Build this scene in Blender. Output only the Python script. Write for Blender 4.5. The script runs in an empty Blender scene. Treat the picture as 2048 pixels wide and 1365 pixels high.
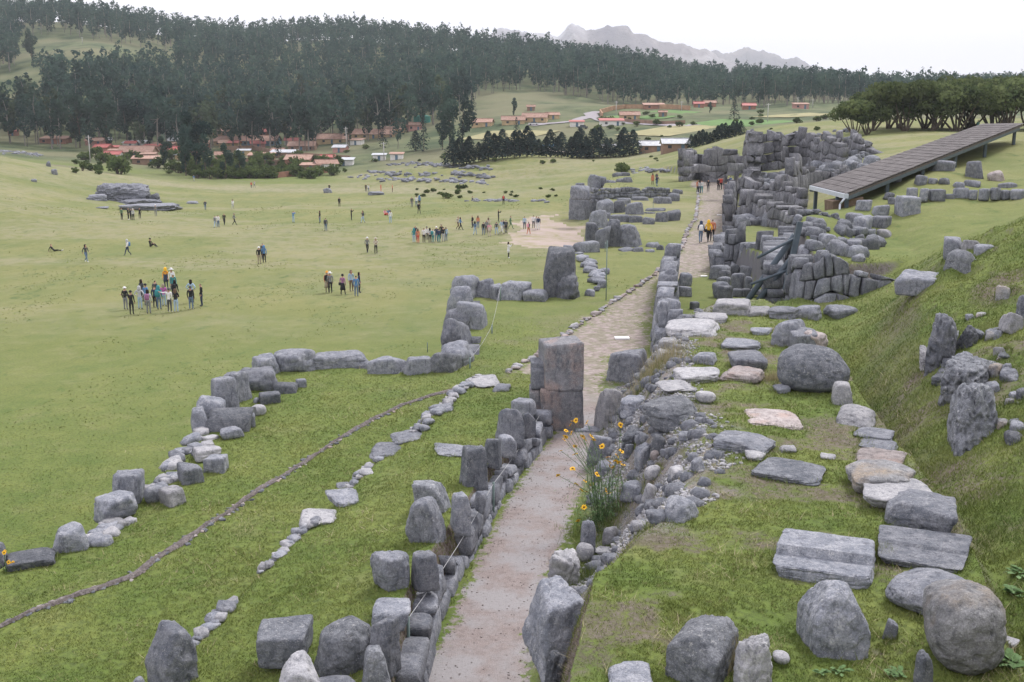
import bpy, math, random
import numpy as np
from mathutils import Vector, Matrix
random.seed(7); RNG = np.random.default_rng(7)
sc = bpy.context.scene
COL = sc.collection
R = math.radians
# ---------------------------------------------------------------- camera
F = 1990.0; PITCH = math.atan(412.5 / F); CZ = 8.6
cam_d = bpy.data.cameras.new('camera'); cam = bpy.data.objects.new('camera', cam_d); COL.objects.link(cam)
cam.location = (0, 0, CZ); cam.rotation_euler = (R(90) - PITCH, 0, 0)
cam_d.sensor_width = 36; cam_d.lens = 36 * F / 2048; cam_d.clip_start = 0.1; cam_d.clip_end = 40000
sc.camera = cam
# ---------------------------------------------------------------- sky, sun, exposure
SUN_EL, SUN_AZ = R(52), R(38)          # sun high, behind right of the scene (azimuth from +Y towards +X)
w = bpy.data.worlds.new('World'); sc.world = w; w.use_nodes = True
nt = w.node_tree; nt.nodes.clear()
sky = nt.nodes.new('ShaderNodeTexSky'); sky.sky_type = 'NISHITA'; sky.sun_disc = False
sky.sun_elevation = SUN_EL; sky.sun_rotation = SUN_AZ; sky.air_density = 1.0; sky.dust_density = 2.0
sk = nt.nodes.new('ShaderNodeMix'); sk.data_type = 'RGBA'; sk.blend_type = 'MULTIPLY'; sk.inputs[0].default_value = 1
sk.inputs[7].default_value = (0.1, 0.1, 0.1, 1)
nt.links.new(sky.outputs[0], sk.inputs[6])
tc = nt.nodes.new('ShaderNodeTexCoord'); mp = nt.nodes.new('ShaderNodeMapping'); mp.inputs[3].default_value = (1, 1, 4)
ns = nt.nodes.new('ShaderNodeTexNoise'); ns.inputs['Scale'].default_value = 2.2; ns.inputs['Detail'].default_value = 6
nt.links.new(tc.outputs[0], mp.inputs[0]); nt.links.new(mp.outputs[0], ns.inputs[0])
cr = nt.nodes.new('ShaderNodeMapRange'); cr.inputs[1].default_value = 0.2; cr.inputs[2].default_value = 0.6
cr.inputs[3].default_value = 0.86; cr.inputs[4].default_value = 0.98
nt.links.new(ns.outputs[0], cr.inputs[0])
cm = nt.nodes.new('ShaderNodeMix'); cm.data_type = 'RGBA'
nt.links.new(cr.outputs[0], cm.inputs[0]); nt.links.new(sk.outputs[2], cm.inputs[6])
cm.inputs[7].default_value = (0.93, 0.895, 0.955, 1)      # thin bright cloud deck
bg = nt.nodes.new('ShaderNodeBackground'); bg.inputs[1].default_value = 1.27
nt.links.new(cm.outputs[2], bg.inputs[0])
wo = nt.nodes.new('ShaderNodeOutputWorld'); nt.links.new(bg.outputs[0], wo.inputs[0])
sl = bpy.data.lights.new('sun', 'SUN'); sl.energy = 2.6; sl.angle = R(14); sl.color = (1.0, 0.965, 0.93)
so = bpy.data.objects.new('sun', sl); COL.objects.link(so)
sdir = Vector((math.sin(SUN_AZ) * math.cos(SUN_EL), math.cos(SUN_AZ) * math.cos(SUN_EL), math.sin(SUN_EL)))
so.rotation_euler = sdir.to_track_quat('Z', 'Y').to_euler(); so.location = (0, 0, 60)
sc.view_settings.view_transform = 'Standard'; sc.view_settings.look = 'None'
sc.view_settings.exposure = 0.27; sc.view_settings.gamma = 1.0; sc.view_settings.use_curve_mapping = False
sc.cycles.max_bounces = 6; sc.cycles.diffuse_bounces = 3; sc.cycles.transparent_max_bounces = 6
sc.cycles.volume_bounces = 0

# ---------------------------------------------------------------- optics helpers (pixel of the photograph -> point of the place)
cp, sp = math.cos(PITCH), math.sin(PITCH)
def ray(px, py):
    dx = (px - 1024) / F; dv = (682.5 - py) / F
    return np.array([dx, cp + dv * sp, -sp + dv * cp])
def P(px, py, z):
    d = ray(px, py); t = (z - CZ) / d[2]
    return (d[0] * t, d[1] * t, z)
def PD(px, py, Y):
    d = ray(px, py); t = Y / d[1]
    return (d[0] * t, Y, CZ + d[2] * t)
def proj(v):
    v = np.asarray(v, float); x = v[..., 0]; y = v[..., 1]; z = v[..., 2] - CZ
    dep = y * cp - z * sp; up = y * sp + z * cp
    return 1024 + F * x / dep, 682.5 - F * up / dep
def lin(r, g, b):
    return tuple(((c / 255) / 12.92 if c / 255 <= 0.04045 else ((c / 255 + 0.055) / 1.055) ** 2.4) for c in (r, g, b)) + (1,)

# ---------------------------------------------------------------- numpy value noise
def _hash(ix, iy, iz, s):
    h = (ix.astype(np.int64) * 374761393 + iy.astype(np.int64) * 668265263 + iz.astype(np.int64) * 2147483647 + s * 974634777) & 0xffffffff
    h = ((h ^ (h >> 13)) * 1274126177) & 0xffffffff
    h = h ^ (h >> 16)
    return (h & 0xffffff) / float(0xffffff) * 2 - 1
def vnoise(x, y, z, s=0):
    x = np.asarray(x, float); y = np.asarray(y, float); z = np.asarray(z, float) + 0 * x
    ix, iy, iz = np.floor(x), np.floor(y), np.floor(z)
    fx, fy, fz = x - ix, y - iy, z - iz
    fx = fx * fx * (3 - 2 * fx); fy = fy * fy * (3 - 2 * fy); fz = fz * fz * (3 - 2 * fz)
    r = 0
    for a in (0, 1):
        for b in (0, 1):
            for c in (0, 1):
                r = r + _hash(ix + a, iy + b, iz + c, s) * (fx if a else 1 - fx) * (fy if b else 1 - fy) * (fz if c else 1 - fz)
    return r
def fbm(x, y, z, s=0, o=4, g=0.5):
    r = 0; a = 1
    for k in range(o):
        r = r + a * vnoise(x * 2 ** k, y * 2 ** k, z * 2 ** k, s + k * 17); a *= g
    return r
def smooth(a, b, x):
    t = np.clip((x - a) / (b - a), 0, 1); return t * t * (3 - 2 * t)

# ---------------------------------------------------------------- object helpers
def mesh_np(name, V, Fc, mat=None, smooth_=False):
    me = bpy.data.meshes.new(name)
    V = np.asarray(V, np.float32)
    if isinstance(Fc, np.ndarray):
        n, k = Fc.shape
        me.vertices.add(len(V)); me.vertices.foreach_set('co', V.ravel())
        me.loops.add(n * k); me.loops.foreach_set('vertex_index', Fc.astype(np.int32).ravel())
        me.polygons.add(n); me.polygons.foreach_set('loop_start', np.arange(0, n * k, k, dtype=np.int32))
        me.update(calc_edges=True)
    else:
        me.from_pydata([tuple(map(float, v)) for v in V], [], Fc); me.update()
    if mat is not None:
        for m in (mat if isinstance(mat, (list, tuple)) else [mat]): me.materials.append(m)
    if smooth_: me.polygons.foreach_set('use_smooth', np.ones(len(me.polygons), bool))
    return me
def link(name, me, parent=None, loc=None, rot=None, scale=None):
    o = bpy.data.objects.new(name, me); COL.objects.link(o)
    if parent is not None: o.parent = parent
    if loc is not None: o.location = loc
    if rot is not None: o.rotation_euler = rot
    if scale is not None: o.scale = scale
    return o
def tag(o, label=None, cat=None, group=None, kind=None):
    if label: o['label'] = label
    if cat: o['category'] = cat
    if group: o['group'] = group
    if kind: o['kind'] = kind
    return o
def thing(name, label, cat, loc=(0, 0, 0), group=None, rz=0):
    o = bpy.data.objects.new(name, None); COL.objects.link(o); o.location = loc; o.rotation_euler = (0, 0, rz)
    o.empty_display_size = 0.3
    return tag(o, label, cat, group, 'thing')

# ---------------------------------------------------------------- materials
class N:
    def __init__(s, name):
        s.m = bpy.data.materials.new(name); s.m.use_nodes = True; s.t = s.m.node_tree; s.t.nodes.clear()
        s.out = s.t.nodes.new('ShaderNodeOutputMaterial'); s.b = s.t.nodes.new('ShaderNodeBsdfPrincipled')
        s.b.inputs['Specular IOR Level'].default_value = 0.25
        s.t.links.new(s.b.outputs[0], s.out.inputs[0])
        s.geo = s.t.nodes.new('ShaderNodeNewGeometry'); s.pos = s.geo.outputs['Position']
    def L(s, a, b): s.t.links.new(a, b)
    def noise(s, scale, detail=4, rough=0.55, src=None, stretch=None):
        n = s.t.nodes.new('ShaderNodeTexNoise'); n.inputs['Scale'].default_value = scale; n.inputs['Detail'].default_value = detail
        n.inputs['Roughness'].default_value = rough
        src = src or s.pos
        if stretch:
            mp = s.t.nodes.new('ShaderNodeMapping'); mp.inputs[3].default_value = stretch; s.L(src, mp.inputs[0]); src = mp.outputs[0]
        s.L(src, n.inputs[0]); return n.outputs[0]
    def vor(s, scale, feat='F1', src=None):
        n = s.t.nodes.new('ShaderNodeTexVoronoi'); n.inputs['Scale'].default_value = scale; n.feature = feat
        s.L(src or s.pos, n.inputs[0]); return n.outputs[0]
    def rng(s, v, a, b, c=0, d=1):
        n = s.t.nodes.new('ShaderNodeMapRange'); s.L(v, n.inputs[0])
        for i, k in enumerate((a, b, c, d)): n.inputs[i + 1].default_value = k
        return n.outputs[0]
    def mix(s, f, a, b, mode='MIX'):
        n = s.t.nodes.new('ShaderNodeMix'); n.data_type = 'RGBA'; n.blend_type = mode
        for v, i in ((f, 0), (a, 6), (b, 7)):
            if hasattr(v, 'is_linked'): s.L(v, n.inputs[i])
            else: n.inputs[i].default_value = v
        return n.outputs[2]
    def math(s, op, a, b=0.5):
        n = s.t.nodes.new('ShaderNodeMath'); n.operation = op
        for v, i in ((a, 0), (b, 1)):
            if hasattr(v, 'is_linked'): s.L(v, n.inputs[i])
            else: n.inputs[i].default_value = v
        return n.outputs[0]
    def bump(s, h, strength, dist):
        n = s.t.nodes.new('ShaderNodeBump'); n.inputs['Strength'].default_value = strength; n.inputs['Distance'].default_value = dist
        s.L(h, n.inputs['Height']); return n.outputs[0]
    def orand(s):
        return s.t.nodes.new('ShaderNodeObjectInfo').outputs['Random']
    def done(s, col, rough=0.9, nrm=None):
        if hasattr(col, 'is_linked'): s.L(col, s.b.inputs['Base Color'])
        else: s.b.inputs['Base Color'].default_value = col
        s.b.inputs['Roughness'].default_value = rough
        if nrm is not None: s.L(nrm, s.b.inputs['Normal'])
        return s.m
def C4(*c): return (c[0], c[1], c[2], 1)

def rock_mat(name, dark, mid, light, lich=0.55, tint=(0.3, 0.22, 0.18), tintamt=0.0, sc_=1.0, bmp=0.85, var=0.25):
    n = N(name)
    big = n.noise(1.3 * sc_, 4); med = n.noise(5 * sc_, 6, 0.65); fine = n.noise(38 * sc_, 4, 0.7)
    c = n.mix(n.rng(big, 0.35, 0.65), dark, mid)
    c = n.mix(n.rng(med, 0.42, 0.68, 0, 0.8), c, light)
    if tintamt > 0:
        c = n.mix(n.rng(n.noise(1.6 * sc_, 4), 0.5, 0.68, 0, tintamt), c, C4(*tint))
    # dark streaks and pits
    c = n.mix(n.rng(n.noise(9 * sc_, 5, 0.7, stretch=(1, 1, 0.35)), 0.52, 0.66, 0, 0.8), c, C4(dark[0] * .42, dark[1] * .43, dark[2] * .46))
    # lichen
    lm = n.math('MULTIPLY', n.rng(n.noise(16 * sc_, 5, 0.75), 0.56, 0.62), n.rng(n.noise(2.2 * sc_, 3), 0.42, 0.6, 0, lich))
    c = n.mix(lm, c, (0.50, 0.50, 0.50, 1))
    c = n.mix(n.rng(fine, 0.38, 0.64, 0, 0.65), c, C4(mid[0] * .5, mid[1] * .5, mid[2] * .52))
    c = n.mix(n.rng(n.noise(60 * sc_, 3, .8), 0.60, 0.68, 0, .7), c, C4(*(min(.6, k * 1.7) for k in light[:3])))
    r = n.orand()
    v = n.rng(r, 0, 1, 1 - var, 1 + var)
    c = n.mix(1.0, c, v, 'MULTIPLY')
    h = n.math('ADD', n.math('MULTIPLY', med, 1.0), n.math('MULTIPLY', fine, 0.28))
    h = n.math('ADD', h, n.math('MULTIPLY', n.rng(n.vor(14 * sc_), 0.0, 0.35), 0.12))
    return n.done(c, 0.95, n.bump(h, bmp, 0.06 / sc_))
def plain(name, c, rough=0.8, var=0.12, scale=6, metal=0):
    n = N(name)
    col = n.mix(n.rng(n.noise(scale, 4), 0.3, 0.7), C4(*(k * (1 - var) for k in c[:3])), C4(*(min(1, k * (1 + var)) for k in c[:3])))
    n.b.inputs['Metallic'].default_value = metal
    return n.done(col, rough)
M = {}
M['rock'] = rock_mat('grey_limestone', C4(0.146, 0.161, 0.193), C4(0.242, 0.256, 0.294), C4(0.411, 0.417, 0.449))
M['rock_pale'] = rock_mat('pale_limestone', C4(0.249, 0.256, 0.280), C4(0.386, 0.385, 0.404), C4(0.547, 0.539, 0.547), 0.8)
M['rock_dark'] = rock_mat('dark_limestone', C4(0.093, 0.103, 0.123), C4(0.149, 0.160, 0.182), C4(0.274, 0.282, 0.305), 0.6)
M['rock_pink'] = rock_mat('pink_limestone', C4(0.237, 0.212, 0.209), C4(0.398, 0.346, 0.332), C4(0.547, 0.501, 0.495), 0.4, (0.42, 0.29, 0.24), 0.7)
M['rock_ochre'] = rock_mat('ochre_stained_limestone', C4(0.175, 0.179, 0.196), C4(0.274, 0.275, 0.280), C4(0.423, 0.424, 0.430), 0.5, (0.34, 0.26, 0.17), 0.7)
M['rock_lichen'] = rock_mat('lichen_limestone', C4(0.112, 0.122, 0.144), C4(0.199, 0.212, 0.234), C4(0.373, 0.385, 0.417), 1.0)
M['wallrock'] = rock_mat('wall_limestone', C4(0.124, 0.137, 0.161), C4(0.206, 0.219, 0.248), C4(0.337, 0.345, 0.371), 0.45, sc_=0.6, var=0.3)
M['rust'] = rock_mat('rust_streaked_limestone', C4(0.124, 0.135, 0.156), C4(0.211, 0.212, 0.228), C4(0.337, 0.334, 0.346), 0.3, (0.42, 0.29, 0.235), 0.6)
# ================================================================ TERRAIN
ctrl = []
def cxyz(*a): ctrl.append(a)
def cpd(px, py, Y): ctrl.append(PD(px, py, Y))
for a in [(0, 1, 7.0), (-10, 1, 6.2), (10, 1, 7.6), (0, 5, 3.2), (-6, 6, 1.4), (5, 6, 3.6), (0, 9, .6), (-4, 9, .3), (-8, 9, -.5), (3, 9, 2.0), (-15, 8, -2.5), (-26, 6, -4),
          (-25, 14, -4), (-15, 24, -4), (-40, 40, -4), (-20, 40, -4), (0, 60, -4), (-30, 80, -4), (0, 100, -4), (12, 125, -3.8),
          (-60, 100, -4), (-25, 120, -4), (-80, 60, -4), (-50, 20, -4), (-80, 30, -4),
          (5.6, 10, 2.1), (7.1, 15, 2.0), (8.5, 20, 1.9), (9.9, 25, 1.8), (10.9, 30, 1.75), (11.4, 35, 1.6),
          (9.0, 10, 4.4), (10.6, 15, 4.3), (12.2, 20, 4.2), (14, 25, 4.2), (16, 10, 8.2), (20, 20, 8.8), (25, 32, 8.6), (35, 30, 12), (30, 5, 14),
          (12.3, 40, 1.9), (40, 60, 9)]: cxyz(*a)
for a in [(2048, 478, 33), (1950, 525, 32), (1850, 575, 32), (1800, 606, 34), (1750, 500, 50), (1850, 450, 52), (1850, 402, 60), (1850, 353, 68), (2000, 326, 76), (1750, 396, 62), (1850, 336, 75), (1950, 300, 83), (1780, 364, 71), (2048, 276, 90), (1700, 640, 36.5), (1600, 640, 36.5), (1660, 612, 39),
          (2048, 430, 50), (2048, 394, 60), (1650, 485, 48), (1620, 432, 52), (1680, 420, 58), (1960, 290, 100), (1780, 300, 122),
          (1760, 274, 160), (2000, 300, 115), (2020, 272, 150), (2000, 257, 190), (1850, 258, 185), (1700, 254, 205), (1560, 262, 210),
          (1560, 480, 68), (1540, 420, 90), (1540, 375, 115), (1560, 340, 135), (1460, 366, 150), (1420, 368, 150), (1380, 372, 135),
          # far columns
          (-700, 330, 150), (-700, 250, 300), (-700, 100, 600), (-700, 20, 950),
          (0, 405, 150), (0, 352, 195), (0, 312, 235), (0, 322, 280), (0, 305, 340), (0, 272, 420), (0, 205, 540), (0, 112, 680), (0, 60, 820), (0, 40, 960), (0, 70, 1300),
          (180, 432, 150), (180, 395, 190), (180, 350, 240), (180, 338, 290), (180, 92, 690), (180, 128, 620),
          (350, 437, 152), (350, 388, 220), (350, 359, 280), (350, 338, 330), (350, 300, 400), (350, 262, 480), (350, 190, 600), (350, 130, 720), (350, 82, 900), (350, 100, 1300),
          (700, 437, 152), (700, 388, 222), (700, 366, 270), (700, 345, 320), (700, 306, 390), (700, 272, 460), (700, 225, 560), (700, 150, 720), (700, 88, 930), (700, 110, 1300),
          (1050, 425, 148), (1050, 390, 195), (1050, 345, 250), (1050, 312, 300), (1050, 303, 340), (1050, 262, 410), (1050, 238, 460), (1050, 205, 540), (1050, 160, 700), (1050, 122, 920), (1050, 140, 1300),
          (1300, 352, 185), (1300, 315, 270), (1300, 272, 360), (1300, 230, 450), (1300, 214, 540), (1300, 180, 720), (1300, 152, 920), (1300, 170, 1300),
          (1600, 240, 380), (1600, 216, 520), (1600, 200, 700), (1600, 178, 920), (1600, 190, 1300),
          (1850, 240, 300), (1850, 218, 520), (1850, 196, 900), (1850, 200, 1300),
          (2200, 250, 200), (2200, 230, 400), (2200, 190, 900), (2700, 200, 300), (2700, 150, 800), (2700, 350, 100)]: cpd(*a)
ctrl = np.array(ctrl)
def _uv(X, Y): return np.stack([np.arctan2(X, Y + 2) * 3.2, np.log(np.maximum(Y, 0.3) + 4)], -1)
_K = _uv(ctrl[:, 0], ctrl[:, 1]); _n = len(_K)
def _phi(r2): return 0.5 * r2 * np.log(r2 + 1e-12)
_A = np.zeros((_n + 3, _n + 3)); _r2 = ((_K[:, None] - _K[None]) ** 2).sum(-1)
_A[:_n, :_n] = _phi(_r2) + np.eye(_n) * 0.002
_A[:_n, _n] = 1; _A[:_n, _n + 1:] = _K; _A[_n, :_n] = 1; _A[_n + 1:, :_n] = _K.T
# interpolate z relative to distance so that far heights do not ring into the near field
_W = np.maximum(ctrl[:, 1], 8)
_sol = np.linalg.solve(_A, np.concatenate([(ctrl[:, 2] - CZ) / _W * 100, [0, 0, 0]]))
def base(X, Y):
    q = _uv(X, Y); z = _sol[_n] + q[..., 0] * _sol[_n + 1] + q[..., 1] * _sol[_n + 2]
    for i in range(_n): z = z + _sol[i] * _phi((q[..., 0] - _K[i, 0]) ** 2 + (q[..., 1] - _K[i, 1]) ** 2)
    z = CZ + z * np.maximum(Y, 8) / 100
    # the open meadow is flat
    fl = smooth(150, 60, Y) * smooth(2, -2, X - 0.08 * Y + 2) * smooth(8, 20, Y - 0.2 * X)
    fl = fl * smooth(-0.62, -0.5, X / (Y + 20))
    return z * (1 - fl) + (-4.0) * fl
def poly(pxs, z): return np.array([P(a, b, z)[:2] for a, b in pxs])
def sdist(X, Y, pg):
    inside = np.zeros(X.shape, bool); d2 = np.full(X.shape, 1e18); n = len(pg)
    for i in range(n):
        ax, ay = pg[i]; bx, by = pg[(i + 1) % n]
        ex, ey = bx - ax, by - ay; t = np.clip(((X - ax) * ex + (Y - ay) * ey) / (ex * ex + ey * ey + 1e-12), 0, 1)
        d2 = np.minimum(d2, (X - ax - t * ex) ** 2 + (Y - ay - t * ey) ** 2)
        c = ((ay > Y) != (by > Y)) & (X < (bx - ax) * (Y - ay) / ((by - ay) if by != ay else 1e-12) + ax)
        inside ^= c
    return np.where(inside, -1, 1) * np.sqrt(d2)
W1LINE = [(-260, 1250), (-60, 1150), (20, 1120), (110, 1085), (165, 1085), (215, 1030), (262, 990), (300, 962), (350, 905), (392, 862),
          (425, 815), (455, 775), (515, 730), (560, 722), (625, 728), (740, 738), (812, 744), (870, 748), (902, 738), (908, 700), (908, 650),
          (906, 610), (925, 582), (965, 590), (1030, 596), (1090, 602), (1104, 560), (1112, 520), (1130, 500), (1164, 503), (1168, 482),
          (1180, 445), (1206, 430), (1206, 414), (1204, 392), (1214, 373), (1260, 362), (1330, 360), (1372, 366)]
PA = poly(W1LINE + [(1472, 366), (1470, 400), (1466, 475), (1444, 545), (1500, 566), (1548, 588), (1576, 612), (1602, 650), (1618, 692), (1560, 700), (1480, 700), (1480, 900), (1500, 1700), (-200, 1700)], -0.15)
PB = poly([(250, 1420), (340, 1330), (420, 1250), (505, 1160), (600, 1065), (690, 985), (780, 895), (830, 865), (900, 800), (945, 762), (1010, 748), (1062, 752),
           (1072, 800), (1050, 850), (1015, 895), (980, 940), (950, 1000), (905, 1070), (865, 1130), (825, 1200), (800, 1270), (775, 1365), (740, 1500), (200, 1620)], 0.65)
PC = poly([(1352, 640), (1348, 690), (1345, 740), (1350, 790), (1385, 850), (1415, 900), (1405, 960), (1340, 1040), (1260, 1110), (1190, 1160), (1165, 1260),
           (1140, 1365), (1120, 1650), (2150, 1650), (2030, 1365), (1990, 1250), (1960, 1150), (1915, 1050), (1845, 950), (1785, 870), (1722, 790), (1690, 730), (1640, 670),
           (1575, 622), (1530, 600), (1440, 604)], 2.3)
PE = poly([(1474, 462), (1488, 425), (1500, 390), (1570, 400), (1604, 425), (1594, 470), (1580, 515), (1566, 545), (1500, 528)], 1.7)
PDT = poly([(1604, 508), (1612, 482), (1634, 448), (1650, 428), (1720, 424), (1840, 470), (1835, 512), (1745, 522), (1690, 526), (1640, 528), (1606, 530)], 3.3)
PPATH = poly([(820, 1420), (850, 1345), (900, 1245), (955, 1130), (1005, 1025), (1060, 930), (1100, 878), (1128, 852), (1100, 760), (1030, 745), (1110, 690), (1152, 655), (1230, 600), (1300, 555), (1352, 512), (1372, 480),
              (1392, 445), (1400, 410), (1398, 392), (1380, 388), (1382, 376), (1475, 372), (1470, 400), (1455, 470), (1440, 520), (1420, 552), (1350, 560), (1322, 560), (1306, 620), (1300, 690), (1225, 720), (1195, 860), (1165, 960), (1130, 1080), (1095, 1160), (1060, 1260), (1058, 1345), (1060, 1480), (800, 1500)], 0.0)
PDIRT = poly([(1015, 472), (1060, 452), (1110, 446), (1085, 452), (1180, 458), (1180, 498), (1120, 500), (1060, 500), (1015, 490)], -4)
PDIRT2 = np.array([PD(a, b, y)[:2] for a, b, y in [(455, 376, 245), (510, 376, 245), (515, 366, 270), (450, 366, 270)]])
def T(X, Y, detail=True):
    X = np.asarray(X, float); Y = np.asarray(Y, float)
    z = base(X, Y)
    a = smooth(0.35, -0.05, sdist(X, Y, PA))
    za = -0.3 * smooth(46, 26, Y) + 0.0 * X
    za = za * smooth(-1.5, -4.5, X + 0.0 * Y) + 0.012 * np.clip(Y - 60, 0, 100)
    sE = smooth(.5, -.1, sdist(X, Y, PE)); z = z * (1 - sE) + 1.7 * sE
    sE = smooth(.4, -.1, sdist(X, Y, PDT)); z = z * (1 - sE) + np.maximum(3.3, z) * sE
    sB = sdist(X, Y, PB)
    z = z * (1 - a) + za * a
    b = smooth(0.9, -0.15, sB) * smooth(-20, 0, X) + smooth(0.2, -0.1, sB) * (1 - smooth(-20, 0, X))
    right = smooth(-0.25, 0.25, 0)  # keep
    # sharper on the path side of the strip
    sp_ = sdist(X, Y, PPATH)
    bs = np.where(sp_ < 2.2, smooth(0.25, -0.1, sB), smooth(0.9, -0.15, sB))
    z = z + (0.65 + 0.25 * smooth(40, 16, Y)) * bs
    sC = sdist(X, Y, PC)
    # the mound: ragged long slope on the path side, low drop on the gully side
    gul = smooth(0.0, 1.5, X - np.interp(Y, [8, 15, 25, 35, 42], [3.4, 5.0, 7.2, 9.0, 8.5]))
    wdt = np.interp(Y, [9, 13.5, 16, 31, 36], [.8, 1.0, 2.5, 2.3, .8]) * (1 - gul) + 0.5 * gul
    wdt = np.where(Y > 36, 0.4, wdt)
    c = smooth(1, 0, np.clip((sC + 0.12) / wdt, 0, 1))
    zc = 2.3 + 0.12 * smooth(30, 12, Y)
    z = np.where(sC < wdt, np.maximum(z * (1 - c) + zc * c, z * 0 + np.where(sC < 0, zc, z)), z)
    z = np.where((sC >= wdt) | (sC < 0), z, z)
    if detail:
        d = np.hypot(X, Y)
        amp = np.clip(d / 400, 0.0, 1.0)
        z = z + 0.035 * fbm(X * 1.1, Y * 1.1, 0, 3, 3) * smooth(0.0, 0.8, sp_) + 0.05 * c * fbm(X * 0.7, Y * 0.7, 0, 9, 3)
        z = z + 0.18 * fbm(X * 0.13, Y * 0.13, 0, 31, 3) * smooth(0, 4, sdist(X, Y, PA)) * smooth(20, 90, d)
        hil = smooth(0.6, 3.0, z - 1.9) * smooth(0.2, 1.2, sC) * smooth(60, 30, Y) * smooth(4, 7, X)
        z = z + 0.22 * hil * fbm(X * 0.9, Y * 0.9, 0, 12, 4)
        z = z + 3.0 * amp * smooth(330, 600, d) * fbm(X * 0.012, Y * 0.012, 0, 5, 4)
        # ruined terraces on the far slope
        tz = smooth(232, 245, Y) * smooth(320, 300, Y) * smooth(-45, -25, X) * smooth(22, 0, X)
        z = z + 0.9 * tz * (np.sin(Y * 0.33 + 0.05 * X + fbm(X * .04, Y * .04, 0, 8, 2) * 2))
    return z
_ts = np.concatenate([np.linspace(4, 80, 380), np.linspace(80.5, 300, 240), np.linspace(302, 1300, 260)])
def G(px, py):
    d = ray(px, py); X = d[0] * _ts; Y = d[1] * _ts; Z = CZ + d[2] * _ts
    h = T(X, Y); below = Z < h
    i = int(np.argmax(below))
    if not below[i]: i = len(_ts) - 1
    if i == 0: i = 1
    a, b = _ts[i - 1], _ts[i]
    fa = (Z[i - 1] - h[i - 1]); fb = (Z[i] - h[i]); k = fa / (fa - fb + 1e-9)
    t = a + (b - a) * min(max(k, 0), 1)
    return (d[0] * t, d[1] * t, CZ + d[2] * t)
def Tz(x, y): return float(T(np.array([x]), np.array([y]))[0])

# ground mesh: polar grid, dense near and towards the view
az = np.concatenate([np.linspace(-1.15, -0.56, 60, endpoint=False), np.linspace(-0.56, 0.56, 1000), np.linspace(0.57, 1.15, 60)])
rr = np.concatenate([np.exp(np.linspace(math.log(2.5), math.log(9), 40, endpoint=False)), np.exp(np.linspace(math.log(9), math.log(60), 330, endpoint=False)),
                     np.exp(np.linspace(math.log(60), math.log(400), 180, endpoint=False)), np.exp(np.linspace(math.log(400), math.log(1500), 70))])
AZ, RR = np.meshgrid(az, rr); GX = RR * np.sin(AZ); GY = RR * np.cos(AZ)
GZ = T(GX, GY)
V = np.stack([GX, GY, GZ], -1).reshape(-1, 3)
nr, na = GX.shape
idx = np.arange(nr * na).reshape(nr, na)
Q = np.stack([idx[:-1, :-1], idx[:-1, 1:], idx[1:, 1:], idx[1:, :-1]], -1).reshape(-1, 4)
sPA, sPC, sPP = sdist(GX, GY, PA), sdist(GX, GY, PC), sdist(GX, GY, PPATH)
sPD = np.minimum(sdist(GX, GY, PDIRT), sdist(GX, GY, PDIRT2))
# colour masks (what grows or lies there): R gravel, G bare/dry, B lushness, A far scrub
wob = 0.25 * fbm(GX * 1.2, GY * 1.2, 0, 40, 3)
up = smooth(30, 34, GY)                             # beyond the doorway the paving is grown over
mr = smooth(0, 1, np.clip(.5 - (sPP + wob * (.25 + .9 * up)) / (.9 + 1.0 * up), 0, 1))
mr = mr * (1 - 0.34 * up * smooth(-0.45, 0.35, fbm(GX * 0.55, GY * 0.55, 0, 44, 3)))
# dry strip left of the kerb
kerb = np.array([P(a, b, 0)[:2] for a, b in [(1010, 750), (1110, 690), (1152, 655), (1230, 600), (1300, 555), (1352, 512), (1372, 480)]])
def pdist(X, Y, L):
    d2 = np.full(X.shape, 1e18)
    for i in range(len(L) - 1):
        ax, ay = L[i]; bx, by = L[i + 1]; ex, ey = bx - ax, by - ay
        t = np.clip(((X - ax) * ex + (Y - ay) * ey) / (ex * ex + ey * ey), 0, 1)
        d2 = np.minimum(d2, (X - ax - t * ex) ** 2 + (Y - ay - t * ey) ** 2)
    return np.sqrt(d2)
kd = pdist(GX, GY, kerb)
mg = smooth(5.5, 0.5, kd) * smooth(60, 30, GY) * 0.75 * (sPP > 0) * smooth(-0.3, 0.5, fbm(GX * .5, GY * .5, 0, 50, 3) + 0.25)
mg = np.maximum(mg, smooth(1.2, -0.4, sPD + 1.2 * wob * 3) * 1.0)
mg = np.maximum(mg, 0.55 * smooth(0.25, 0.75, fbm(GX * 0.035, GY * 0.09, 0, 52, 3) + 0.1) * smooth(50, 90, GY) * smooth(330, 260, GY))
mg = np.maximum(mg, .8 * smooth(215, 240, GY) * smooth(345, 320, GY) * smooth(-.19, -.15, GX / GY) * smooth(.17, .13, GX / GY) * smooth(-.45, .25, fbm(GX * .03, GY * .05, 0, 53, 4)))
mg = np.maximum(mg, .55 * smooth(.15, .5, fbm(GX * .02, GY * .05, 0, 57, 4)) * smooth(60, 120, GY) * smooth(330, 260, GY))
# dry path along the foot of the far bank
dp = np.array([PD(a, b, y)[:2] for a, b, y in [(100, 330, 290), (160, 345, 270), (240, 362, 262), (330, 372, 252), (480, 374, 250), (640, 378, 245), (800, 386, 225), (900, 392, 210)]])
mg = np.maximum(mg, 1.0 * smooth(9, 4, pdist(GX, GY, dp) + 5 * wob))
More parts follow.
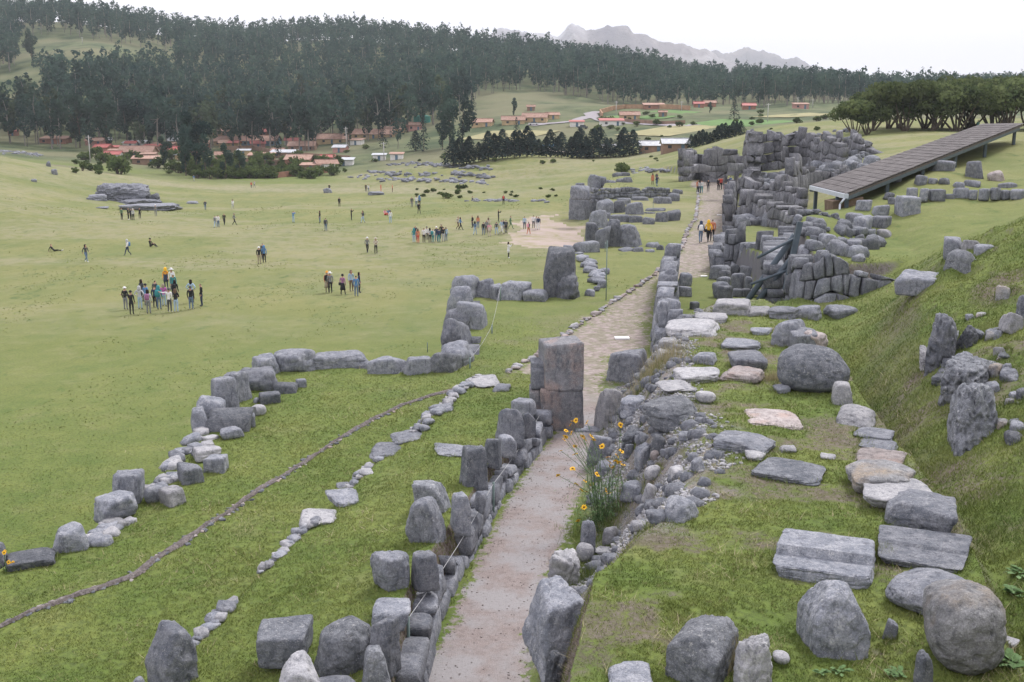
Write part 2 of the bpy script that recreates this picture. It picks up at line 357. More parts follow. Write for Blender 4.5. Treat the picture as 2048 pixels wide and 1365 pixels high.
# worn patches on the mound
mg = np.maximum(mg, smooth(0.1, 0.5, fbm(GX * 0.9, GY * 0.9, 0, 60, 4)) * 0.9 * smooth(0.6, -0.3, sPC))
for ox, oy, orad in [(PD(1930, 740, 1)[0], 0, 0)][:0]: pass
for opx, opy, orad in [(1940, 720, 2.2), (1950, 830, 1.6), (1880, 680, 1.8), (2010, 620, 1.8), (1930, 910, 1.0), (2030, 700, 1.5)]:
    og = P(opx, opy, 3.6); mg = np.maximum(mg, smooth(orad, orad * .3, np.hypot(GX - og[0], GY - og[1]) + wob * 3))
slope_gap = smooth(2.6, 1.6, sPC) * smooth(-0.9, 0.1, sPC + wob * 2) * smooth(6.3, 4.2, GX - 0.1 * GY) * (GY < 45) * smooth(14.3, 16.5, GY + 1.5 * wob)
mb = np.maximum(smooth(90, 20, GY), .8 * smooth(262, 285, GY) * smooth(350, 325, GY) * smooth(-.15, -.2, GX / GY))
ma = smooth(300, 340, GY)
Cc = np.stack([mr, np.clip(mg, 0, 1), mb, np.maximum(ma, 0)], -1).reshape(-1, 4)
sgm = np.clip(slope_gap, 0, 1).reshape(-1)

def ground_mat():
    n = N('ground_cover')
    at = n.t.nodes.new('ShaderNodeAttribute'); at.attribute_name = 'cover'
    se = n.t.nodes.new('ShaderNodeSeparateColor'); n.L(at.outputs['Color'], se.inputs[0]); al = at.outputs['Alpha']
    a2 = n.t.nodes.new('ShaderNodeAttribute'); a2.attribute_name = 'scree'
    big = n.noise(0.05, 5, 0.6); med = n.noise(0.6, 6, 0.65); fine = n.noise(9, 6, 0.7); streak = n.noise(0.22, 5, 0.6, stretch=(1, 0.45, 1))
    vf = n.noise(45, 3, 0.7)
    meadow = n.mix(n.rng(big, 0.35, 0.65), (.160, .182, .060, 1), (.232, .228, .094, 1))
    meadow = n.mix(n.rng(streak, 0.45, 0.7, 0, 0.6), meadow, (.118, .165, .056, 1))
    meadow = n.mix(n.rng(med, 0.5, 0.75, 0, 0.5), meadow, (.28, .262, .142, 1))
    meadow = n.mix(n.rng(n.noise(1.1, 5, 0.7, stretch=(1, .5, 1)), 0.56, 0.68, 0, 0.85), meadow, (.075, .12, .04, 1))
    lush = n.mix(n.rng(n.noise(0.5, 5, 0.65), 0.35, 0.7), (.108, .162, .034, 1), (.185, .218, .058, 1))
    lush = n.mix(n.rng(med, 0.55, 0.75, 0, 0.7), lush, (.235, .235, .10, 1))
    lush = n.mix(n.rng(fine, 0.45, 0.68, 0, 0.8), lush, (.058, .085, .022, 1))
    c = n.mix(se.outputs[2], meadow, lush)
    c = n.mix(n.rng(fine, 0.35, 0.7, 0, 0.35), c, (.09, .11, .045, 1))
    dry = n.mix(n.rng(med, 0.35, 0.65), (.30, .265, .20, 1), (.25, .235, .145, 1))
    near = n.rng(se.outputs[2], 0.3, 0.9)
    soil = n.mix(n.rng(fine, 0.35, 0.65), (.085, .062, .048, 1), (.20, .17, .145, 1))
    dry = n.mix(near, dry, soil)
    gm = n.math('MULTIPLY', se.outputs[1], n.rng(n.math('ADD', n.math('MULTIPLY', med, 0.6), n.math('MULTIPLY', fine, 0.4)), 0.42, 0.55))
    c = n.mix(gm, c, dry)
    # scrub on the far hills
    scrub = n.mix(n.rng(n.noise(0.06, 6, 0.65), 0.4, 0.6), (.05, .075, .034, 1), (.125, .145, .07, 1))
    scrub = n.mix(n.rng(n.noise(0.02, 3), 0.45, 0.6, 0, 0.8), scrub, (.17, .165, .095, 1))
    c = n.mix(n.math('MULTIPLY', al, 1.0), c, scrub)
    # steep earth
    sx = n.t.nodes.new('ShaderNodeSeparateXYZ'); n.L(n.geo.outputs['True Normal'], sx.inputs[0])
    steep = n.rng(sx.outputs[2], 0.80, 0.55)
    earth = n.mix(n.rng(fine, 0.4, 0.6), (.085, .06, .045, 1), (.18, .16, .14, 1))
    earth = n.mix(n.rng(se.outputs[2], .5, .9), (.15, .15, .16, 1), earth); c = n.mix(n.math('MULTIPLY', steep, n.rng(al, 0.6, 0.1)), c, earth)
    # scree
    sr = n.mix(n.rng(n.noise(26, 5, 0.8), 0.42, 0.6), (.07, .07, .075, 1), (.36, .35, .355, 1))
    sr = n.mix(n.rng(n.noise(4, 4), 0.45, 0.65), sr, (.24, .21, .19, 1))
    c = n.mix(n.math('MULTIPLY', a2.outputs['Fac'], n.rng(n.noise(1.6, 5, 0.7), 0.38, 0.5)), c, sr)
    # gravel path
    gv = n.mix(n.rng(n.noise(70, 4, 0.8), 0.4, 0.62), (.175, .142, .134, 1), (.40, .35, .335, 1))
    gv = n.mix(n.rng(n.noise(6, 5, 0.7), 0.45, 0.62, 0, 0.6), gv, (.20, .165, .155, 1))
    gv = n.mix(n.rng(n.noise(0.9, 5, 0.6), 0.42, 0.58, 0, 0.85), gv, (.31, .30, .305, 1))
    gv = n.mix(n.rng(n.noise(14, 5, 0.75), 0.56, 0.68, 0, 0.7), gv, (.13, .11, .105, 1))
    sy = n.t.nodes.new('ShaderNodeSeparateXYZ'); n.L(n.pos, sy.inputs[0]); cobm = n.rng(sy.outputs[1], 30, 34)
    cv = n.vor(2.6); cob = n.mix(n.rng(n.noise(3.0, 5, .75), .38, .62), (.22, .18, .165, 1), (.38, .33, .31, 1)); cob = n.mix(n.rng(cv, .42, .6, 0, .4), cob, (.13, .145, .06, 1))
    gv = n.mix(cobm, gv, cob)
    pm = n.rng(n.math('ADD', se.outputs[0], n.rng(n.noise(5, 5, 0.7), 0.25, 0.75, -0.45, 0.45)), 0.42, 0.6)
    c = n.mix(pm, c, gv)
    h = n.math('ADD', n.math('MULTIPLY', fine, 1.0), n.math('MULTIPLY', vf, 0.5))
    return n.done(c, 1.0, n.bump(h, 0.55, 0.05))
M['ground'] = ground_mat()
n = N('bare_pink_earth'); c = n.mix(n.rng(n.noise(.6, 6, .7), .4, .62), (.36, .30, .265, 1), (.27, .25, .14, 1)); c = n.mix(n.rng(n.noise(.25, 3), .4, .6, 0, .8), c, (.40, .325, .30, 1)); M['bare'] = n.done(c, 1)
sgv = sPA.reshape(-1); ppv = sPP.reshape(-1); pcv = sPC.reshape(-1); xv, yv = V[:, 0], V[:, 1]
sPBv = sdist(GX, GY, PB).reshape(-1); pdv = sPD.reshape(-1)
cls = np.zeros(len(V), int)                                                   # 0 meadow
cls[yv > 330] = 1                                                             # far hills
cls[(sgv < 0.2)] = 2                                                          # lower terrace
cls[(xv > 0.1 * yv + 3) & (sgv > 0.2) & (yv <= 330)] = 3                      # hillside
cls[(yv < 7)] = 3
cls[(sPBv < 0.3)] = 4
cls[(pcv < 0.4)] = 5
cls[(ppv < 0.0)] = 6
cls[(pdv + 1.4 * fbm(xv * .35, yv * .35, 0, 4, 4) < 0) & (yv < 200) & (sgv > 1.5)] = 7
fc = np.sort(cls[Q], axis=1)[:, 1]
names = ['meadow_ground', 'far_hills_terrain', 'lower_terrace_ground', 'hillside_ground', 'raised_strip_ground', 'mound_ground', 'gravel_path', 'bare_earth_ground']
for k, nm in enumerate(names):
    q = Q[fc == k]
    if not len(q): continue
    u, inv = np.unique(q, return_inverse=True)
    me = mesh_np(nm, V[u], inv.reshape(-1, 4), M['ground'] if k != 7 else M['bare'], True)
    a = me.color_attributes.new('cover', 'FLOAT_COLOR', 'POINT'); a.data.foreach_set('color', Cc[u].astype(np.float32).ravel())
    b = me.attributes.new('scree', 'FLOAT', 'POINT'); b.data.foreach_set('value', sgm[u].astype(np.float32))
    o = link(nm, me); o['kind'] = 'structure'
# coarse land out to the horizon
th = np.linspace(-math.pi, math.pi, 121); r2 = np.array([1400, 2500, 5000, 9000, 14000.])
TH, R2 = np.meshgrid(th, r2); Z2 = np.where(R2 < 1500, 2.0, -50.0) + 0 * TH
v2 = np.stack([R2 * np.sin(TH), R2 * np.cos(TH), Z2], -1).reshape(-1, 3); i2 = np.arange(v2.shape[0]).reshape(TH.shape)
q2 = np.stack([i2[:-1, :-1], i2[:-1, 1:], i2[1:, 1:], i2[1:, :-1]], -1).reshape(-1, 4)
M['land'] = plain('distant_land', (.09, .11, .06), 1.0, 0.3, 0.004)
o = link('distant_land_ground', mesh_np('distant_land_ground', v2, q2, M['land'], True)); o['kind'] = 'structure'

# snow-streaked mountains far away: ridge profile given by its sky line
def mountain(name, prof, Y, mat, seed, foot=210):
    xs = np.linspace(prof[0][0], prof[-1][0], 220); pr = np.interp(xs, [p[0] for p in prof], [p[1] for p in prof])
    rows = []; nk = 46
    for k in range(nk):
        t = k / (nk - 1)
        yy = Y + 1200 * (t - 0.6); hgt = np.where(t < 0.6, t / 0.6, 1 - (t - 0.6) / 0.4)
        X = (xs - 1024) / F * Y; top = np.array([PD(a, b, Y)[2] for a, b in zip(xs, pr)])
        nse = fbm(X / 420, yy / 420 + 0 * X, 0, seed, 5)
        rid = 1 - np.abs(fbm(X / 330, yy / 700 + 0 * X, 3, seed + 3, 6, .6))
        z = -50 + (top + 50) * (hgt ** 1.1) * (1 - (1.12 - hgt) * 0.62 * (1 - rid)) + nse * 130 * hgt * (1 - hgt) + nse * 10 * hgt
        rows.append(np.stack([X + nse * 60 * (1 - hgt), yy + 0 * X, z], -1))
    G_ = np.stack(rows); vv = G_.reshape(-1, 3); ii = np.arange(len(vv)).reshape(nk, len(xs))
    qq = np.stack([ii[:-1, :-1], ii[:-1, 1:], ii[1:, 1:], ii[1:, :-1]], -1).reshape(-1, 4)
    o = link(name, mesh_np(name, vv, qq, mat, True)); o['kind'] = 'structure'; return o
n = N('mountain_rock_and_snow')
nz = n.noise(0.0022, 8, 0.62); sn = n.noise(0.0011, 7, 0.6)
c = n.mix(n.rng(nz, .38, .62), (.17, .155, .20, 1), (.42, .37, .36, 1))
c = n.mix(n.rng(sn, .52, .60, 0, 0.9), c, (.78, .78, .82, 1))
c = n.mix(n.rng(n.noise(.008, 8, .7), .42, .6, 0, .35), c, (.16, .15, .20, 1))
M['mount'] = n.done(c, 1.0, n.bump(n.noise(.006, 8, .7), 1.0, 60))
mountain('mountain_range', [(900, 130), (960, 85), (995, 56), (1050, 64), (1095, 58), (1112, 62), (1138, 44), (1165, 60), (1195, 55), (1222, 49), (1262, 57), (1320, 62), (1360, 78), (1425, 112), (1500, 150), (1600, 190)], 4200, M['mount'], 3)
mountain('snowy_mountain_range', [(1330, 150), (1400, 98), (1432, 102), (1470, 88), (1490, 92), (1530, 100), (1560, 108), (1590, 118), (1620, 130), (1700, 160)], 5600, M['mount'], 11)
# ================================================================ STONES
_cs = {}
def cube_sphere(n):
    if n in _cs: return _cs[n]
    idx = {}; D = []; Fq = []
    def vid(p):
        k = tuple(int(round(c * n)) for c in p)
        if k not in idx:
            idx[k] = len(D); q = np.array([math.tan(c * math.pi / 4) for c in p]); D.append(q / np.linalg.norm(q))
        return idx[k]
    g = [-1 + 2 * i / n for i in range(n + 1)]
    for ax in range(3):
        for s in (-1, 1):
            for i in range(n):
                for j in range(n):
                    c = []
                    for a, b in ((i, j), (i + 1, j), (i + 1, j + 1), (i, j + 1)):
                        p = [0, 0, 0]; p[ax] = s; p[(ax + 1) % 3] = g[a]; p[(ax + 2) % 3] = g[b]; c.append(vid(p))
                    Fq.append(c if s > 0 else c[::-1])
    _cs[n] = (np.array(D), np.array(Fq)); return _cs[n]
KINDS_ = {  # sharpness p, tilt of faces, number of random facets, roughness
    'block': (20, .1, 3, .024), 'cube': (20, .05, 0, .018), 'boulder': (9, .2, 7, .04), 'round': (2.5, .12, 0, .03), 'slab': (12, .1, 3, .03),
    'wedge': (16, .16, 5, .032), 'rough': (9, .25, 7, .10), 'flat': (7, .12, 3, .05), 'step': (16, .06, 0, .02)}
def rock_verts(kind, seed, n=12, cuts=(), rough=None):
    p, tilt, nf, rg = KINDS_[kind]; rg = rg if rough is None else rough
    rs = np.random.default_rng(seed); D, Fq = cube_sphere(n)
    nm, hh = [], []
    for ax in range(3):
        for s in (-1, 1):
            v = np.zeros(3); v[ax] = s; v += rs.normal(0, tilt, 3) * (np.arange(3) != ax); v /= np.linalg.norm(v); nm.append(v); hh.append(1.0)
    for k in range(nf):
        v = rs.normal(0, 1, 3); v[2] = abs(v[2]) * 0.8 + .1; v /= np.linalg.norm(v); nm.append(v)
        hh.append(np.abs(v).sum() * rs.uniform(.68, .88))
    for c in cuts:
        v = np.array(c[:3], float); v /= np.linalg.norm(v); nm.append(v); hh.append(c[3])
    nm = np.array(nm); hh = np.array(hh)
    q = np.maximum(D @ nm.T / hh, 0)
    r = (q ** p).sum(1) ** (-1 / p)
    V = D * r[:, None]
    if n >= 5:
        o = rs.uniform(0, 50)
        f = fbm(V[:, 0] * 1.7 + o, V[:, 1] * 1.7, V[:, 2] * 1.7, seed % 97, 5 if n > 9 else 3, .55)
        if kind == 'rough':
            f = .55 * (1 - 2.2 * np.abs(f)) + .3 * (1 - 2 * np.abs(fbm(V[:, 0] * 3.1, V[:, 1] * 3.1 + o, V[:, 2] * 2.2, seed % 83, 4, .6)))
        V = V * (1 + rg * 1.5 * f[:, None])
        if n > 9:
            # chipped ledges and hollows
            g = fbm(V[:, 0] * 3.2 + o, V[:, 1] * 3.2, V[:, 2] * 3.6, seed % 89 + 5, 3, .6)
            V = V * (1 - rg * 1.1 * smooth(.15, .4, g)[:, None])
            g2 = vnoise(V[:, 0] * 9 + o, V[:, 1] * 9, V[:, 2] * 9, 4)
            V = V * (1 - rg * .35 * smooth(.3, .7, g2)[:, None])
    return V, Fq
_sn = [1000]; STN = []
def stone(x0, y0, x1, y1, kind='block', dr=0.8, z=None, mat='rock', cuts=(), yaw=0, sink=.12, n=None, parent=None, label=None, cat='boulder', group=None, name=None, ledge=None, rough=None, up=0.0, tilt=0):
    """A stone fitted to the outline x0..y1 it shows in the photograph, standing on the ground (or at height z)."""
    _sn[0] += 1; seed = _sn[0]
    cx = (x0 + x1) / 2
    g = np.array(P(cx, y1, z) if z is not None else G(cx, min(y1, 1480)))
    if z is None and y1 > 1480: g = np.array(P(cx, y1, g[2]))
    dist = math.hypot(g[1], g[0]); sl_ = math.hypot(dist, CZ - g[2]); s = sl_ / F
    dep = math.atan2(CZ - g[2], dist)
    W = (x1 - x0) * s; D_ = W * dr; H = max(((y1 - y0) * s - D_ * math.sin(dep) * .9) / math.cos(dep), .12 * W)
    if n is None:
        pxs = (x1 - x0 + y1 - y0) / 2; n = 5 if pxs < 26 else 8 if pxs < 45 else 14 if pxs < 80 else 26 if pxs < 130 else 36
    V, Fq = rock_verts(kind, seed, n, cuts, rough)
    if yaw == 0 and kind != 'step': yaw = random.uniform(-.5, .5) if kind in ('boulder', 'wedge', 'block', 'cube', 'round') else random.uniform(-.3, .3)
    if kind in ('boulder', 'wedge') and tilt == 0: tilt = random.uniform(-.16, .16)
    if ledge: # a carved step: the front part of the top is lower
        fy, dz = ledge; m = (V[:, 1] < fy) & (V[:, 2] > 1 - dz * 1.02 - .02)
        V[m, 2] = 1 - dz + (V[m, 2] - 1) * .2
        near_ = np.abs(V[:, 1] - fy) < .10
        m2 = near_ & (V[:, 2] > 1 - dz - .02) & (V[:, 1] >= fy)
    Rm = np.array(Matrix.Rotation(yaw, 3, 'Z') @ Matrix.Rotation(tilt, 3, 'Y'))
    yaw0 = -math.atan2(g[0], g[1])
    Rz = np.array(Matrix.Rotation(yaw0, 3, 'Z'))
    fw = np.array([g[0], g[1]]) / dist
    dims = np.array([W / 2, D_ / 2, H / 2]); loc = np.array([g[0] + fw[0] * D_ / 2, g[1] + fw[1] * D_ / 2, g[2]])
    dims[0] *= 1.0; dz_ = 0.0
    for it in range(4):
        L_ = (V @ Rm.T) * dims
        L_[:, 2] += dims[2] - sink * 2 * dims[2] - dz_
        Wd = L_ @ Rz.T + loc
        vis = L_[:, 2] > -.02
        if vis.sum() < 5: vis = L_[:, 2] > -9
        qx, qy = proj(Wd[vis]);
        kx = (x1 - x0) / max(qx.max() - qx.min(), 1e-6); dims[0] *= min(max(kx, .5), 2)
        loc[0] += (cx - (qx.max() + qx.min()) / 2) * s
        dtop = (y0 - qy.min()) * s / math.cos(dep)     # >0: too high
        dims[2] = max(dims[2] - dtop * .5 / (1 - sink), .05 * W)
        dbot = (y1 - qy.max()) * s
        loc[:2] -= fw * max(min(dbot / max(math.sin(dep), .12), .6), -.6) * .7
    L_ = (V @ Rm.T) * dims; L_[:, 2] += dims[2] - sink * 2 * dims[2]
    me = mesh_np(name or cat, L_, Fq, M[mat], True)
    loc[2] += up
    if g[1] < 36 and n >= 8: STN.append((loc[0], loc[1], abs(dims[0]), abs(dims[1]), yaw0))
    if parent is not None: loc = loc - np.array(parent.location)
    o = link(name or cat.replace(' ', '_'), me, parent, loc, (0, 0, yaw0))
    if parent is None: tag(o, label, cat, group, 'thing')
    return o
# shared small stone meshes
SMALL = {}
for mk in ('rock', 'rock_pale', 'rock_dark', 'wallrock', 'rock_pink'):
    SMALL[mk] = []
    for i in range(7):
        V_, Fq_ = rock_verts(('block', 'wedge', 'rough')[i % 3], 50 + i, 4, (), .03)
        V_ = V_ * (1 + .06 * fbm(V_[:, 0:1] * 2 + i, V_[:, 1:2] * 2, V_[:, 2:3] * 2, i, 2))
        SMALL[mk].append(mesh_np('stone', V_, Fq_, M[mk], True))
def small(x, y, z, w, d, h, rz, mk='rock', parent=None, name='stone'):
    return link(name, random.choice(SMALL[mk]), parent, (x, y, z), (random.uniform(-.12, .12), random.uniform(-.12, .12), rz), (w / 2, d / 2, h / 2))

# ---------------------------------------------------------------- fitted masonry
def masonry(parent, pts, sw=1.2, sh=.9, thick=.8, side=-1, batter=.12, mat='wallrock', drop=.35, seed=1, jag=.25, wav=.5, pil=.11):
    """pts: (X, Y, z_bottom, z_top) along the foot of the wall; side -1 = face looks to the right-hand side of travel reversed."""
    rs = np.random.default_rng(seed)
    pts = np.array(pts, float); seg = np.hypot(np.diff(pts[:, 0]), np.diff(pts[:, 1])); S = np.concatenate([[0], np.cumsum(seg)]); Lt = S[-1]
    def at(s):
        s = min(max(s, 0), Lt); i = min(int(np.searchsorted(S, s, 'right') - 1), len(seg) - 1); k = (s - S[i]) / seg[i]
        p = pts[i] * (1 - k) + pts[i + 1] * k; t = (pts[i + 1, :2] - pts[i, :2]) / seg[i]
        return p, np.array([t[1], -t[0]]) * side
    Hm = (pts[:, 3] - pts[:, 2]).max(); nc = max(1, int(round(Hm / sh)))
    vr = np.linspace(0, 1, nc + 1); vr[1:-1] += rs.uniform(-.18, .18, nc - 1) / nc if nc > 1 else 0
    o_ = rs.uniform(0, 100)
    def bl(r, s):
        if r == 0: return 0.0
        v = vr[r] + wav / nc * float(vnoise(np.array(s / (sw * 1.3) + o_), np.array(r * 7.3), 0.0, seed)) 
        return v
    out = []
    for r in range(nc):
        js = [0.0]
        while js[-1] < Lt - sw * .5: js.append(js[-1] + sw * rs.uniform(.5, 1.6) * (1.15 if r == 0 else 1))
        js[-1] = Lt
        if len(js) < 2: js = [0, Lt]
        jb = [j + rs.uniform(-.2, .2) * sw * (0 < i < len(js) - 1) for i, j in enumerate(js)]
        jt = [j + rs.uniform(-.2, .2) * sw * (0 < i < len(js) - 1) for i, j in enumerate(js)]
        for i in range(len(js) - 1):
            top = r == nc - 1
            if top and rs.random() < drop: continue
            dv = rs.uniform(-jag, jag * .4) / nc if top else 0
            mid_b = (jb[i] + jb[i + 1]) / 2; mid_t = (jt[i] + jt[i + 1]) / 2
            pg = [(jb[i], bl(r, jb[i])), (mid_b, bl(r, mid_b)), (jb[i + 1], bl(r, jb[i + 1])),
                  ((jb[i + 1] + jt[i + 1]) / 2 + rs.uniform(-.03, .03) * sw, (bl(r, jb[i + 1]) + bl(r + 1, jt[i + 1]) + dv) / 2),
                  (jt[i + 1], bl(r + 1, jt[i + 1]) + dv), (mid_t, bl(r + 1, mid_t) + dv * .6), (jt[i], bl(r + 1, jt[i]) + dv),
                  ((jb[i] + jt[i]) / 2 , (bl(r, jb[i]) + bl(r + 1, jt[i]) + dv) / 2)]
            pg = np.array(pg); c = pg.mean(0); w_ = jb[i + 1] - jb[i]; hh = Hm / nc; th_ = thick * rs.uniform(.6, 1.3); pb = pil * rs.uniform(.7, 1.35)
            bulge = rs.uniform(-.05, .06)
            def ring(k, off):
                # shrink by an absolute amount k (metres)
                q = []
                for (a, b) in pg:
                    a2 = c[0] + (a - c[0]) * max(1 - 2 * k / max(w_, .1), .05); b2 = c[1] + (b - c[1]) * max(1 - 2 * k / hh, .05)
                    p, nrm = at(a2); zz = p[2] + (p[3] - p[2]) * b2
                    e = off - batter * (zz - p[2]); q.append((p[0] + nrm[0] * e, p[1] + nrm[1] * e, zz))
                return q
            g_ = .018
            RI = [ring(.03, -th_), ring(g_, -.05 + bulge), ring(g_ + pb * .25, pb * .55 + bulge), ring(g_ + pb * 1.0, pb * .85 + bulge)]
            Vv = [v for rg_ in RI for v in rg_]; Fc = []
            m = 8
            for k in range(3):
                for j in range(m): Fc.append([k * m + j, k * m + (j + 1) % m, (k + 1) * m + (j + 1) % m, (k + 1) * m + j])
            Fc.append([3 * m + j for j in range(m)]); Fc.append([j for j in range(m)][::-1])
            if side < 0: Fc = [f[::-1] for f in Fc]
            Vv = np.array(Vv); o0 = Vv.mean(0)
            Vv = Vv + rs.normal(0, .012, Vv.shape)
            me = mesh_np('stone', Vv - o0, Fc, M[mat]); fl = np.ones(len(me.polygons), bool); fl[-1] = False
            me.polygons.foreach_set('use_smooth', fl)
            pl = parent.matrix_basis.translation if False else Vector(parent.location)
            out.append(link('stone', me, parent, Vector(o0) - pl))
    return out
def wallpx(name, label, pts, sw, sh, cat='stone wall', side=-1, zoff=0.0, group=None, **k):
    """pts: (px, py_foot, depth or None, z, py_top)"""
    W_ = []
    for px, py, zf, pt in pts:
        b = P(px, py, zf); t = PD(px, pt, b[1]); W_.append((b[0], b[1], b[2] - .15, t[2]))
    th_ = thing(name, label, cat, W_[0][:3], group)
    masonry(th_, W_, sw, sh, side=side, **k)
    return th_

# ---------------------------------------------------------------- outer zigzag wall of the lower terrace
zA = -.3
ow = thing('outer_terrace_wall', 'outer zigzag wall row of big grey stones between lower terrace and meadow', 'stone wall', (0, 0, 0))
def ow_(x0, y0, x1, y1, kind='boulder', dr=.8, mat='rock', z=zA, **k): stone(x0 - 5, y0, x1 + 5, y1 + 3, kind, dr, z, mat, parent=ow, name='stone', **k)
for a in [(860, 705, 921, 757, 'wedge', .7, 'rock_lichen'), (808, 712, 862, 758, 'block', .5), (738, 712, 814, 754, 'block', .5), (624, 700, 742, 746, 'slab', .45),
          (548, 697, 630, 748, 'boulder', .9), (508, 706, 560, 757, 'wedge', .9), (478, 733, 556, 786, 'wedge', .8), (445, 742, 500, 812, 'wedge', .6, 'rock'),
          (426, 752, 476, 832, 'block', .6), (392, 790, 447, 848, 'boulder', .8), (386, 812, 412, 866, 'wedge', .9)]: ow_(*a)
for a in [(948, 557, 992, 599, 'boulder', .6), (984, 566, 1004, 602, 'block', .8), (997, 561, 1059, 605, 'boulder', .7), (1050, 578, 1094, 606, 'wedge', .9),
          (903, 550, 954, 604, 'boulder', .9), (897, 572, 948, 640, 'boulder', .9), (890, 612, 942, 668, 'boulder', 1.0), (918, 602, 971, 664, 'wedge', .9),
          (886, 636, 940, 700, 'boulder', .9), (884, 680, 945, 736, 'boulder', .8)]: ow_(*a, z=-.15)
# the face of that bastion towards the meadow
def facew(parent, pts, sw, sh, **k):
    W_ = []
    for px, py, zf, zt in pts:
        b = P(px, py, zt); W_.append((b[0], b[1], zf, zt))
    masonry(parent, W_, sw, sh, **k)
facew(ow, [(884, 716, -4.2, -.1), (890, 660, -4.2, 0), (898, 600, -4.2, 0), (918, 572, -4.2, 0)], 1.6, 1.4, side=-1, batter=.16, drop=0, seed=3, thick=1.0)
facew(ow, [(386, 868, -4.2, -.3), (420, 812, -4.2, -.2), (452, 770, -4.2, -.2), (512, 728, -4.2, -.2)], 1.7, 1.4, side=-1, batter=.12, drop=0, seed=4, thick=1.0)
# loose stones along the left end of the terrace
LOOSE = [
 (-34, 1083, 16, 1142, 'boulder', .8, 'rock_dark', 'dark boulder cut by the left picture edge on the lower terrace', 0),
 (10, 1095, 112, 1146, 'slab', .6, 'rock_dark', 'flat dark boulder with a notched top at the left end of the lower terrace', 0),
 (104, 1043, 179, 1111, 'wedge', .6, 'rock', 'tilted grey block leaning left beside low rubble at the meadow edge', 0),
 (187, 980, 276, 1046, 'wedge', .8, 'rock', 'wedge-shaped grey boulder below the tall squarish block', 0),
 (222, 937, 290, 1010, 'block', .6, 'rock', 'tall squarish grey block with flat top at the meadow edge', 0),
 (287, 972, 321, 1008, 'round', .8, 'rock', 'small rounded grey stone between tall block and pale angular stone', 0),
 (316, 970, 373, 1019, 'block', .8, 'rock_pale', 'pale angular block standing alone on the terrace grass', .5),
 (353, 924, 409, 974, 'block', .7, 'rock_dark', 'brownish dark cube-like block left of the smooth blue-grey one', .3),
 (406, 908, 458, 949, 'cube', .8, 'rock', 'smooth blue-grey block with rounded top on terrace grass', -.4),
 (385, 891, 443, 926, 'slab', .8, 'rock_pale', 'pale flat-topped block behind the blue-grey block', .2),
 (439, 852, 489, 881, 'wedge', .8, 'rock', 'low wedge-shaped stone on grass below the stone pair', .2),
 (467, 822, 511, 856, 'block', .8, 'rock', 'grey block with chipped top in the middle of the loose terrace row', .3),
 (498, 809, 533, 835, 'round', .9, 'rock_pale', 'small pale domed stone in the loose terrace row', 0),
 (517, 782, 562, 813, 'cube', .7, 'rock_dark', 'sharp-edged dark block near the top of the loose terrace row', .1),
 (506, 795, 520, 812, 'round', .9, 'rock', 'tiny grey stone tucked against the sharp-edged block', 0),
 (544, 764, 597, 795, 'wedge', .7, 'rock_dark', 'dark undercut block with wedge nose behind the sharp-edged block', -.2),
 (591, 757, 614, 779, 'cube', .7, 'rock', 'small neat grey cube farthest up the loose terrace row', .2),
]
for a in LOOSE: stone(*a[:6], zA, a[6], yaw=a[8], label=a[7], group='loose blocks on the lower terrace')
# low remains of walling: small stones
def rubble_line(name, label, pxs, z, n, smin, smax, mk=('rock', 'rock_pale'), spread=.35, cat='rubble wall', up=.0, cc=None):
    t = thing(name, label, cat, P(*pxs[0][:2], z))
    pp = np.array([P(a, b, z) for a, b in pxs]); S = np.concatenate([[0], np.cumsum(np.hypot(*np.diff(pp[:, :2], axis=0).T))])
    for i in range(n):
        s = S[-1] * (i + random.random()) / n
        x = np.interp(s, S, pp[:, 0]) + random.gauss(0, spread); y = np.interp(s, S, pp[:, 1]) + random.gauss(0, spread)
        w_ = random.uniform(smin, smax); h = w_ * random.uniform(.3, .55)
        zz = (Tz(x, y) if cc is None else z)
        small(x - t.location.x, y - t.location.y, zz + h * .2 + up - t.location.z, w_, w_ * random.uniform(.6, .95), h, random.uniform(0, 3), random.choice(mk), t)
    return t
rubble_line('rubble_wall', 'low broken line of small stones running down behind the pale block', [(392, 866), (372, 890), (330, 925), (300, 945), (282, 958)], zA, 46, .25, .6, spread=.3)
rubble_line('rubble_wall', 'low rubble footing between the wedge boulder and the tilted block', [(235, 1045), (205, 1062), (175, 1085), (185, 1070)], zA, 30, .22, .5, spread=.22)
rubble_line('rubble_wall', 'short line of small stones under the smooth blue-grey block', [(345, 950), (318, 968), (300, 985)], zA, 16, .2, .4, spread=.12)
rubble_line('rubble_wall', 'thin row of pale stones above the flat dark boulder', [(20, 1075), (60, 1090), (100, 1092)], zA, 18, .15, .35, spread=.1)
rubble_line('stone_edging', 'line of small flush stones down the near left edge of the raised strip', [(640, 1045), (600, 1070), (560, 1105), (520, 1145)], .55, 34, .1, .3, spread=.06, cat='stone edging', up=.05)
rubble_line('stone_edging', 'flush stones at the raised strip edge above the pointed boulder', [(468, 1205), (440, 1240), (405, 1275), (385, 1300)], .5, 22, .12, .32, spread=.07, cat='stone edging', up=.05)
rubble_line('stone_edging', 'broken stone edging of the raised strip near the pillar wall', [(940, 760), (905, 795), (870, 825), (845, 850), (810, 880)], .6, 60, .12, .38, spread=.2, cat='stone edging', up=.05)
rubble_line('stone_edging', 'small stones edging the raised strip between two flat slabs', [(745, 920), (725, 945), (700, 965)], .6, 18, .15, .4, spread=.1, cat='stone edging', up=.05)
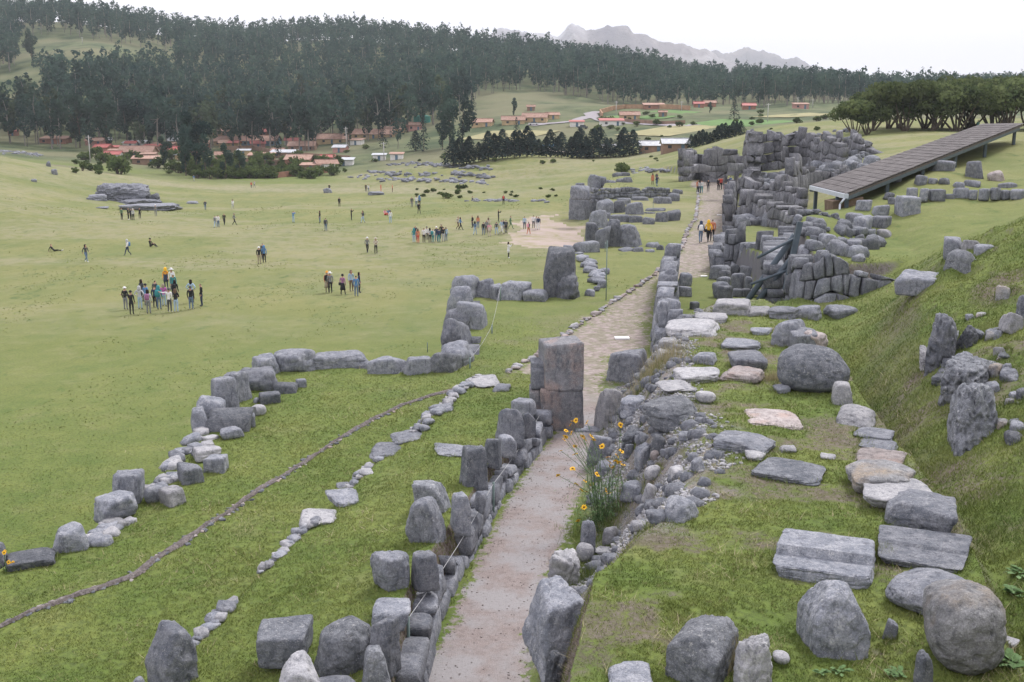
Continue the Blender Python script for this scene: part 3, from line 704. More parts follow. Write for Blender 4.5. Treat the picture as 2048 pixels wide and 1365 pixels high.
rubble_line('kerb_stones', 'curved kerb line of small stones along the grassed stone road', [(1008, 752), (1050, 728), (1100, 697), (1150, 657), (1190, 632), (1230, 602), (1270, 578), (1300, 557), (1335, 530), (1355, 512), (1368, 490), (1374, 470), (1390, 450), (1395, 420), (1396, 395)], .0, 280, .12, .4, ('rock_pink', 'rock_pale'), .05, 'kerb', up=.04)
dr = rubble_line('stone_drain', 'long curving drain edged with dark reddish stones across the terrace', [(-120, 1300), (0, 1255), (60, 1228), (130, 1200), (200, 1178), (270, 1150), (330, 1108), (400, 1062), (450, 1030), (520, 980), (600, 930), (680, 880), (740, 845), (800, 820), (860, 805), (915, 797)], zA, 295, .06, .14, ('rock_dark', 'rock_dark', 'rock_dark', 'rock_pink'), .07, 'stone drain', up=.0)
def ribbon(name, pxs, z, wd, mat, parent=None, h=.0, dz=.012):
    pp = np.array([P(a, b, z)[:2] for a, b in pxs]); S = np.concatenate([[0], np.cumsum(np.hypot(*np.diff(pp, axis=0).T))])
    s = np.linspace(0, S[-1], 220); x = np.interp(s, S, pp[:, 0]); y = np.interp(s, S, pp[:, 1])
    tx, ty = np.gradient(x), np.gradient(y); l = np.hypot(tx, ty); nx, ny = -ty / l, tx / l
    wob_ = wd * (1 + .5 * fbm(s * .9, 0 * s, 0, 4, 3)) / 2
    rows = []
    for k, hz in ((-1, 0), (-.6, h), (.6, h), (1, 0)):
        X_, Y_ = x + nx * wob_ * k, y + ny * wob_ * k; rows.append(np.stack([X_, Y_, T(X_, Y_) + dz + hz + .02 * vnoise(s * 6, k + 0 * s, 0, 2) * (abs(k) < 1)], -1))
    Vv = np.concatenate(rows); i = np.arange(220 * 4).reshape(4, 220)
    q = np.stack([i[:-1, :-1], i[:-1, 1:], i[1:, 1:], i[1:, :-1]], -1).reshape(-1, 4)
    off = np.array(parent.location) if parent else 0
    return link(name, mesh_np(name, Vv - off, q[:, ::-1].copy(), mat, True), parent)
M['drainbed'] = rock_mat('drain_bed', C4(.06, .05, .05), C4(.13, .11, .105), C4(.30, .27, .26), .4, sc_=2.4)
ribbon('channel_bed', [(-120, 1300), (0, 1255), (60, 1228), (130, 1200), (200, 1178), (270, 1150), (330, 1108), (400, 1062), (450, 1030), (520, 980), (600, 930), (680, 880), (740, 845), (800, 820), (860, 805), (915, 797)], zA, .17, M['drainbed'], dr, .05)
# flat slabs on the left edge of the raised strip
SL = [(930, 749, 1002, 777, 'pale flat slab at the far corner of the raised strip'), (780, 860, 846, 890, 'flat grey slab half way along the raised strip edge'),
      (738, 892, 809, 919, 'low domed slab next below the half-way slab on the strip edge'), (650, 976, 722, 1016, 'broad triangular slab set flush in the strip edge'),
      (597, 1017, 673, 1056, 'pale flush slab with broken end on the strip edge'), (868, 893, 935, 916, 'long thin grey slab lying beside the tall block on the strip'),
      (432, 1200, 473, 1232, 'small flush blue-grey stone in the grass of the strip'), (985, 767, 1022, 785, 'small flat stone in the grass near the pillar'),
      (672, 964, 700, 978, 'narrow flush stone above the triangular slab'), (865, 806, 908, 826, 'small flat slab by the end of the drain')]
for x0, y0, x1, y1, lb in SL: stone(x0, y0, x1, y1, 'flat', 1.2, None, 'rock_pale' if 'pale' in lb else 'rock', sink=.45, label=lb, cat='stone slab', group='flat slabs along the raised strip', rough=.05)

# ---------------------------------------------------------------- retaining wall beside the path
rw = thing('retaining_wall', 'wall of fitted grey stones between the raised strip and the gravel path', 'stone wall', P(1072, 860, 0))
def basew(parent, pts, sw, sh, off=0, **k):
    W_ = []
    for px, py, zf, zt in pts:
        b = P(px, py, zf); W_.append((b[0] + off, b[1], zf - .15, zt))
    masonry(parent, W_, sw, sh, **k)
basew(rw, [(1082, 868, 0, 0.75), (1062, 898, 0, 0.70), (1030, 935, 0, 0.70), (995, 975, 0, 0.65), (970, 1015, 0, 0.70), (935, 1075, 0, 0.75), (905, 1125, 0, 0.70), (872, 1190, 0, 0.75), (838, 1260, 0, 0.75), (815, 1340, 0, 0.80), (795, 1420, 0, 0.80)],
      0.62, .42, side=-1, batter=.1, drop=.12, seed=8, thick=.7, off=.3, mat='rock', pil=.09)
def rw_(x0, y0, x1, y1, kind='boulder', dr=.8, mat='rock', z=.85, **k): stone(x0, y0, x1, y1, kind, dr, z, mat, parent=None, name='stone', **k)
TOP = [(1022, 795, 1073, 832, 'block', .7, 'rock', 'squarish grey stone on the wall top next to the pillar'),
 (1036, 826, 1072, 872, 'block', .6, 'rock', 'upright stone with notch below the squarish one by the pillar'),
 (990, 817, 1050, 888, 'boulder', .7, 'rock', 'domed grey stone leaning on the path wall short of the pillar'),
 (995, 868, 1034, 912, 'block', .7, 'rock', 'smaller flat-faced stone under the domed wall stone'),
 (968, 877, 1004, 932, 'block', .7, 'rock_dark', 'upright dark stone right of the tall pitted block'),
 (918, 890, 976, 976, 'block', .7, 'rock_dark', 'tall dark pitted block with a cap stone on the wall top'),
 (823, 960, 903, 1030, 'wedge', .6, 'rock_lichen', 'upper of two big leaning stones on the wall top'),
 (810, 992, 892, 1090, 'wedge', .7, 'rock', 'lower of two big leaning stones, smooth grey face'),
 (740, 1101, 820, 1186, 'wedge', .8, 'rock', 'triangular grey boulder alone on the grass beside the path wall'),
 (900, 983, 943, 1062, 'block', .6, 'rock', 'upright rounded stone right of the leaning pair'),
 (948, 982, 974, 1022, 'boulder', .7, 'rock', 'small narrow stone near the fence post on the wall'),
 (512, 1229, 627, 1334, 'cube', .8, 'rock_dark', 'large squared dark grey block at the bottom of the strip'),
 (629, 1231, 744, 1356, 'boulder', .8, 'rock_lichen', 'large round boulder crusted with white lichen'),
 (551, 1300, 651, 1420, 'boulder', .8, 'rock_pale', 'pointed pale boulder in front of the squared dark block'),
 (289, 1240, 398, 1385, 'wedge', .7, 'rock', 'tall pointed grey boulder near the bottom left'),
 (738, 1232, 802, 1345, 'block', .7, 'rock', 'upright flat-topped stone right of the lichen boulder'),
 (722, 1290, 784, 1400, 'boulder', .7, 'rock_lichen', 'dark rough stone at the foot of the upright flat-topped stone'),
 (742, 1195, 822, 1262, 'slab', .9, 'rock', 'broad sloping slab on top of the near path wall'),
 (822, 1100, 880, 1180, 'block', .5, 'rock', 'smooth slanting stone in the wall beside the triangular boulder'),
 (612, 1350, 725, 1420, 'slab', .8, 'rock', 'flat stone at the bottom edge below the lichen boulder'),
 (262, 1352, 292, 1385, 'round', .8, 'rock', 'small stone at the foot of the tall pointed boulder')]
for a in TOP: stone(a[0], a[1], a[2], a[3], a[4], a[5], (.85 if a[0] > 500 and a[7].find('alone') < 0 else None), a[6], label=a[7], group='big stones along the path wall',
                    cuts=((.9, 0, .6, .95),) if 'upper of' in a[7] or 'leaning' in a[7] else ((-1, 0, .75, .8), (1, 0, .55, .9)) if 'pointed' in a[7] else ())
# ---------------------------------------------------------------- gate pillar
gp = P(1112, 862, 0)
pil = thing('gate_pillar', 'tall squared stone gate pillar with rust-pink streaks beside the path', 'gate pillar', gp)
def boxstone(x0, y0, x1, y1, z0, z1, name, mat, seed, p=26, n=26, dY=0, yaw=0.0):
    # stone between two heights, width from pixel x0..x1 at depth of the pillar
    Yc = gp[1] + dY; a = PD(x0, 800, Yc)[0]; b = PD(x1, 800, Yc)[0]
    rs = np.random.default_rng(seed); D_, Fq = cube_sphere(n)
    nm = []
    for ax in range(3):
        for s in (-1, 1):
            v = np.zeros(3); v[ax] = s; v += rs.normal(0, .03, 3) * (np.arange(3) != ax); nm.append(v / np.linalg.norm(v))
    q = np.maximum(D_ @ np.array(nm).T, 0); Vv = D_ * ((q ** p).sum(1) ** (-1 / p))[:, None]
    Vv = Vv * (1 + .012 * fbm(Vv[:, 0] * 2 + seed, Vv[:, 1] * 2, Vv[:, 2] * 2, seed, 4)[:, None])
    Vv = Vv * np.array([(b - a) / 2, y1 / 2, (z1 - z0) / 2])
    Vv = Vv @ np.array(Matrix.Rotation(yaw, 3, 'Z')).T
    return link(name, mesh_np(name, Vv, Fq, M[mat], True), pil, ((a + b) / 2 - gp[0], dY + y0 + y1 / 2, (z0 + z1) / 2))
hp = 2.62
boxstone(1084, 0, 1162, 1.15, 1.22, hp, 'capstone', 'rust', 5, yaw=.12)
boxstone(1081, 0, 1163, 1.15, -.1, 1.235, 'base_stone', 'rust', 6, yaw=.12)
boxstone(1062, .15, 1098, .9, 1.2, 1.88, 'side_stone', 'rock', 7, 14, 12)
boxstone(1062, .2, 1096, .8, 1.8, 2.02, 'side_stone', 'rock', 8, 10, 12)
boxstone(1060, .2, 1090, .8, .0, 1.2, 'side_stone', 'rust', 9, 18, 12)
boxstone(1150, -.15, 1200, .5, -.12, .06, 'threshold', 'rock', 12, 12, 10)
# ================================================================ stones of the mound right of the path
gm = 'stones on the rubble mound'
MO = [
 (1044, 1150, 1206, 1342, 'block', .8, 'rock', 'huge slanting block standing at the right edge of the gravel path', ((1, .2, .7, .95),), None),
 (1090, 1096, 1162, 1172, 'rough', .8, 'rock_pale', 'pale rough stone behind the huge slanting path-side block', (), None),
 (1330, 1229, 1478, 1400, 'block', .9, 'rock_lichen', 'tall pitted grey block at the bottom centre of the mound', ((-.6, 0, .9, 1.0),), None),
 (1466, 1266, 1546, 1420, 'rough', .8, 'rock_pale', 'narrow split whitish stone beside dry brown grass', (), None),
 (1212, 1322, 1308, 1400, 'flat', 1.0, 'rock', 'low pale stone at the bottom edge between two tall blocks', (), None),
 (1592, 1160, 1742, 1322, 'wedge', .8, 'rock', 'large many-sided boulder with peaked top at the lower right', ((-1, 0, .8, .86), (1, 0, .65, .84), (0, -1, 1.2, 1.0)), None),
 (1545, 1057, 1752, 1180, 'step', .75, 'rock', 'long carved stone with two steps, left of the pair', (), (-.15, .75)),
 (1755, 1052, 1945, 1150, 'step', .9, 'rock', 'carved stepped stone in the border, right of the pair', (), (-.1, .6)),
 (1770, 1135, 1962, 1240, 'round', .8, 'rock', 'broad rounded block partly behind the big ochre boulder', (), None),
 (1845, 1158, 2014, 1352, 'round', .9, 'rock_ochre', 'big rounded ochre-stained boulder at the bottom right corner', (), None),
 (1768, 978, 1916, 1080, 'block', .8, 'rock', 'large grey block with sloping left shoulder in the border', ((-1, 0, .9, .95),), None),
 (1722, 942, 1882, 1026, 'flat', .9, 'rock_pale', 'long curved pale slab behind the sloping-shouldered block', (), None),
 (1690, 918, 1832, 992, 'boulder', .9, 'rock_ochre', 'rounded mossy boulder with flat bleached top', (), None),
 (1705, 899, 1822, 938, 'slab', .9, 'rock_pink', 'pinkish flat slab above the bleached boulder', (), None),
 (1715, 875, 1797, 906, 'flat', .9, 'rock', 'low grey border stone above the pinkish slab', (), None),
 (1706, 855, 1790, 884, 'flat', .9, 'rock', 'flat rounded border stone, second above the pinkish slab', (), None),
 (1672, 808, 1752, 858, 'boulder', 1.0, 'rock_pale', 'pale humped border stone below the giant round boulder', (), None),
 (1662, 762, 1706, 812, 'boulder', 1.0, 'rock_pale', 'narrow pale border stone just right under the giant boulder', (), None),
 (1545, 1300, 1580, 1330, 'round', 1, 'rock_pale', 'small pale stone beside the narrow split stone', (), None),
 (1764, 1236, 1797, 1283, 'wedge', .5, 'rock', 'small upright blue-grey sliver in the grass', (), None),
 (1824, 1296, 1868, 1400, 'boulder', .9, 'rock_dark', 'small dark stone under the ochre boulder', (), None),
 (1554, 687, 1701, 787, 'round', .75, 'rock_dark', 'giant smooth egg-shaped boulder perched on the mound', (), None),
 (1541, 638, 1622, 697, 'boulder', .7, 'rock', 'rounded blue-grey boulder, left of three behind the giant one', (), None),
 (1568, 655, 1642, 702, 'block', .7, 'rock', 'squat bleached boulder, middle of three behind the giant one', (), None),
 (1598, 659, 1657, 701, 'boulder', .9, 'rock_pink', 'pinkish domed boulder, right of three behind the giant one', (), None),
 (1455, 700, 1536, 742, 'wedge', .8, 'rock', 'angular grey boulder on the mound above the pink flat stone', (), None),
 (1438, 731, 1531, 768, 'flat', .9, 'rock_pink', 'low pinkish stone on the mound left of the giant boulder', (), None),
 (1438, 676, 1522, 704, 'flat', .9, 'rock', 'flat bluish slab sunk in grass near the mound top', (), None),
 (1330, 637, 1442, 676, 'slab', 1.1, 'rock_pale', 'big flat pale slab at the far left corner of the mound', (), None),
 (1388, 625, 1456, 650, 'flat', 1.0, 'rock_pale', 'pale domed flat stone behind the corner slab', (), None),
 (1425, 597, 1505, 632, 'slab', .9, 'rock_pale', 'squared pale slab below the steel props', (), None),
 (1283, 792, 1410, 868, 'boulder', .9, 'rock_lichen', 'big lichen-white block resting on the rubble slope', (), None),
 (1390, 782, 1432, 808, 'round', .9, 'rock_pale', 'small rounded stone behind the lichen-white block', (), None),
 (1310, 764, 1395, 786, 'flat', 1.0, 'rock_pale', 'flat whitish stone just above the lichen-white block', (), None),
 (1485, 831, 1607, 861, 'flat', .9, 'rock_pink', 'flat pale stone sunk in grass in the middle of the mound', (), None),
 (1426, 861, 1552, 914, 'slab', .8, 'rock', 'grey wedge slab rising to a square left end', ((1, 0, .8, .75),), None),
 (1502, 919, 1652, 974, 'slab', .8, 'rock_dark', 'long flat-topped dark stone across the middle of the mound', ((1, 0, 1, 1.0),), None),
 (1489, 900, 1532, 924, 'rough', .9, 'rock_pale', 'small pale jagged stone beside the long dark stone', (), None),
 (1556, 890, 1594, 908, 'rough', .9, 'rock_pale', 'small white broken stone right of the jagged one', (), None),
 (1345, 734, 1440, 768, 'flat', .9, 'rock_pale', 'low whitish stone at the top of the rubble slope', (), None),
 (1383, 704, 1435, 732, 'wedge', .9, 'rock', 'small pointed stone at the mound edge above the scree', (), None),
 (1545, 768, 1582, 790, 'wedge', .9, 'rock', 'small grey stone at the foot of the giant boulder', (), None),
 (1315, 675, 1356, 700, 'boulder', .9, 'rock_pale', 'pale stone on the slope corner above the road', (), None),
 (1312, 697, 1340, 722, 'boulder', .9, 'rock_pale', 'small pale stone at the scree edge above the jamb', (), None),
 (1239, 960, 1292, 1006, 'boulder', .9, 'rock', 'rounded stone at the left foot of the scree', (), None),
 (1283, 966, 1318, 1008, 'boulder', .9, 'rock_pale', 'smaller stone right of the rounded scree-foot stone', (), None),
 (1328, 990, 1398, 1050, 'boulder', .8, 'rock', 'leaning elongated stone low on the scree', (), None),
 (1290, 1018, 1340, 1050, 'wedge', .8, 'rock', 'grey sloping stone left of the leaning elongated one', (), None),
 (1243, 850, 1292, 892, 'rough', .9, 'rock_dark', 'dark rough stone hanging under the lichen-white block', (), None),
 (1268, 885, 1302, 942, 'boulder', .9, 'rock', 'tall rounded stone on the rubble slope', (), None),
 (1300, 868, 1332, 915, 'boulder', .9, 'rock_dark', 'dark block directly below the lichen-white block', (), None),
 (1247, 888, 1272, 915, 'boulder', .9, 'rock', 'small stone left of the tall rounded slope stone', (), None),
 (1380, 915, 1412, 948, 'wedge', .8, 'rock', 'pale bluish sliver at the upper edge of the scree', (), None),
 (1288, 930, 1322, 962, 'round', .9, 'rock_pale', 'white rounded stone in the middle of the scree', (), None),
 (1300, 900, 1318, 925, 'round', .9, 'rock_pink', 'small pink stone in the rubble slope', (), None),
 (1335, 930, 1372, 960, 'wedge', .9, 'rock_pale', 'pale wedge stone high on the scree slope', (), None),
 (1215, 985, 1246, 1012, 'boulder', .9, 'rock', 'dark rounded stone beside the flower stems', (), None),
 (1262, 1040, 1296, 1064, 'boulder', .9, 'rock_pale', 'pale stone low in the scree next to the leaning one', (), None),
 (1356, 862, 1392, 884, 'flat', .9, 'rock', 'flat stone at the scree top under the lichen-white block', (), None),
 (1640, 905, 1672, 922, 'flat', .9, 'rock_pale', 'small flat stone right of the long dark stone', (), None),
 (1480, 745, 1510, 760, 'flat', .9, 'rock', 'little grey stone beside the low pinkish stone', (), None),
 (1204, 1053, 1237, 1092, 'boulder', .9, 'rock_pale', 'small pale upright stone near the grassy slope foot', (), None),
 (1190, 1092, 1228, 1112, 'flat', .9, 'rock_pale', 'small flat pale stone near the slope foot', (), None),
 (1172, 870, 1228, 938, 'block', .8, 'rock', 'bluish rounded block behind the yellow flowers', (), 0),
 (1184, 920, 1240, 975, 'boulder', .8, 'rock', 'lower stone hidden behind the flower stems', (), 0),
 (1160, 1040, 1192, 1115, 'boulder', .8, 'rock', 'dark stone at the path edge under the flowers', (), 0),
 (1152, 1085, 1188, 1125, 'round', .8, 'rock_pale', 'round mossy stone above the pale rough one', (), None),
 (1187, 777, 1246, 864, 'block', .6, 'rock_pale', 'square jamb stone on the right of the gateway', (), 0),
 (1240, 790, 1300, 830, 'flat', 1.0, 'rock', 'smooth ramp-like rock behind the right jamb', (), None),
 (1236, 812, 1262, 836, 'rough', .8, 'rock_dark', 'small rough stone tucked behind the right jamb', (), None),
 (1085, 1300, 1140, 1400, 'rough', 1.0, 'rock_dark', 'dark rooty stone under the huge slanting block', (), None),
 (1500, 655, 1545, 672, 'flat', 1, 'rock', 'thin flat stone on the far mound by the three boulders', (), None),
 (1535, 612, 1600, 640, 'flat', 1.1, 'rock', 'long flat border slab at the far right corner of the mound', (), None),
 (1490, 612, 1545, 634, 'flat', 1.1, 'rock_pale', 'pale broken slab near the far end of the mound', (), None),
]
for x0, y0, x1, y1, kd, drr, mt, lb, cu, lg in MO:
    if isinstance(lg, tuple):
        o = stone(x0, y0, x1, y1, kd, drr, None, mt, cuts=cu, label=lb, group=gm, ledge=lg, sink=.1)
    else:
        stone(x0, y0, x1, y1, kd, drr, lg, mt, cuts=cu, label=lb, group=gm, sink=.2 if kd == 'flat' else .05 if kd == 'round' else .15)
# stones of the jamb beyond, and the wall face along the stone road
stone(1212, 697, 1300, 768, 'block', .8, 0, 'rock', label='wide flat-topped stone beyond the right jamb of the gateway', group=gm)
mw = thing('mound_wall', 'steep weathered wall of tall stones where the mound meets the stone road', 'stone wall', P(1306, 690, 0), None)
basew(mw, [(1308, 716, -.1, 1.5), (1306, 690, -.1, 2.2), (1313, 630, -.1, 2.3), (1322, 585, -.1, 2.35), (1330, 560, -.1, 2.3)], .7, .85, side=-1 * 1, batter=.1, drop=.15, seed=21, thick=.6, mat='rock')
for a in [(1328, 537, 1358, 590), (1322, 560, 1352, 592), (1330, 596, 1362, 632), (1332, 618, 1366, 650), (1316, 598, 1340, 650)]: stone(*a, 'block', .8, 1.2 if a[1] < 590 else 1.9, 'rock', parent=mw, name='stone')
for a in [(1354, 545, 1385, 574, 'wedge', 'grey wedge stone leaning behind the end of the road wall'), (1354, 572, 1384, 592, 'cube', 'low squared stone behind the end of the road wall'),
          (1379, 603, 1399, 618, 'cube', 'single small block in the grass yard')]: stone(*a[:5], .7, 0, 'rock', label=a[5], group='stones in the grass yard')
# scree: gravelly debris down the slope (nobody could count it)
ico_v, ico_f = cube_sphere(1)
def scatter_stuff(name, label, cat, pts, smin, smax, mat, seed=0, parent=None, flat=.6, n_=1, jit=.22):
    ico_v, ico_f = cube_sphere(n_)
    rs = np.random.default_rng(seed); n = len(pts); s = rs.uniform(smin, smax, n) ** 1.0
    v = ico_v[None] * (1 + rs.normal(0, jit, (n, len(ico_v), 1)))
    v = v * (s[:, None, None] / 2) * np.stack([rs.uniform(.7, 1.4, n), rs.uniform(.7, 1.2, n), rs.uniform(.5, 1, n) * flat * 1.6], -1)[:, None]
    a = rs.uniform(0, 6.28, n); ca, sa = np.cos(a)[:, None], np.sin(a)[:, None]
    v = np.stack([v[..., 0] * ca - v[..., 1] * sa, v[..., 0] * sa + v[..., 1] * ca, v[..., 2]], -1) + np.asarray(pts)[:, None]
    f = (ico_f[None] + (np.arange(n) * len(ico_v))[:, None, None]).reshape(-1, 4)
    o = link(name, mesh_np(name, v.reshape(-1, 3), f, mat), parent); o['kind'] = 'stuff'
    if parent is None: tag(o, label, cat)
    return o
rs = np.random.default_rng(15)
for i in range(34):
    a, b = [(1900, 690), (1935, 640), (1960, 750), (1870, 730), (1990, 690), (2010, 760), (1985, 850)][i % 7]; a += rs.normal(0, 22); b += rs.normal(0, 22); w_ = rs.uniform(14, 42)
    stone(a, b, a + w_, b + w_ * rs.uniform(.5, .9), 'rough', 1.1, None, ['rock', 'rock_dark', 'rock_ochre'][i % 3], n=9, sink=.35, label='small broken rock in the bare soil around the hillside outcrops', group='broken rocks round the hillside outcrops')
y = rs.uniform(9, 31, 9000); x = rs.uniform(-3.5, 3.5, 9000); sd = sdist(x, y, PPATH); m = (sd < .05) & (rs.random(9000) < smooth(-.9, .1, sd) * .8 + .12); x, y = x[m], y[m]
scatter_stuff('loose_gravel', 'loose gravel strewn over the near path', 'gravel', np.stack([x, y, T(x, y) + .004], -1), .012, .045, M['rock_pink'], 16)
rs = np.random.default_rng(5)
y = rs.uniform(16, 36, 26000); x = rs.uniform(-1, 7, 26000)
sd = sdist(x, y, PC); m = (sd > -.8 + .6 * rs.random(len(x))) & (sd < 2.3) & (x < 0.1 * y + 3.6) & (fbm(x * .8, y * .8, 0, 71, 3) > -.15) & (sdist(x, y, PPATH) > .25)
x, y = x[m], y[m]; scatter_stuff('scree', 'grey crumbling scree spilling down from the mound towards the path', 'scree', np.stack([x, y, T(x, y) + .005], -1), .03, .13, M['rock_pale'], 6)
y = rs.uniform(16, 36, 900); x = rs.uniform(-1, 7, 900); sd = sdist(x, y, PC); m = (sd > -.4) & (sd < 2.1) & (x < 0.1 * y + 3.6) & (sdist(x, y, PPATH) > .4)
x, y = x[m], y[m]; scatter_stuff('rubble', 'broken fist-sized rubble lying on the scree slope', 'rubble', np.stack([x, y, T(x, y) + .01], -1), .12, .42, M['rock'], 8, n_=2, jit=.13)
M['litter'] = plain('dead_plant_litter', (.11, .09, .075), 1, .4, 12)

# ================================================================ yard, props and terrace wall beyond the mound
YB = .15
yard = thing('yard_wall', 'ruined rows of squared stones closing the grass yard behind the steel props', 'stone wall', P(1500, 590, YB))
for a in [(1418, 530, 1462, 557, 'block'), (1434, 541, 1462, 562, 'block'), (1461, 546, 1490, 580, 'cube'), (1489, 553, 1506, 578, 'block'), (1432, 553, 1462, 572, 'block'),
          (1424, 563, 1462, 592, 'boulder'), (1433, 571, 1466, 602, 'block'), (1455, 527, 1482, 552, 'wedge'), (1478, 531, 1512, 556, 'block'), (1508, 524, 1544, 556, 'block'),
          (1522, 552, 1560, 580, 'boulder'), (1464, 577, 1484, 592, 'cube'), (1482, 577, 1502, 592, 'cube'), (1500, 578, 1526, 590, 'cube'), (1524, 577, 1556, 598, 'cube'), (1552, 573, 1572, 588, 'boulder')]:
    stone(*a, .8, YB, 'wallrock', parent=yard, name='stone')
# terrace wall D with the leaning props
dw = thing('yard_terrace_wall', 'high wall of upright fitted stones behind and right of the steel props', 'stone wall', P(1545, 600, YB))
def zpy(px, py, zb, pyb): # height at pixel row py above the point whose foot is at pyb
    b = P(px, pyb, zb); return PD(px, py, b[1])[2]
def DW(pts): return [(px, pyb, zb, zpy(px, pt, zb, pyb)) for px, pyb, zb, pt in pts]
basew(dw, DW([(1610, 552, .15, 445), (1592, 583, .15, 472), (1570, 617, .15, 494), (1566, 636, .6, 525)]), .6, .65, side=1 * -1, batter=.1, drop=.1, seed=31, thick=.8)
basew(dw, DW([(1564, 634, 1.0, 500), (1590, 627, 1.4, 516), (1640, 622, 1.6, 512), (1690, 616, 1.7, 516), (1740, 611, 1.8, 526), (1800, 604, 1.9, 556)]), .5, 1.0, side=1, batter=.08, drop=.06, seed=32, thick=.7, jag=.35)
for a in [(1592, 487, 1634, 546, 'block', .9, 2.2), (1597, 432, 1622, 475, 'block', .8, 3.2), (1586, 540, 1612, 570, 'block', .8, 1.8),
          (1634, 517, 1668, 578, 'wedge', .8, 1.6), (1660, 545, 1690, 610, 'wedge', .8, 1.2), (1690, 530, 1738, 580, 'block', .8, 1.8), (1698, 548, 1762, 604, 'boulder', .8, 1.6), (1718, 581, 1788, 610, 'slab', .8, 1.7)]:
    stone(*a[:6], a[6], 'rock', parent=dw, name='stone')
for a in [(1579, 610, 1645, 645, 'block', 'grey border stone at the far end of the gully, first from the mound'), (1646, 609, 1720, 643, 'boulder', 'broad rounded border stone at the far end of the gully, middle one'),
          (1717, 611, 1782, 642, 'wedge', 'tapering border stone at the far end of the gully, next to the hillside')]: stone(*a[:5], .7, 1.7, 'rock', label=a[5], group='border stones at the gully end')
for a in [(1788, 538, 1888, 594, 'block', .7, 'rock', 'large rectangular block jutting from the hillside crest'), (1886, 497, 1962, 552, 'boulder', .8, 'rock_lichen', 'round white-speckled boulder on the hillside crest'),
          (1886, 473, 1926, 512, 'block', .8, 'rock', 'upright grey block behind the white-speckled boulder'), (1920, 480, 1962, 502, 'flat', .8, 'rock_pale', 'flat whitish rock trailing from the upright grey block'),
          (1945, 488, 1990, 512, 'flat', .8, 'rock', 'thin slab lying above the white-speckled boulder'), (1788, 391, 1843, 434, 'cube', .8, 'rock', 'big squared block on the lawn right of the shelter'),
          (1703, 430, 1746, 468, 'slab', .8, 'rock', 'slanting slab right of the small-stone wall panel'), (1742, 431, 1784, 456, 'cube', .8, 'rock', 'flat-topped block beside the slanting slab'),
          (1690, 425, 1735, 452, 'slab', .8, 'rock', 'broad slab half hidden behind the slanting slab'), (1742, 410, 1780, 430, 'slab', .8, 'rock', 'stacked flat stones near the shelter opening'),
          (1710, 400, 1745, 422, 'slab', .8, 'rock', 'layered grey block right at the shelter opening'), (1640, 468, 1675, 500, 'boulder', .8, 'rock', 'grey block at the foot of the small-stone wall panel'),
          (1660, 478, 1698, 512, 'boulder', .8, 'rock', 'fallen rounded stone downhill of the wall panel'), (1690, 478, 1724, 508, 'block', .8, 'rock', 'fallen squared stone, right of the fallen rounded one'),
          (1628, 500, 1660, 522, 'block', .8, 'rock', 'stepped stone below the wall panel'), (1728, 458, 1752, 478, 'wedge', .8, 'rock', 'small stone under the slanting slab'),
          (1752, 458, 1786, 478, 'flat', .8, 'rock_pale', 'pale flat stone on the slope below the flat-topped block'), (1710, 498, 1730, 512, 'flat', .8, 'rock', 'little flat stone lower on the slope'),
          (1678, 450, 1700, 470, 'boulder', .8, 'rock', 'dark stone beside the right end of the wall panel'), (1855, 320, 1912, 344, 'block', .5, 'rock', 'long rectangular block lying under the shelter roof edge'),
          (1929, 322, 1966, 356, 'block', .8, 'rock', 'upright squared block near the dry-stone wall'), (1974, 341, 2010, 363, 'boulder', .8, 'rock_pink', 'pinkish boulder below the dry-stone wall'),
          (1995, 625, 2048, 672, 'wedge', .8, 'rock_pale', 'pale angular rock at the right picture edge on the hillside'),
          (2030, 590, 2080, 640, 'boulder', .8, 'rock_dark', 'dark rock cut by the right picture edge'),
          (1990, 570, 2022, 606, 'rough', .8, 'rock_ochre', 'ochre rock sticking out of the hillside turf'),
          (1880, 1290, 1910, 1310, 'flat', .8, 'rock_pale', 'tiny pale stone near the ochre boulder'),
          (2005, 1270, 2040, 1298, 'flat', .8, 'rock_pale', 'pale stone in the weeds at the lower right')]:
    stone(*a[:6], None, a[6], label=a[7], group='scattered stones on the right hillside', sink=.3 if a[4] == 'flat' else .12)
# natural rock outcrops on the near hillside
for a in [(1880, 702, 1990, 800, 'rough', 1.5, 'rock_lichen', 'dark craggy outcrop with a sloping flat top on the hillside', ((0, 0, 1, .7),)), (1893, 765, 2004, 898, 'rough', 1.4, 'rock_lichen', 'lower craggy hanging outcrop with deep holes on the hillside', ()),
          (1850, 625, 1915, 735, 'rough', 1.5, 'rock', 'ragged cracked rock rib running down the hillside', ()), (1838, 690, 1878, 740, 'rough', .9, 'rock_pale', 'small broken rock at the foot of the cracked rib', ()),
          (1910, 650, 1960, 700, 'rough', .9, 'rock_dark', 'low dark rock beside the cracked rib', ())]:
    stone(*a[:6], None, a[6], label=a[7], group='rock outcrops on the near hillside', n=36, rough=.07, cuts=a[8], sink=.3)
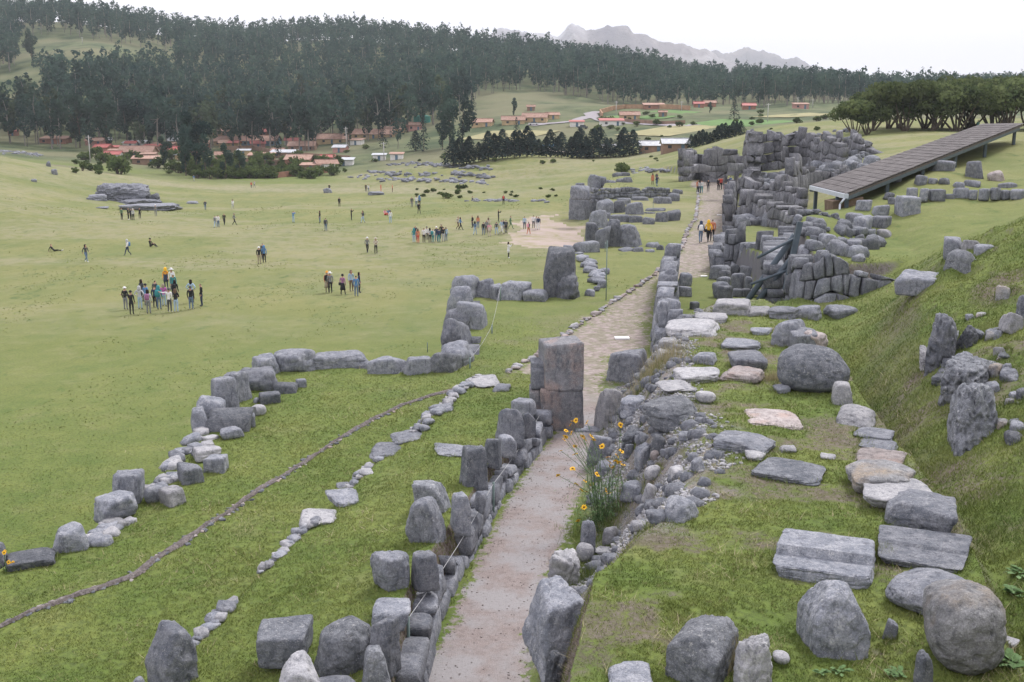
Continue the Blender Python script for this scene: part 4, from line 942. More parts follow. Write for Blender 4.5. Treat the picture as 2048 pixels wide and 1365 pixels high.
# ================================================================ far zigzag walls
M['wallfar'] = rock_mat('zigzag_wall_limestone', C4(.115, .122, .14), C4(.19, .195, .212), C4(.31, .305, .32), 0.35, sc_=0.45, var=0.3)
def fw(name, label, rows, sw, sh, seed, side=1, **k):
    k.setdefault('mat', 'wallfar'); k.setdefault('batter', .1); k.setdefault('drop', .3); k.setdefault('thick', .65); k.setdefault('jag', .8); k.setdefault('pil', .12)
    t = thing(name, label, 'stone wall', P(*rows[0][:3]), 'zigzag walls of the ruined fortress')
    W_ = [(px, py, zb, zpy(px, pt, zb, py)) for px, py, zb, pt in rows]
    basew(t, W_, sw, sh, side=side, seed=seed, **k); return t
F1 = fw('zigzag_wall', 'first zigzag wall of tall upright stones right of the stone road, nearest the yard', [(1470, 480, -.1, 452), (1443, 548, -.1, 495), (1447, 553, -.1, 500)], .55, .9, 41, side=-1, mat='wallrock')
basew(F1, DW([(1443, 549, -.1, 452), (1475, 553, -.1, 448), (1510, 560, -.1, 480), (1566, 575, 0, 520)]), .42, 1.3, side=1, seed=42, drop=.15, jag=.6, thick=1.0, batter=.08)
F2 = fw('zigzag_wall', 'second zigzag wall beside the stone road behind the two hikers', [(1474, 402, .6, 362), (1466, 476, 0, 388), ], .8, 1.1, 43, side=-1)
basew(F2, DW([(1466, 477, 0, 385), (1490, 474, .4, 388), (1530, 470, 1.0, 402), (1570, 468, 1.5, 415), (1604, 470, 1.8, 428)]), .75, 1.1, side=1, seed=44, drop=.35, jag=.5, thick=1.2, mat='wallfar', pil=.14)
F3 = fw('zigzag_wall', 'third zigzag wall with stepped courses above the second one', [(1478, 392, 3.0, 352), (1520, 394, 3.0, 362), (1570, 404, 3.0, 372), (1600, 412, 3.0, 380)], .9, 1.2, 45)
basew(F3, DW([(1472, 400, 1.2, 335), (1500, 388, 2.2, 335), (1508, 372, 3, 340)]), 1.0, 1.2, side=1, seed=46, drop=.3, jag=.5, thick=1.2, mat='wallfar')
F4 = fw('zigzag_wall', 'stepped wall section running down to the shelter roof', [(1560, 378, 4.0, 345), (1590, 385, 3.6, 320), (1625, 372, 3.8, 322), (1660, 362, 4.2, 330), (1690, 356, 4.6, 330)], 1.0, 1.3, 47)
F5 = fw('zigzag_wall', 'tallest far wall of big fitted stones crowning the ruins', [(1484, 322, 4.8, 262), (1508, 345, 4.2, 268), (1512, 342, 4.2, 268), (1560, 338, 4.5, 262), (1580, 330, 4.8, 262), (1640, 335, 4.8, 272), (1680, 340, 4.7, 285)], 1.2, 1.35, 48, drop=.25)
F6 = fw('zigzag_wall', 'free-standing far wall with a doorway where the stone road ends', [(1366, 364, 1.2, 302), (1398, 358, 1.3, 298), (1410, 364, 1.2, 304), (1448, 366, 1.2, 304)], 1.5, 1.35, 49, drop=.2)
basew(F6, DW([(1467, 364, 1.2, 305), (1492, 362, 1.5, 305)]), 1.8, 1.6, side=1, seed=50, drop=.1, thick=1.2, mat='wallfar')
stone(1444, 298, 1476, 310, 'slab', 1.4, 6.2, 'wallfar', parent=F6, name='lintel')
basew(F6, DW([(1380, 345, 3.2, 296), (1490, 340, 3.2, 298)]), 2.0, 1.6, side=1, seed=53, drop=.55, thick=1.0, mat='wallfar')
F7 = fw('zigzag_wall', 'ragged far wall stub beyond the crowning wall at the right', [(1655, 330, 4.8, 290), (1690, 318, 5.4, 262), (1700, 330, 5.0, 270), (1730, 322, 5.6, 285), (1765, 316, 6.0, 300)], 1.2, 1.0, 51, drop=.4)
# tumbled blocks between them
rs = np.random.default_rng(77)
tb = thing('tumbled_blocks', 'tumbled grey blocks strewn between the zigzag walls', 'stone heap', (0, 0, 0))
rg = [(1500, 380, 1600, 430, 60), (1480, 425, 1600, 455, 30), (1600, 290, 1760, 350, 70), (1500, 350, 1620, 385, 50), (1620, 250, 1700, 285, 14), (1690, 330, 1720, 350, 6), (1600, 448, 1760, 500, 34), (1640, 500, 1720, 525, 8), (1495, 430, 1590, 450, 16)]
for x0, y0, x1, y1, n_ in rg:
    for i in range(n_):
        px, py = rs.uniform(x0, x1), rs.uniform(y0, y1); g = G(px, py)
        if g[1] > 190: continue
        w_ = rs.uniform(.6, 1.7) * (1 if g[1] > 75 else .55); small(g[0], g[1], g[2] + w_ * .22, w_, w_ * rs.uniform(.6, 1), w_ * rs.uniform(.5, .95), rs.uniform(0, 3), 'wallrock', tb)
# left bastions of the outer wall, far part
zf = -4.1
B1 = thing('bastion_wall', 'huge upright corner stones of the far left bastion with a big block on top', 'stone wall', P(1137, 450, zf), 'far bastions of the outer wall')
for a in [(1137, 393, 1181, 452, 'cube', .5, -4.1), (1140, 371, 1182, 397, 'block', .5, .2), (1176, 393, 1206, 446, 'block', .6, -4.1)]: stone(*a, 'wallrock', parent=B1, name='stone')
for a in [(1192, 398, 1230, 446, 'block', .7, -.4), (1226, 400, 1252, 432, 'block', .7, .2), (1250, 404, 1290, 440, 'wedge', .6, 0), (1234, 396, 1262, 410, 'slab', .8, .6), (1262, 393, 1300, 404, 'flat', .8, .6), (1230, 380, 1262, 398, 'wedge', .8, .7), (1306, 394, 1344, 412, 'block', .8, .4), (1334, 386, 1360, 406, 'block', .8, .5), (1344, 378, 1366, 392, 'block', .8, .6), (1287, 416, 1332, 432, 'slab', .6, .1), (1150, 366, 1170, 374, 'block', .6, .9)]: stone(*a, 'wallrock', parent=B1, name='stone')
basew(B1, DW([(1182, 404, .5, 378), (1204, 402, .6, 376), (1250, 400, .7, 376), (1300, 398, .7, 375), (1345, 396, .7, 377)]), .6, .42, side=1, seed=63, drop=.1, thick=.5, mat='wallrock')
B2 = thing('bastion_wall', 'rounded bulging bastion of big stones beside the bare earth patch', 'stone wall', P(1175, 480, zf), 'far bastions of the outer wall')
for a in [(1172, 420, 1218, 476, 'boulder', .8, -.5), (1170, 444, 1198, 502, 'block', .8, -.4), (1190, 452, 1222, 506, 'block', .8, -.3), (1206, 438, 1242, 504, 'boulder', .8, -.2), (1224, 448, 1286, 504, 'boulder', .9, -.15), (1234, 494, 1276, 512, 'boulder', .9, -.15), (1205, 425, 1222, 446, 'block', .8, 0)]: stone(*a, 'wallrock', parent=B2, name='stone')
for a in [(1216, 429, 1260, 455), (1257, 431, 1288, 457), (1285, 434, 1311, 457), (1308, 424, 1337, 455), (1330, 419, 1362, 453), (1286, 424, 1312, 440)]: stone(*a, 'block', .8, -.1, 'wallrock', parent=B2, name='stone')
for a, l in [((1289, 484, 1320, 502), 'low block in front of the small boulder cluster'), ((1312, 490, 1328, 508), 'round stone at the right end of the boulder cluster'), ((1262, 494, 1288, 511), 'flattish boulder joined to the small boulder cluster'), ((1290, 498, 1312, 512), 'small boulder at the front of the cluster')]:
    stone(*a, 'boulder', .8, -.1, 'wallrock', label=l, group='boulder cluster on the road-side lawn')
B3 = thing('bastion_wall', 'towering smooth slab standing at the corner above the meadow', 'stone wall', P(1090, 600, zf), 'far bastions of the outer wall')
def tallslab(par, pts, seed, **k): basew(par, pts, **k, seed=seed)
stone(1086, 492, 1152, 604, 'block', .8, -.2, 'wallrock', parent=B3, name='stone', cuts=((-1, 0, .35, .95),))
stone(1110, 545, 1160, 603, 'rough', .9, -.1, 'wallrock', parent=B3, name='stone')
stone(1144, 481, 1200, 512, 'block', .5, -.1, 'wallrock', parent=B3, name='stone')
stone(1126, 490, 1148, 512, 'block', .8, -.1, 'wallrock', parent=B3, name='stone')
stone(1150, 504, 1168, 515, 'cube', .8, -.1, 'wallrock', label='tiny block in front of the long bastion stone', group='boulder cluster on the road-side lawn')
rubble_line('stone_row', 'short row of piled stones on the lawn behind the towering slab', [(1170, 525), (1180, 540), (1195, 555), (1202, 570)], 0, 16, .5, .9, spread=.2, cat='stone row', mk=('rock', 'wallrock'), up=.1)
for a, l in [((1194, 560, 1214, 575), 'rounded stone ending the short piled row'), ((1187, 572, 1201, 583), 'small round stone past the short piled row'), ((1169, 578, 1190, 593), 'squarish single stone near the wire fence on the lawn'), ((1200, 536, 1220, 550), 'grey stone beside the wire fence post')]:
    stone(*a, 'boulder', .8, 0, 'rock', label=l, group='single stones on the road-side lawn')
B4 = thing('bastion_wall', 'farthest low bastion stones left of the end of the stone road', 'stone wall', P(1180, 375, .5), 'far bastions of the outer wall')
for a in [(1175, 349, 1202, 376), (1196, 352, 1214, 374), (1206, 360, 1232, 374), (1230, 356, 1250, 373), (1224, 345, 1262, 360), (1246, 354, 1266, 373), (1262, 345, 1290, 352)]: stone(*a, 'block', .8, .5, 'wallrock', parent=B4, name='stone')

# rubble wall panels of small dark stones
def panel(name, label, pts, size, mk, seed, cat='dry-stone wall'):
    rs = np.random.default_rng(seed); t = thing(name, label, cat, P(*pts[0][:3]))
    W_ = [(*P(px, py, zb)[:2], zb, zpy(px, pt, zb, py)) for px, py, zb, pt in pts]; W_ = np.array(W_)
    S = np.concatenate([[0], np.cumsum(np.hypot(*np.diff(W_[:, :2], axis=0).T))]); cnt = 0
    z = 0; H = (W_[:, 3] - W_[:, 2]).max(); row = 0
    while z < H:
        s = (row % 2) * size * .5
        while s < S[-1]:
            zb, zt = np.interp(s, S, W_[:, 2]), np.interp(s, S, W_[:, 3])
            if zb + z < zt and cnt < 290:
                x, y = np.interp(s, S, W_[:, 0]), np.interp(s, S, W_[:, 1])
                w_ = size * rs.uniform(.8, 1.5); small(x - t.location.x + rs.normal(0, .03), y - t.location.y + rs.normal(0, .05), zb + z + size * .3 - t.location.z, w_, size * 1.4, size * rs.uniform(.6, 1.0), rs.uniform(-.4, .4), mk, t); cnt += 1
            s += size * 1.12
        z += size * .68; row += 1
    return t
panel('rubble_wall', 'wall panel of small dark stones behind the steel props', [(1598, 482, 3.0, 425), (1632, 478, 3.1, 425), (1668, 470, 3.3, 432), (1690, 460, 3.6, 440)], .34, 'rock_dark', 5)
panel('rubble_wall', 'small dark stones below the pillar block by the steel props', [(1592, 492, 2.9, 470), (1622, 492, 2.9, 476), (1650, 490, 2.9, 482)], .3, 'rock_dark', 6)
panel('dry_stone_wall', 'curved dry-stone wall of pale small stones at the right picture edge', [(1955, 330, 5.6, 300), (1985, 345, 5.3, 295), (2020, 350, 5.2, 295), (2070, 352, 5.2, 298)], .42, 'rock', 7)
panel('rubble_wall', 'dark rubble under the shelter roof edge', [(1740, 412, 3.9, 378), (1765, 402, 4.1, 368), (1800, 392, 4.3, 370)], .4, 'wallrock', 8)
row = thing('low_block_wall', 'low curved row of squared blocks on the lawn beyond the hillside block', 'stone wall', (0, 0, 0))
for i, (a, b, c, d) in enumerate([(1812, 375, 1836, 398), (1838, 377, 1858, 398), (1856, 378, 1892, 400), (1890, 388, 1912, 400), (1905, 376, 1938, 396), (1936, 380, 1956, 396), (1956, 377, 1982, 397), (1980, 375, 2002, 396), (2000, 380, 2022, 396), (2020, 378, 2052, 398)]):
    stone(a, b, c, d, 'cube', .7, None, 'rock', parent=row, name='stone')
for i, (a, b, c, d) in enumerate([(1828, 350, 1856, 372), (1855, 356, 1876, 368), (1876, 356, 1900, 370), (1905, 364, 1930, 378), (1925, 360, 1962, 376), (1786, 352, 1804, 366), (1765, 385, 1790, 400), (1775, 395, 1800, 410), (1995, 365, 2035, 378)]):
    stone(a, b, c, d, 'boulder', .8, None, 'rock', label=['squarish stone above the low block row, left end', 'small stone right of the squarish one above the block row', 'rounded stone above the middle of the block row', 'flat stone just above the low block row', 'largest stone lying above the low block row', 'little stone close to the shelter shadow', 'loose stone left of the low block row', 'slab below the loose stone by the shelter', 'flat stone near the right end of the block row'][i], group='stones around the low block row')

# ================================================================ roofed shelter
def quad_box(p, q, r_, s_, th): # four corners top, thickness down
    a = [Vector(v) for v in (p, q, r_, s_)]; nrm = (a[1] - a[0]).cross(a[3] - a[0]).normalized()
    if nrm.z < 0: nrm = -nrm
    b = [v - nrm * th for v in a]; return [tuple(v) for v in a + b], [(0, 1, 2, 3), (7, 6, 5, 4), (0, 4, 5, 1), (1, 5, 6, 2), (2, 6, 7, 3), (3, 7, 4, 0)]
def beam(name, a, b, w_, mat, parent=None, round_=False, seg=10):
    a = Vector(a); b = Vector(b); d = b - a; L_ = d.length; q = d.to_track_quat('Z', 'Y')
    n_ = seg if round_ else 4; Vv = []; 
    for zz in (0, L_):
        for k in range(n_):
            an = 2 * math.pi * k / n_ + (0 if round_ else math.pi / 4); rr_ = w_ / 2 * (1 if round_ else 1.414)
            Vv.append((math.cos(an) * rr_, math.sin(an) * rr_, zz))
    Fc = [[k, (k + 1) % n_, n_ + (k + 1) % n_, n_ + k] for k in range(n_)] + [list(range(n_))[::-1], list(range(n_, 2 * n_))]
    me = mesh_np(name, Vv, Fc, mat, False)
    if round_: me.polygons.foreach_set('use_smooth', [len(p.vertices) == 4 for p in me.polygons])
    off = Vector(parent.location) if parent else Vector((0, 0, 0))
    o = link(name, me, parent, a - off); o.rotation_mode = 'QUATERNION'; o.rotation_quaternion = q; return o
M['steel'] = plain('blue_grey_steel', (.085, .11, .135), .55, .15, 3)
M['gutter'] = plain('white_gutter', (.50, .54, .60), .5, .08)
M['plank'] = plain('dark_timber', (.10, .085, .075), .85, .3, 4)
n = N('weathered_thatch')
c = n.mix(n.rng(n.noise(2.0, 5, .7), .35, .65), (.07, .064, .064, 1), (.155, .143, .143, 1)); c = n.mix(n.rng(n.noise(18, 4, .8), .45, .7), c, (.19, .175, .175, 1))
c = n.mix(1.0, c, n.rng(n.orand(), 0, 1, .9, 1.1), 'MULTIPLY')
M['thatch'] = n.done(c, .95, n.bump(n.noise(30, 5, .8), .6, .05))
A_ = np.array(PD(1622, 371, 66)); B_ = np.array(PD(1692, 388, 59)); C_ = np.array(PD(1962, 249, 92)); D2 = np.array(PD(2075, 262, 84))
D2 = B_ + (C_ - A_) * 1.03
sh = thing('ruins_shelter', 'long low shelter with sloping grey thatched roof on steel posts over the excavation', 'shelter', tuple(A_))
rs = np.random.default_rng(3)
nr_, ncl = 26, 9
for i in range(nr_):
    for j in range(ncl):
        u0, u1 = i / nr_, (i + 1.35) / nr_; v0, v1 = j / ncl, (j + 1) / ncl
        def pt(u, v, dz=0): p = A_ * (1 - u) * (1 - v) + C_ * u * (1 - v) + B_ * (1 - u) * v + D2 * u * v; return tuple(p + np.array([0, 0, dz]) - A_)
        l0 = .035 + rs.uniform(0, .012)
        Vv, Fc = quad_box(pt(u0, v0 + .003, l0), pt(u0, v1 - .003, l0 + rs.uniform(-.015, .015)), pt(min(u1, 1.03), v1 - .003, .01), pt(min(u1, 1.03), v0 + .003, .01), .05)
        link('roof_panel', mesh_np('roof_panel', Vv, Fc, M['thatch']), sh)
Vv, Fc = quad_box(*[tuple(np.array(p) - A_ - np.array([0, 0, .08])) for p in (A_, B_, D2, C_)], .12)
link('roof_deck', mesh_np('roof_deck', Vv, Fc, M['plank']), sh)
wv = (B_ - A_); lv = (C_ - A_)
for v in (0.02, .98): beam('rafter', A_ + wv * v + np.array([0, 0, -.3]), A_ + wv * v + lv * 1.0 + np.array([0, 0, -.3]), .22, M['steel'], sh)
beam('gutter', A_ + np.array([0, -.05, -.14]), B_ + np.array([0, -.1, -.14]), .26, M['gutter'], sh)
for u in (.0, .18, .36, .55, .75, .97):
    for v in (.06, .94):
        p = A_ + wv * v + lv * (u + .015); g = Tz(p[0], p[1]); beam('post', (p[0], p[1], min(g - .3, p[2] - 1.3)), p - np.array([0, 0, .3]), .2, M['steel'], sh)
p = A_ * .22 + B_ * .78; beam('post', (p[0], p[1], p[2] - 2.6), p - np.array([0, 0, .2]), .16, M['steel'], sh)
dp0 = B_ + np.array([-.1, -.12, -.25]); beam('downpipe', dp0, dp0 + np.array([-.25, 0, -.35]), .12, M['gutter'], sh, True); beam('downpipe', dp0 + np.array([-.25, 0, -.35]), dp0 + np.array([-.25, 0, -2.4]), .12, M['gutter'], sh, True)
M['adobe_dark'] = plain('dark_adobe', (.16, .115, .085), .95, .3, 3)
pa, pb = B_ + np.array([-.5, .8, 0]), B_ + np.array([1.6, 1.6, 0])
Vv, Fc = quad_box(tuple(pa + [0, 0, -.5] - A_), tuple(pb + [0, 0, -.3] - A_), tuple(pb + [0, 1.6, -.3] - A_), tuple(pa + [0, 1.6, -.5] - A_), 2.2)
link('adobe_wall', mesh_np('adobe_wall', Vv, Fc, M['adobe_dark']), sh)

# ================================================================ steel props against the yard wall
pr = thing('steel_props', 'two slanting blue-grey steel tube props bracing an upright steel beam on the yard wall', 'steel props', P(1492, 604, YB))
def ext(px, py, Ya, qx, qy, Yb):
    a, b = np.array(PD(px, py, Ya)), np.array(PD(qx, qy, Yb)); k = (a[2] + .12) / (b[2] - a[2]); return a - (b - a) * k, b
b0, t0 = ext(1493, 604, 44.6, 1590, 470, 43.6); b1, t1 = ext(1508, 611, 44.6, 1581, 520, 43.5)
u0 = np.array(PD(1600, 444, 43.3)); u1 = np.array(PD(1571, 580, 43.3))
beam('tube', b0, t0, .27, M['steel'], pr, True, 14); beam('tube', b1, t1, .25, M['steel'], pr, True, 14)
beam('upright_beam', u1, u0, .22, M['steel'], pr)
mid = np.array(b0) * .25 + t0 * .75; beam('cross_tube', mid + [-.9, 0, .05], np.array(PD(1588, 478, 43.4)), .13, M['steel'], pr, True)
mid = np.array(b1) * .35 + t1 * .65; beam('cross_tube', mid + [-.9, 0, 0], np.array(PD(1578, 540, 43.4)), .13, M['steel'], pr, True)

# ================================================================ rock outcrop in the meadow and slope rocks
oc = []
for a in [(190, 366, 300, 405, 'rough', .5, 'rock', 'large cracked grey rock outcrop rising from the left of the meadow', 44), (255, 366, 302, 392, 'rough', .8, 'wallrock', 'upper right hump of the grey meadow outcrop', 20),
          (172, 388, 215, 402, 'flat', .9, 'rock', 'low left ledge of the meadow outcrop', 12), (225, 398, 330, 412, 'flat', .6, 'rock', 'broken lower ledge in front of the meadow outcrop', 20),
          (236, 406, 366, 422, 'flat', .5, 'rock', 'long flat rock sheet at the foot of the meadow outcrop', 20), (188, 413, 218, 418, 'flat', .9, 'rock', 'thin flat slab alone on the grass below the outcrop', 8),
          (290, 386, 322, 406, 'rough', .9, 'wallrock', 'ragged right end of the meadow outcrop', 14), (372, 402, 398, 408, 'flat', .9, 'rock', 'small flat rock on the meadow right of the outcrop', 6),
          (646, 376, 665, 387, 'boulder', .9, 'wallrock', 'brown boulder on the far meadow with a person beside it', 6), (735, 383, 770, 391, 'flat', .9, 'rock', 'low dark rock rise on the far meadow', 8),
          (92, 322, 102, 334, 'boulder', .9, 'wallrock', 'upper small rock on the left grassy knoll', 5), (102, 338, 116, 350, 'boulder', .9, 'wallrock', 'lower small rock on the left grassy knoll', 5), (62, 358, 74, 364, 'flat', .9, 'rock', 'flat stone on the side of the left knoll', 5)]:
    stone(*a[:6], None, a[6], label=a[7], cat='rock', group='rocks on the meadow', n=a[8], sink=.2, rough=.09 if a[4] == 'rough' else .08)
def farrubble(label, pxs, n, smin, smax, jx, jy, mk='rock'):
    t = thing('stone_scatter', label, 'scattered stones', (0, 0, 0))
    for i in range(n):
        k = random.random() * (len(pxs) - 1); j = int(k); f = k - j
        px = pxs[j][0] * (1 - f) + pxs[j + 1][0] * f + random.gauss(0, jx); py = pxs[j][1] * (1 - f) + pxs[j + 1][1] * f + random.gauss(0, jy)
        g = G(px, py)
        if not 100 < g[1] < 360: continue
        w_ = random.uniform(smin, smax); small(g[0], g[1], g[2] + w_ * .1, w_, w_ * .8, w_ * .45, random.uniform(0, 3), mk, t)
farrubble('ruined stone terrace wall on the left knoll top', [(0, 303), (40, 304), (82, 312)], 110, .5, 1.3, 3, 2.2)
farrubble('upper ruined terrace line of dark stones on the far slope', [(780, 330), (850, 328), (900, 332), (980, 338)], 90, .6, 1.6, 8, 2, 'wallrock')
farrubble('middle ruined terrace line of stones on the far slope', [(740, 345), (830, 350), (920, 348), (985, 356)], 90, .6, 1.6, 8, 2, 'wallrock')
farrubble('lower ruined terrace line of stones on the far slope', [(700, 352), (800, 360), (870, 362), (975, 368)], 80, .6, 1.5, 8, 2)
farrubble('pale stones lying in a line at the far meadow edge', [(945, 403), (1010, 402), (1095, 403)], 26, .5, 1.3, 8, 1)
farrubble('stones along the bank right of the fields, beyond the road wall', [(1260, 342), (1300, 340), (1350, 345)], 22, .6, 1.3, 5, 2)
# ================================================================ TREES
def leaf_mat(name, c1, c2, tr=.12, sc_=.6):
    n = N(name)
    c = n.mix(n.rng(n.noise(sc_, 4, .6), .35, .65), c1, c2)
    c = n.mix(1.0, c, n.rng(n.orand(), 0, 1, .75, 1.25), 'MULTIPLY')
    m = n.done(c, .8); tb = n.t.nodes.new('ShaderNodeBsdfTranslucent'); df = n.t.nodes.new('ShaderNodeBsdfDiffuse'); mx = n.t.nodes.new('ShaderNodeMixShader'); mx.inputs[0].default_value = .42
    n.L(c, tb.inputs[0]); n.L(c, df.inputs[0]); n.L(df.outputs[0], mx.inputs[1]); n.L(tb.outputs[0], mx.inputs[2]); n.L(mx.outputs[0], n.out.inputs[0]); return m
M['euc'] = leaf_mat('eucalyptus_leaves', (.022, .046, .045, 1), (.064, .104, .078, 1), sc_=.07)
M['euc2'] = leaf_mat('grey_green_leaves', (.045, .068, .045, 1), (.105, .135, .08, 1), sc_=.12)
M['conifer'] = leaf_mat('dark_conifer_needles', (.016, .03, .032, 1), (.04, .062, .055, 1), sc_=.5)
M['molle'] = leaf_mat('molle_leaves', (.06, .088, .04, 1), (.17, .205, .09, 1), sc_=.5)
M['shrub'] = leaf_mat('shrub_leaves', (.06, .095, .035, 1), (.13, .165, .06, 1), sc_=.5)
M['bark_pale'] = plain('pale_bark', (.22, .20, .18), .9, .3, 1.5); M['bark'] = plain('dark_bark', (.12, .095, .075), .9, .3, 2)
def leaf_quads(rs, blobs, n, size, droop=0.0):
    """leaf-clump quads in the shells of ellipsoid blobs"""
    w_ = np.array([b[1][0] * b[1][1] * b[1][2] for b in blobs]) ** .67; w_ /= w_.sum(); k = rs.choice(len(blobs), n, p=w_)
    c = np.array([b[0] for b in blobs])[k]; r = np.array([b[1] for b in blobs])[k]
    d = rs.normal(0, 1, (n, 3)); d /= np.linalg.norm(d, axis=1)[:, None]; rad = rs.uniform(.35, 1.05, n) ** .6
    p = c + d * r * rad[:, None]
    nrm = d + rs.normal(0, .7, (n, 3)); nrm /= np.linalg.norm(nrm, axis=1)[:, None]
    a = np.cross(nrm, rs.normal(0, 1, (n, 3))); a /= np.linalg.norm(a, axis=1)[:, None]; b = np.cross(nrm, a)
    s = size * rs.uniform(.6, 1.3, (n, 1))
    V = np.stack([p - a * s - b * s * .6, p + a * s * .8 - b * s * .5, p + a * s + b * s * .6, p - a * s * .7 + b * s * .7], 1)
    if droop: V[:, 2:, 2] -= droop * s
    return V.reshape(-1, 3), np.arange(n * 4).reshape(n, 4)
def tube(path, rad, k=5):
    Vv = []; Fc = []
    for i, (p, r) in enumerate(zip(path, rad)):
        p = Vector(p); d = (Vector(path[min(i + 1, len(path) - 1)]) - Vector(path[max(i - 1, 0)])).normalized(); q = d.to_track_quat('Z', 'Y')
        for j in range(k):
            an = 2 * math.pi * j / k; Vv.append(tuple(p + q @ Vector((math.cos(an) * r, math.sin(an) * r, 0))))
    for i in range(len(path) - 1):
        for j in range(k): Fc.append((i * k + j, i * k + (j + 1) % k, (i + 1) * k + (j + 1) % k, (i + 1) * k + j))
    return np.array(Vv), np.array(Fc)
def merge(parts):
    V, Fc, o = [], [], 0
    for v, f in parts: V.append(v); Fc.append(f + o); o += len(v)
    return np.concatenate(V), np.concatenate(Fc)
def euc(seed, h=20, q=185, size=.78, top=.33, rx=5.3):
    rs = np.random.default_rng(seed); bl = []
    nb = rs.integers(5, 9)
    for i in range(nb):
        t = top + (1 - top) * (i + .5) / nb; spread = rx * (1.1 - abs(t - .68) * 1.7) * .62
        bl.append((np.array([rs.normal(0, spread * .6), rs.normal(0, spread * .6), h * t]), np.array([spread * rs.uniform(.7, 1.1), spread * rs.uniform(.7, 1.1), h * .125 * rs.uniform(.8, 1.4)])))
    cr_ = leaf_quads(rs, bl, q, size, .12)
    path = [(0, 0, -1), (rs.normal(0, .2), rs.normal(0, .2), h * .35), (rs.normal(0, .4), rs.normal(0, .4), h * .7), (rs.normal(0, .5), rs.normal(0, .5), h * .93)]
    parts = [tube(path, [.32, .25, .16, .05])]
    for b in bl[:4]: parts.append(tube([tuple(np.array(path[2]) * .75), tuple(b[0])], [.12, .04], 4))
    return cr_, merge(parts)
def conifer(seed, h=14, q=260, size=.6, r0=3.2):
    rs = np.random.default_rng(seed); n = q
    t = rs.random(n) ** .75; an = rs.uniform(0, 6.28, n); r = r0 * (1 - t) ** .8 * rs.uniform(.45, 1.08, n) * (1 + .25 * np.sin(an * 3 + t * 9)) + .15
    p = np.stack([np.cos(an) * r, np.sin(an) * r, .6 + t * (h - .6)], 1); d = np.stack([np.cos(an), np.sin(an), -.35 + 0 * an], 1); side_ = np.stack([-np.sin(an), np.cos(an), 0 * an], 1)
    s = size * rs.uniform(.6, 1.3, (n, 1)) * (1.15 - .6 * t[:, None]); up_ = np.array([0, 0, 1.0])
    V = np.stack([p - side_ * s * .8, p + d * s * 1.1 - up_ * s * .25 - side_ * s * .3, p + d * s * 1.1 + side_ * s * .4 - up_ * s * .1, p + side_ * s * .8 + up_ * s * .25], 1) + rs.normal(0, .08 * size, (n, 4, 3))
    return (V.reshape(-1, 3), np.arange(n * 4).reshape(n, 4)), tube([(0, 0, -.5), (0, 0, h * .9)], [.25, .05])
def bushy(seed, h=6, w_=7, q=900, size=.2, trunk=1.6, lean=1.0):
    rs = np.random.default_rng(seed); bl = []
    for i in range(13):
        an = rs.uniform(0, 6.28); rr_ = w_ * .5 * rs.uniform(0.1, .78); z = trunk + (h - trunk) * rs.uniform(.25, .8) * (1 - .35 * rr_ / (w_ * .5))
        bl.append((np.array([math.cos(an) * rr_, math.sin(an) * rr_, z]), np.array([w_ * .17, w_ * .17, (h - trunk) * .2]) * rs.uniform(.8, 1.35)))
    cr_ = leaf_quads(rs, bl, q, size, .3); parts = []
    for b in bl[:7]:
        m_ = b[0] * np.array([.45, .45, 1]) ; m_[2] = trunk * rs.uniform(.6, 1)
        parts.append(tube([(rs.normal(0, .15), rs.normal(0, .15), -.4), tuple(m_), tuple(b[0])], [.2, .13, .04], 5))
    return cr_, merge(parts)
def variants(fn, cnt, lm, bm, **k):
    out = []
    for i in range(cnt):
        c, t = fn(100 + i * 7, **k); out.append((mesh_np('crown', c[0], c[1], M[lm]), mesh_np('trunk', t[0], t[1], M[bm]), c, t))
    return out
TV = {'euc': variants(euc, 6, 'euc', 'bark_pale'), 'euc2': variants(euc, 3, 'euc2', 'bark_pale', h=18, rx=4.4), 'eucbig': variants(euc, 3, 'euc', 'bark', h=22, q=1100, size=.5, top=.14, rx=6.4),
      'con': variants(conifer, 4, 'conifer', 'bark'), 'conw': variants(conifer, 3, 'conifer', 'bark', h=9, r0=4.2, q=900, size=.45),
      'molle': variants(bushy, 5, 'molle', 'bark', h=8.5, w_=12, q=4200, size=.24, trunk=2.2), 'bush': variants(bushy, 4, 'shrub', 'bark', h=4, w_=5.5, q=420, size=.32, trunk=.4)}
TNAME = {'euc': 'eucalyptus_tree', 'euc2': 'eucalyptus_tree', 'eucbig': 'eucalyptus_tree', 'con': 'conifer_tree', 'conw': 'conifer_tree', 'molle': 'molle_tree', 'bush': 'bush'}
def tree(kind, x, y, z, s, label, group=None, i=None, sz=1.0, cat=None):
    c, t, _, _ = TV[kind][random.randrange(len(TV[kind])) if i is None else i % len(TV[kind])]
    e = thing(TNAME[kind], label, cat or ('bush' if kind == 'bush' else 'tree'), (x, y, z), group, random.uniform(0, 6.28)); e.scale = (s, s, s * sz)
    link('crown', c, e); link('trunk', t, e); return e
